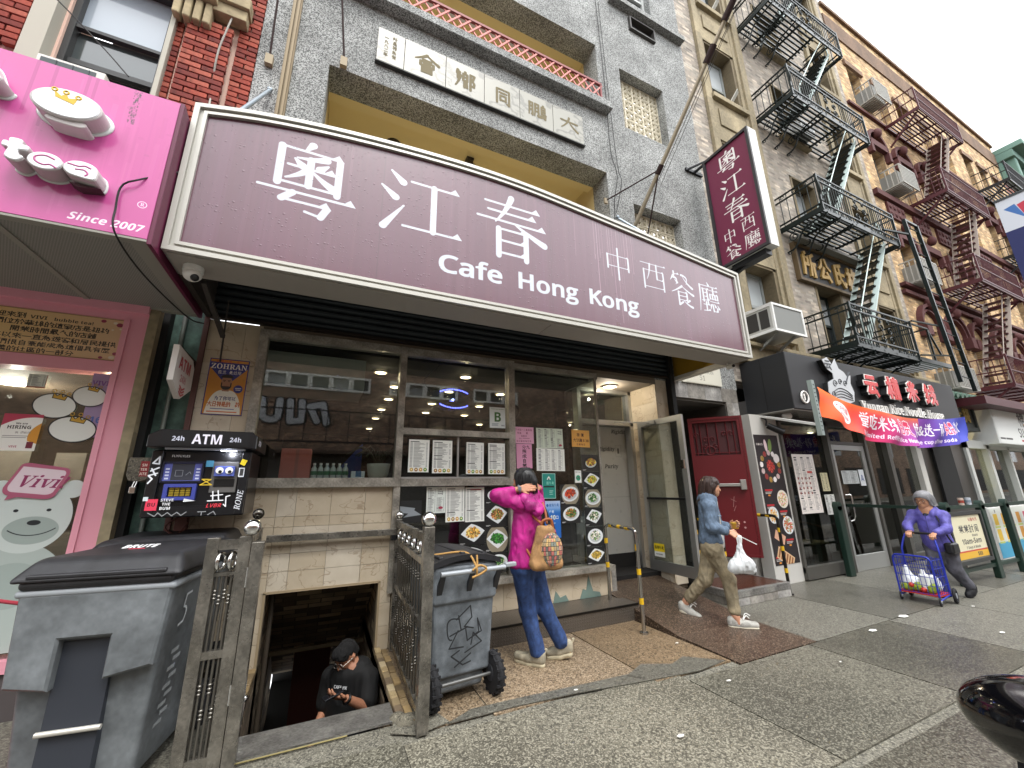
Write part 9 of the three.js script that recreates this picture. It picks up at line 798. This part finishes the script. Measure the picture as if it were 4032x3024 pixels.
  mesh('watch', [cbox(wrL[0] - 0.01, wrL[1] + 0.004, wrL[2] + 0.032, 0.034, 0.038, 0.012, 0.005), ring(wrL, 0.032, 0.009, [0.9, 0.2, 0.3])], M('#7d828a', 0.3, 0.4), t);
  const bp = thing('backpack', 'tan cork backpack with a patchwork front flap slung behind the magenta jacket', 'backpack', [1.905, 0.81, -3.37], undefined, true); const bx = (pts, z0, z1, bv) => prism(pts, z0, z1, [], bv);
  mesh('body', nets([C([-0.115, 0.035, 0], [-0.045, 0.32, 0], 0.045, 0.035), C([0.115, 0.035, 0], [0.05, 0.32, 0], 0.045, 0.035), C([-0.11, 0.02, 0.02], [0.11, 0.02, 0.02], 0.045), C([-0.06, 0.03, 0.02], [-0.02, 0.3, 0.01], 0.06, 0.045), C([0.06, 0.03, 0.02], [0.03, 0.3, 0.01], 0.06, 0.045)], 0.008, 0.02, 0.007, 26), cloth('#c39460'), bp);
  const pt = canvasTex(128, 128, (c, w, h) => { const q = rng(21); for (let i = 0; i < 12; i++) for (let j = 0; j < 12; j++) { c.fillStyle = ['#a08b68', '#8f8672', '#b0655c', '#7b8278', '#c2a06a', '#5f5a55', '#c98f7a'][Math.floor(q() * 7)]; c.fillRect(i * 11, j * 11, 10, 10); c.fillStyle = 'rgba(40,30,20,.4)'; c.fillRect(i * 11 + q() * 8, j * 11 + q() * 8, 3, 2); } }); const fl = new THREE.SphereGeometry(0.13, 24, 16, Math.PI * 0.0, Math.PI); fl.scale(0.8, 1.12, 0.3); fl.translate(0.035, 0.145, 0.062); mesh('flap', fin(fl, true), MT(pt, 0.85), bp);
  mesh('handle', tube([[-0.04, 0.33, 0.0], [-0.02, 0.39, 0.01], [0.05, 0.4, 0.02], [0.07, 0.33, 0.02]], 0.014, 6), M('#8c4a22', 0.6), bp); mesh('strap', [tube([[-0.02, 0.36, -0.03], [-0.09, 0.44, -0.08], [-0.13, 0.55, -0.1]], 0.012, 5), tube([[0.03, 0.36, -0.02], [0.03, 0.46, -0.05], [0.02, 0.55, -0.09]], 0.012, 5), tube([[-0.12, 0.06, -0.02], [-0.17, 0.16, -0.06], [-0.2, 0.26, -0.1]], 0.011, 5)], M('#9c5a30', 0.6), bp); bp.rotation.y = -0.12;
  const sf = thing('shoulder_bag', 'black flower-patterned bag hanging down behind the tan backpack', 'bag', [2.06, 0.85, -3.47]); const bt2 = canvasTex(96, 160, (c, w, h) => { c.fillStyle = '#121319'; c.fillRect(0, 0, w, h); const q = rng(31); for (let i = 0; i < 26; i++) { c.fillStyle = ['#b9a99a', '#b0566a', '#c9b8a8', '#6d7a80'][i % 4]; c.beginPath(); c.ellipse(q() * w, 40 + q() * (h - 40), 5 + q() * 5, 4 + q() * 5, q(), 0, 7); c.fill(); } }); const gg = new THREE.CylinderGeometry(0.03, 0.07, 0.36, 14, 6); gg.scale(1, 1, 0.45); gg.rotateZ(0.16); gg.translate(2.065, 1.02, -3.5); mesh('body', fin(gg, true), MT(bt2, 0.8), sf); mesh('strap', tube([[2.03, 1.18, -3.5], [2.02, 1.3, -3.56], [1.98, 1.4, -3.62]], 0.013, 5), M('#15161b', 0.8), sf);
}
{ // the walker in the denim jacket
  const t = thing('person', 'person in a denim jacket and khaki trousers walking past with a white bag', 'person', [4.16, 0, -3.46]);
  const f = [0.64, 0, 0.77], r = [-0.77, 0, 0.64], nk = [4.19, 1.325, -3.465], hc = [4.224, 1.468, -3.425], sR = [4.075, 1.255, -3.365], sL = [4.31, 1.255, -3.56], eR = [4.025, 1.04, -3.33], wR = [4.125, 0.998, -3.2], eL = [4.36, 1.03, -3.53], wL = [4.395, 1.015, -3.385], hR = [4.1, 0.81, -3.42], hL = [4.225, 0.81, -3.53], kR = [4.235, 0.47, -3.365], aR = [4.2, 0.12, -3.315], kL = [4.085, 0.46, -3.55], aL = [3.965, 0.2, -3.755];
  const H = headBones(hc, [0.05, 1, 0.05], [0.72, -0.2, 0.62], 0.95), hdR = handBones(wR, [0.62, -0.45, 0.55], [-0.4, 0.5, 0.75], 0.5, -1, 0.95), hdL = handBones(wL, [0.2, 0.35, 0.8], [0.9, 0, -0.2], 0.55, 1, 0.95);
  mesh('body', [nets([C(nk, hc, 0.047), C(nk, [4.165, 0.85, -3.475], 0.085, 0.1), C(sR, eR, 0.04, 0.035), C(eR, wR, 0.034, 0.025), C(sL, eL, 0.04, 0.035), C(eL, wL, 0.034, 0.025), C(hR, kR, 0.07, 0.05), C(kR, aR, 0.045, 0.033), C(hL, kL, 0.07, 0.05), C(kL, aL, 0.045, 0.033), C(aR, [4.21, 0.06, -3.3], 0.034), C(aL, [3.95, 0.13, -3.77], 0.034)], 0.012), nets(H.skin, 0.006, 0.02), nets(hdR, 0.0045, 0.008), nets(hdL, 0.0045, 0.008)], skinB, t); face(t, H, '#bd8a6e');
  mesh('hair', nets([C(H.P(0, 0.045, -0.03), H.P(0, 0.05, 0.01), 0.09, 0.082), C(H.P(0, 0.0, -0.07), H.P(0, -0.19, -0.1), 0.07, 0.062), C(H.P(0.068, 0.02, -0.01), H.P(0.075, -0.18, -0.07), 0.038, 0.045), C(H.P(-0.068, 0.02, -0.01), H.P(-0.075, -0.18, -0.07), 0.038, 0.045), C(H.P(0.05, -0.17, -0.11), H.P(-0.05, -0.2, -0.12), 0.05), C(H.P(0.05, 0.07, 0.03), H.P(0.08, 0.0, 0.01), 0.03, 0.025)], 0.0065, 0.02, 0.007, 80, (x, y, z) => { const d = sub([x, y, z], H.P(0, -0.03, 0.07)); return 0.075 - Math.hypot(...d); }), M('#2a1a14', 0.5, 0, { sheen: 0.3 }), t); strands(t, H, '#35221a', 150, 3, 0.2);
  const w0 = [4.163, 0.885, -3.475], b = (q, k) => add(q, r, k);
  mesh('shirt', nets([C(add(nk, f, 0.02), add([4.165, 0.84, -3.475], f, 0.03), 0.08, 0.11), C(b(w0, -0.05), b(w0, 0.05), 0.118)], 0.012, 0.03, 0.006, 30, (x, y) => Math.max(0.8 - y, y - 1.34)), cloth('#c9c6c0'), t);
  mesh('jacket', nets([C(b(nk, -0.05), b(w0, -0.06), 0.1, 0.112), C(b(nk, 0.05), b(w0, 0.06), 0.1, 0.112), C(sR, eR, 0.072, 0.06), C(eR, lerp3(eR, wR, 0.8), 0.06, 0.05), C(sL, eL, 0.072, 0.06), C(eL, lerp3(eL, wL, 0.8), 0.06, 0.05), C(sR, sL, 0.068), C(add(nk, f, -0.03), add(nk, f, -0.05), 0.07), C(b(w0, -0.06), b(w0, 0.06), 0.12)], 0.009, 0.03, 0.012, 26, (x, y) => 0.845 - y), cloth('#6b8098', denimT), t);
  mesh('jacket_trim', [tube([[4.2, 1.31, -3.38], [4.245, 1.2, -3.375], [4.26, 1.0, -3.37], [4.255, 0.86, -3.37]], 0.007, 5), tube([[4.09, 1.16, -3.28], [4.15, 1.155, -3.29], [4.21, 1.15, -3.33]], 0.006, 5), tube([[4.02, 0.88, -3.4], [4.1, 0.87, -3.32], [4.2, 0.865, -3.34]], 0.007, 5)], cloth('#87a0bd', denimT), t);
  mesh('trousers', nets([C(hR, kR, 0.1, 0.07), C(kR, lerp3(kR, aR, 0.85), 0.07, 0.056), C(hL, kL, 0.1, 0.072), C(kL, lerp3(kL, aL, 0.85), 0.07, 0.058), C(hR, hL, 0.112)], 0.009, 0.03, 0.013, 24, (x, y) => y - 0.9), cloth('#a99b7d'), t);
  for (const [hl, to] of [[[4.165, 0.05, -3.35], [4.345, 0.045, -3.2]], [[3.925, 0.13, -3.79], [4.035, 0.05, -3.66]]]) { const sh = mesh('shoe', nets(shoeBones(hl, to, 0.03, 0.04), 0.006, 0.02), cloth('#cfcdc4'), t), m2 = lerp3(hl, to, 0.5); mesh('sole', nets(soleBones(hl, to, 0.046, 0.03), 0.006, 0.02), M('#d6d0bb', 0.7), sh); mesh('lace', [tube([add(m2, [-0.02, 0.05, 0.02]), add(m2, [0.03, 0.08, 0.02]), add(m2, [0.06, 0.055, 0.03])], 0.005, 5), tube([add(m2, [0, 0.05, 0]), add(m2, [0.05, 0.095, 0.0]), add(m2, [0.07, 0.08, 0.04])], 0.005, 5)], whiteM, sh); }
  const bg = thing('carrier_bag', 'bulging white plastic carrier bag hanging from the walker\'s hand', 'bag', [4.17, 0.6, -3.13]); mesh('body', nets([C([4.12, 0.66, -3.14], [4.22, 0.66, -3.11], 0.075, 0.08), C([4.17, 0.72, -3.125], [4.175, 0.84, -3.125], 0.07, 0.018), C([4.07, 0.64, -3.16], [4.09, 0.65, -3.15], 0.05), C([4.26, 0.62, -3.09], [4.24, 0.66, -3.1], 0.045), C([4.175, 0.84, -3.125], [4.18, 0.94, -3.12], 0.016, 0.012)], 0.008, 0.03, 0.016, 34), M('#d8dbdc', 0.4, 0, { transmission: 0.25, thickness: 0 }), bg); mesh('handle', tube([[4.165, 0.84, -3.125], [4.17, 0.93, -3.135], [4.2, 0.95, -3.11], [4.185, 0.84, -3.12]], 0.009, 5), whiteM, bg);
  const cs = thing('chopsticks', 'white wrapped chopsticks pointing out of the walker\'s hand', 'chopsticks', [4.25, 0.9, -3.08]); mesh('wrapper', bar([4.18, 0.965, -3.14], [4.31, 0.872, -3.02], 0.018, 0.008), whiteM, cs);
  const tb = thing('snack_tub', 'small yellow snack tub held at chest height', 'tub', [4.43, 1.02, -3.33]); mesh('tub', rod([4.425, 1.0, -3.33], [4.425, 1.06, -3.33], 0.033, 0.042, 14), M('#b8862a', 0.5), tb); mesh('lid', rod([4.425, 1.06, -3.33], [4.425, 1.072, -3.33], 0.047, 0.047, 14), M('#d9b23c', 0.5), tb);
}
{ // the older person with the shopping trolley
  const t = thing('person', 'grey-haired person in a violet jacket leaning into a blue shopping trolley', 'person', [7.8, 0, -2.82]);
  const hc = [7.755, 1.24, -2.83], nk = [7.79, 1.115, -2.83], sR = [7.77, 1.045, -2.985], sL = [7.82, 1.045, -2.685], eR = [7.63, 0.895, -3.03], wR = [7.52, 0.835, -2.97], eL = [7.68, 0.875, -2.64], wL = [7.53, 0.825, -2.72], hR = [7.84, 0.62, -2.88], hL = [7.86, 0.62, -2.75], kR = [7.72, 0.36, -2.87], aR = [7.76, 0.08, -2.85], kL = [7.87, 0.35, -2.74], aL = [7.965, 0.15, -2.675];
  const H = headBones(hc, [-0.1, 1, 0], [-0.95, -0.05, -0.12], 0.95), hdR = handBones(wR, [-0.9, -0.2, 0.1], [0, 1, 0], 0.9, -1, 0.9), hdL = handBones(wL, [-0.9, -0.2, 0.0], [0, 1, 0], 0.9, 1, 0.9);
  mesh('body', [nets([C(nk, hc, 0.05), C(nk, [7.84, 0.65, -2.82], 0.09, 0.1), C(sR, eR, 0.04, 0.035), C(eR, wR, 0.034, 0.026), C(sL, eL, 0.04, 0.035), C(eL, wL, 0.034, 0.026), C(hR, kR, 0.07, 0.05), C(kR, aR, 0.045, 0.034), C(hL, kL, 0.07, 0.05), C(kL, aL, 0.045, 0.034)], 0.013), nets(H.skin, 0.006, 0.02), nets(hdR, 0.005, 0.008), nets(hdL, 0.005, 0.008)], skinC, t); face(t, H, '', '#5a544e');
  mesh('glasses', [-1, 1].map((k) => ring(H.P(k * 0.033, 0.0, 0.1), 0.026, 0.003, sub(H.P(0, 0, 1), H.P(0, 0, 0)), 16)).concat([-1, 1].map((k) => tube([H.P(k * 0.058, 0.004, 0.095), H.P(k * 0.088, 0.01, 0.0)], 0.0028, 4))), M('#4a342c', 0.3), t);
  mesh('hair', nets([C(H.P(0, 0.05, -0.03), H.P(0, 0.055, 0.015), 0.09, 0.082), C(H.P(0, 0.0, -0.07), H.P(0, -0.07, -0.07), 0.072, 0.05), C(H.P(0.07, 0.02, 0), H.P(0.075, -0.05, -0.02), 0.036, 0.03), C(H.P(-0.07, 0.02, 0), H.P(-0.075, -0.05, -0.02), 0.036, 0.03)], 0.0065, 0.02, 0.006, 90, (x, y, z) => 0.082 - Math.hypot(...sub([x, y, z], H.P(0, -0.03, 0.075)))), M('#77777a', 0.55), t); strands(t, H, '#8a8a8c', 110, 5, 0.07);
  mesh('trousers', nets([C(hR, kR, 0.1, 0.075), C(kR, aR, 0.074, 0.062), C(hL, kL, 0.1, 0.075), C(kL, aL, 0.074, 0.058), C(hR, hL, 0.11)], 0.011, 0.03, 0.01, 22), cloth('#5f5f68'), t);
  const w0 = [7.83, 0.68, -2.82]; mesh('shirt', nets([C(nk, [7.755, 1.04, -2.83], 0.06, 0.06)], 0.012), cloth('#2e3a3c'), t);
  mesh('jacket', nets([C([7.8, 1.04, -2.89], [7.83, 0.68, -2.87], 0.085, 0.108), C([7.8, 1.04, -2.78], [7.83, 0.68, -2.77], 0.085, 0.108), C(sR, eR, 0.062, 0.052), C(eR, lerp3(eR, wR, 0.85), 0.052, 0.043), C(sL, eL, 0.062, 0.052), C(eL, lerp3(eL, wL, 0.85), 0.052, 0.043), C(sR, sL, 0.06), C([7.765, 0.98, -2.83], [7.79, 0.66, -2.82], 0.085, 0.11), C([7.81, 1.12, -2.89], [7.81, 1.12, -2.77], 0.05), C([7.73, 1.06, -2.9], [7.75, 1.1, -2.9], 0.03), C([7.73, 1.06, -2.76], [7.75, 1.1, -2.76], 0.03)], 0.0105, 0.03, 0.009, 22, (x, y) => 0.57 - y), cloth('#6d66c4', clothT, 0.7), t);
  mesh('zip', tube([[7.69, 1.06, -2.83], [7.68, 0.9, -2.83], [7.69, 0.62, -2.83]], 0.006, 5), M('#33306a', 0.5), t);
  for (const [hl, to] of [[[7.8, 0.05, -2.84], [7.63, 0.045, -2.87]], [[8.0, 0.11, -2.655], [7.92, 0.045, -2.69]]]) mesh('shoe', nets([...shoeBones(hl, to, 0.03, 0.04), ...soleBones(hl, to, 0.045, 0.028)], 0.008, 0.02), M('#131318', 0.7), t);
  const hb = thing('handbag', 'black handbag slung at the hip of the violet jacket', 'bag', [7.76, 0.55, -2.67]); mesh('body', box(7.66, 7.86, 0.56, 0.7, -2.72, -2.62, 0.03), M('#111114', 0.45), hb); mesh('strap', tube([[7.72, 0.7, -2.64], [7.7, 0.85, -2.68], [7.74, 1.08, -2.75], [7.8, 1.15, -2.85]], 0.01, 5), blackM, hb);
  const c = thing('shopping_trolley', 'blue wire shopping trolley full of white carrier bags', 'trolley', [7.25, 0, -2.86]), bl = M('#1f2f9c', 0.4, 0.2), x0 = 7.1, x1 = 7.4, z0 = -3.06, z1 = -2.68, wr = [];
  for (const y of [0.12, 0.22, 0.32, 0.42, 0.52]) for (const [p, q] of [[[x0, y, z0], [x0, y, z1]], [[x1, y, z0], [x1, y, z1]], [[x0, y, z0], [x1, y, z0]], [[x0, y, z1], [x1, y, z1]]]) wr.push(rod(p, q, 0.0035, 0.0035, 4)); for (let i = 0; i <= 8; i++) { const z = mix(z0, z1, i / 8); wr.push(rod([x0, 0.12, z], [x0, 0.54, z], 0.0032, 0.0032, 4), rod([x1, 0.12, z], [x1, 0.54, z], 0.0032, 0.0032, 4)); } for (let i = 1; i < 6; i++) { const x = mix(x0, x1, i / 6); wr.push(rod([x, 0.12, z0], [x, 0.54, z0], 0.0032, 0.0032, 4), rod([x, 0.12, z1], [x, 0.54, z1], 0.0032, 0.0032, 4)); } mesh('wire_basket', wr, bl, c);
  mesh('frame', [tube([[x0, 0.06, z0], [x0, 0.5, z0], [x0, 0.56, z0 + 0.04], [x0, 0.56, z1 - 0.04], [x0, 0.5, z1], [x0, 0.06, z1]], 0.011, 8, 50, false, 0.2), tube([[x1, 0.08, z0], [x1, 0.6, z0], [7.47, 0.8, z0 + 0.05], [7.47, 0.82, -2.87], [7.47, 0.8, z1 - 0.05], [x1, 0.6, z1], [x1, 0.08, z1]], 0.012, 8, 60, false, 0.2), rod([x0, 0.06, z0], [x1, 0.1, z0], 0.01), rod([x0, 0.06, z1], [x1, 0.1, z1], 0.01)], bl, c); mesh('grip', rod([7.47, 0.82, -3.0], [7.47, 0.82, -2.74], 0.016), blackM, c); mesh('base', box(x0, x1, 0.1, 0.125, z0, z1), M('#b02a22', 0.6), c);
  for (const [x, z, r] of [[x0, z0, 0.05], [x0, z1, 0.05], [x1 + 0.04, z1 + 0.03, 0.09], [x1 + 0.04, z0 - 0.03, 0.09]]) { const w = mesh('wheel', ring([x, r, z], r * 0.82, r * 0.2, [0.2, 0, 1], 20), rubberM, c); mesh('hub', disc([x, r, z], r * 0.35, [0.2, 0, 1], 0.03), M('#8a8d92', 0.4), w); }
  const gr = thing('groceries', 'white carrier bags, a milk jug and greens heaped in the blue trolley', 'groceries', [7.25, 0.13, -2.86]); mesh('carrier_bag', [nets([C([7.2, 0.22, -2.98], [7.2, 0.4, -2.99], 0.07, 0.02), C([7.2, 0.2, -2.92], [7.22, 0.24, -2.96], 0.07), C([7.28, 0.2, -2.75], [7.26, 0.28, -2.76], 0.06, 0.05)], 0.01, 0.03, 0.014, 40)], M('#d3d7d8', 0.45), gr); mesh('milk_jug', [box(7.14, 7.22, 0.13, 0.34, -2.86, -2.77, 0.02), rod([7.18, 0.34, -2.815], [7.18, 0.39, -2.815], 0.03, 0.018, 10)], M('#e0e3e2', 0.5), gr); mesh('greens', nets([C([7.15, 0.17, -3.0], [7.15, 0.19, -2.88], 0.045), C([7.15, 0.17, -2.75], [7.16, 0.2, -2.72], 0.04)], 0.008, 0.02, 0.02, 60), M('#8a9a2c', 0.7), gr); mesh('tomato', [ball([7.11, 0.2, -2.93], 0.03), ball([7.115, 0.16, -2.82], 0.03)], M('#b23022', 0.4), gr);
}
{ // the cook in the cellar stair
  const t = thing('person', 'person in black T-shirt and glasses looking at a phone down in the cellar stair', 'person', [0.33, -1.36, -3.95]);
  const nk = [0.355, 0.12, -3.94], hc = [0.29, 0.232, -3.92], sL = [0.475, 0.06, -3.86], sR = [0.2, 0.05, -4.06], eL = [0.47, -0.13, -3.76], wL = [0.3, 0.025, -3.66], eR = [0.16, -0.18, -4.05], wR = [0.11, -0.22, -3.93], hp = [0.34, -0.42, -3.97];
  eL[1] = -0.11; const H = headBones(hc, [-0.35, 1, 0.3], [-0.62, -0.55, 0.55], 0.95), hdL = handBones(wL, [-0.85, 0.35, 0.2], [-0.2, -0.8, 0.5], 0.35, 1), hdR = handBones(wR, [-0.35, -0.75, 0.35], [-0.7, 0.2, 0.6], 0.3, -1);
  mesh('body', [nets([C(nk, hc, 0.055), C(nk, hp, 0.1, 0.11), C(sL, eL, 0.048, 0.042), C(eL, wL, 0.042, 0.03), C(sR, eR, 0.048, 0.042), C(eR, wR, 0.04, 0.03), C([0.42, -0.45, -3.94], [0.42, -0.9, -3.9], 0.08, 0.06), C([0.42, -0.9, -3.9], [0.42, -1.3, -3.95], 0.055, 0.04), C([0.25, -0.45, -4.0], [0.25, -0.9, -3.96], 0.08, 0.06), C([0.25, -0.9, -3.96], [0.25, -1.3, -4.0], 0.055, 0.04)], 0.013), nets(H.skin, 0.006, 0.02), nets(hdL, 0.0045, 0.008), nets(hdR, 0.0045, 0.008)], skinD, t); face(t, H);
  mesh('hair', nets([C(H.P(0, 0.05, -0.03), H.P(0, 0.058, 0.03), 0.08, 0.07), C(H.P(0.03, 0.07, 0.05), H.P(-0.03, 0.07, 0.05), 0.04), C(H.P(0, 0, -0.06), H.P(0, -0.04, -0.055), 0.066, 0.045)], 0.006, 0.02, 0.014, 70, (x, y, z) => 0.085 - Math.hypot(...sub([x, y, z], H.P(0, -0.03, 0.075)))), M('#0a090a', 0.9), t); mesh('glasses', [-1, 1].map((k) => ring(H.P(k * 0.033, 0.0, 0.1), 0.026, 0.003, sub(H.P(0, 0, 1), H.P(0, 0, 0)), 16)).concat([-1, 1].map((k) => tube([H.P(k * 0.058, 0.004, 0.095), H.P(k * 0.088, 0.01, 0.0)], 0.0028, 4))), M('#a9a49c', 0.2, 0.7), t);
  mesh('t_shirt', nets([C(add(nk, [0.05, -0.03, 0]), [0.4, -0.42, -3.94], 0.12, 0.13), C(add(nk, [-0.05, -0.03, -0.02]), [0.28, -0.42, -4.0], 0.12, 0.13), C(sL, lerp3(sL, eL, 0.75), 0.085, 0.08), C(sR, lerp3(sR, eR, 0.75), 0.085, 0.08), C(sL, sR, 0.075)], 0.011, 0.03, 0.012, 20, (x, y) => -0.62 - y), cloth('#08090b'), t); mesh('apron', nets([C([0.3, -0.3, -3.88], [0.3, -0.95, -3.85], 0.12, 0.15), C([0.38, -0.3, -3.88], [0.38, -0.95, -3.85], 0.11, 0.14)], 0.014, 0.03, 0.012, 16), cloth('#0e0f12'), t); mesh('trousers', nets([C([0.42, -0.5, -3.94], [0.42, -1.3, -3.94], 0.1, 0.07), C([0.25, -0.5, -4.0], [0.25, -1.3, -3.99], 0.1, 0.07)], 0.015, 0.03), cloth('#131418'), t); mesh('shoe', [nets([...shoeBones([0.42, -1.32, -3.97], [0.33, -1.325, -3.8]), ...shoeBones([0.25, -1.32, -4.02], [0.16, -1.325, -3.86])], 0.012)], blackM, t);
  const lg = new THREE.PlaneGeometry(0.15, 0.035); lg.rotateX(-0.2); lg.rotateY(-0.7); lg.translate(0.262, 0.045, -3.832); mesh('shirt_lettering', fin(lg, true), MT(canvasTex(160, 36, (c, w, h) => { c.clearRect(0, 0, w, h); c.fillStyle = '#d4d6d8'; say(c, 'CAFE HK', 4, 30, 34, 'sans-serif', 'bold', 'left', 152); }), 0.7, { transparent: true }), t); mesh('watch', ring(wL, 0.032, 0.011, sub(wL, eL)), blackM, t);
  t.position.add(V(0.05, -0.13, -0.24)); const ph = thing('phone', 'dark phone held up in the hand of the person in the cellar stair', 'phone', [0.17, 0.06, -3.63]); mesh('case', (() => { const g = new RoundedBoxGeometry(0.15, 0.012, 0.075, 2, 0.005); g.rotateZ(0.15); g.rotateY(0.35); g.translate(0.19, 0.085, -3.63); return fin(g); })(), M('#1a1b1f', 0.2), ph); ph.position.add(V(0.05, -0.13, -0.24));
}

renderer.render(scene, camera);
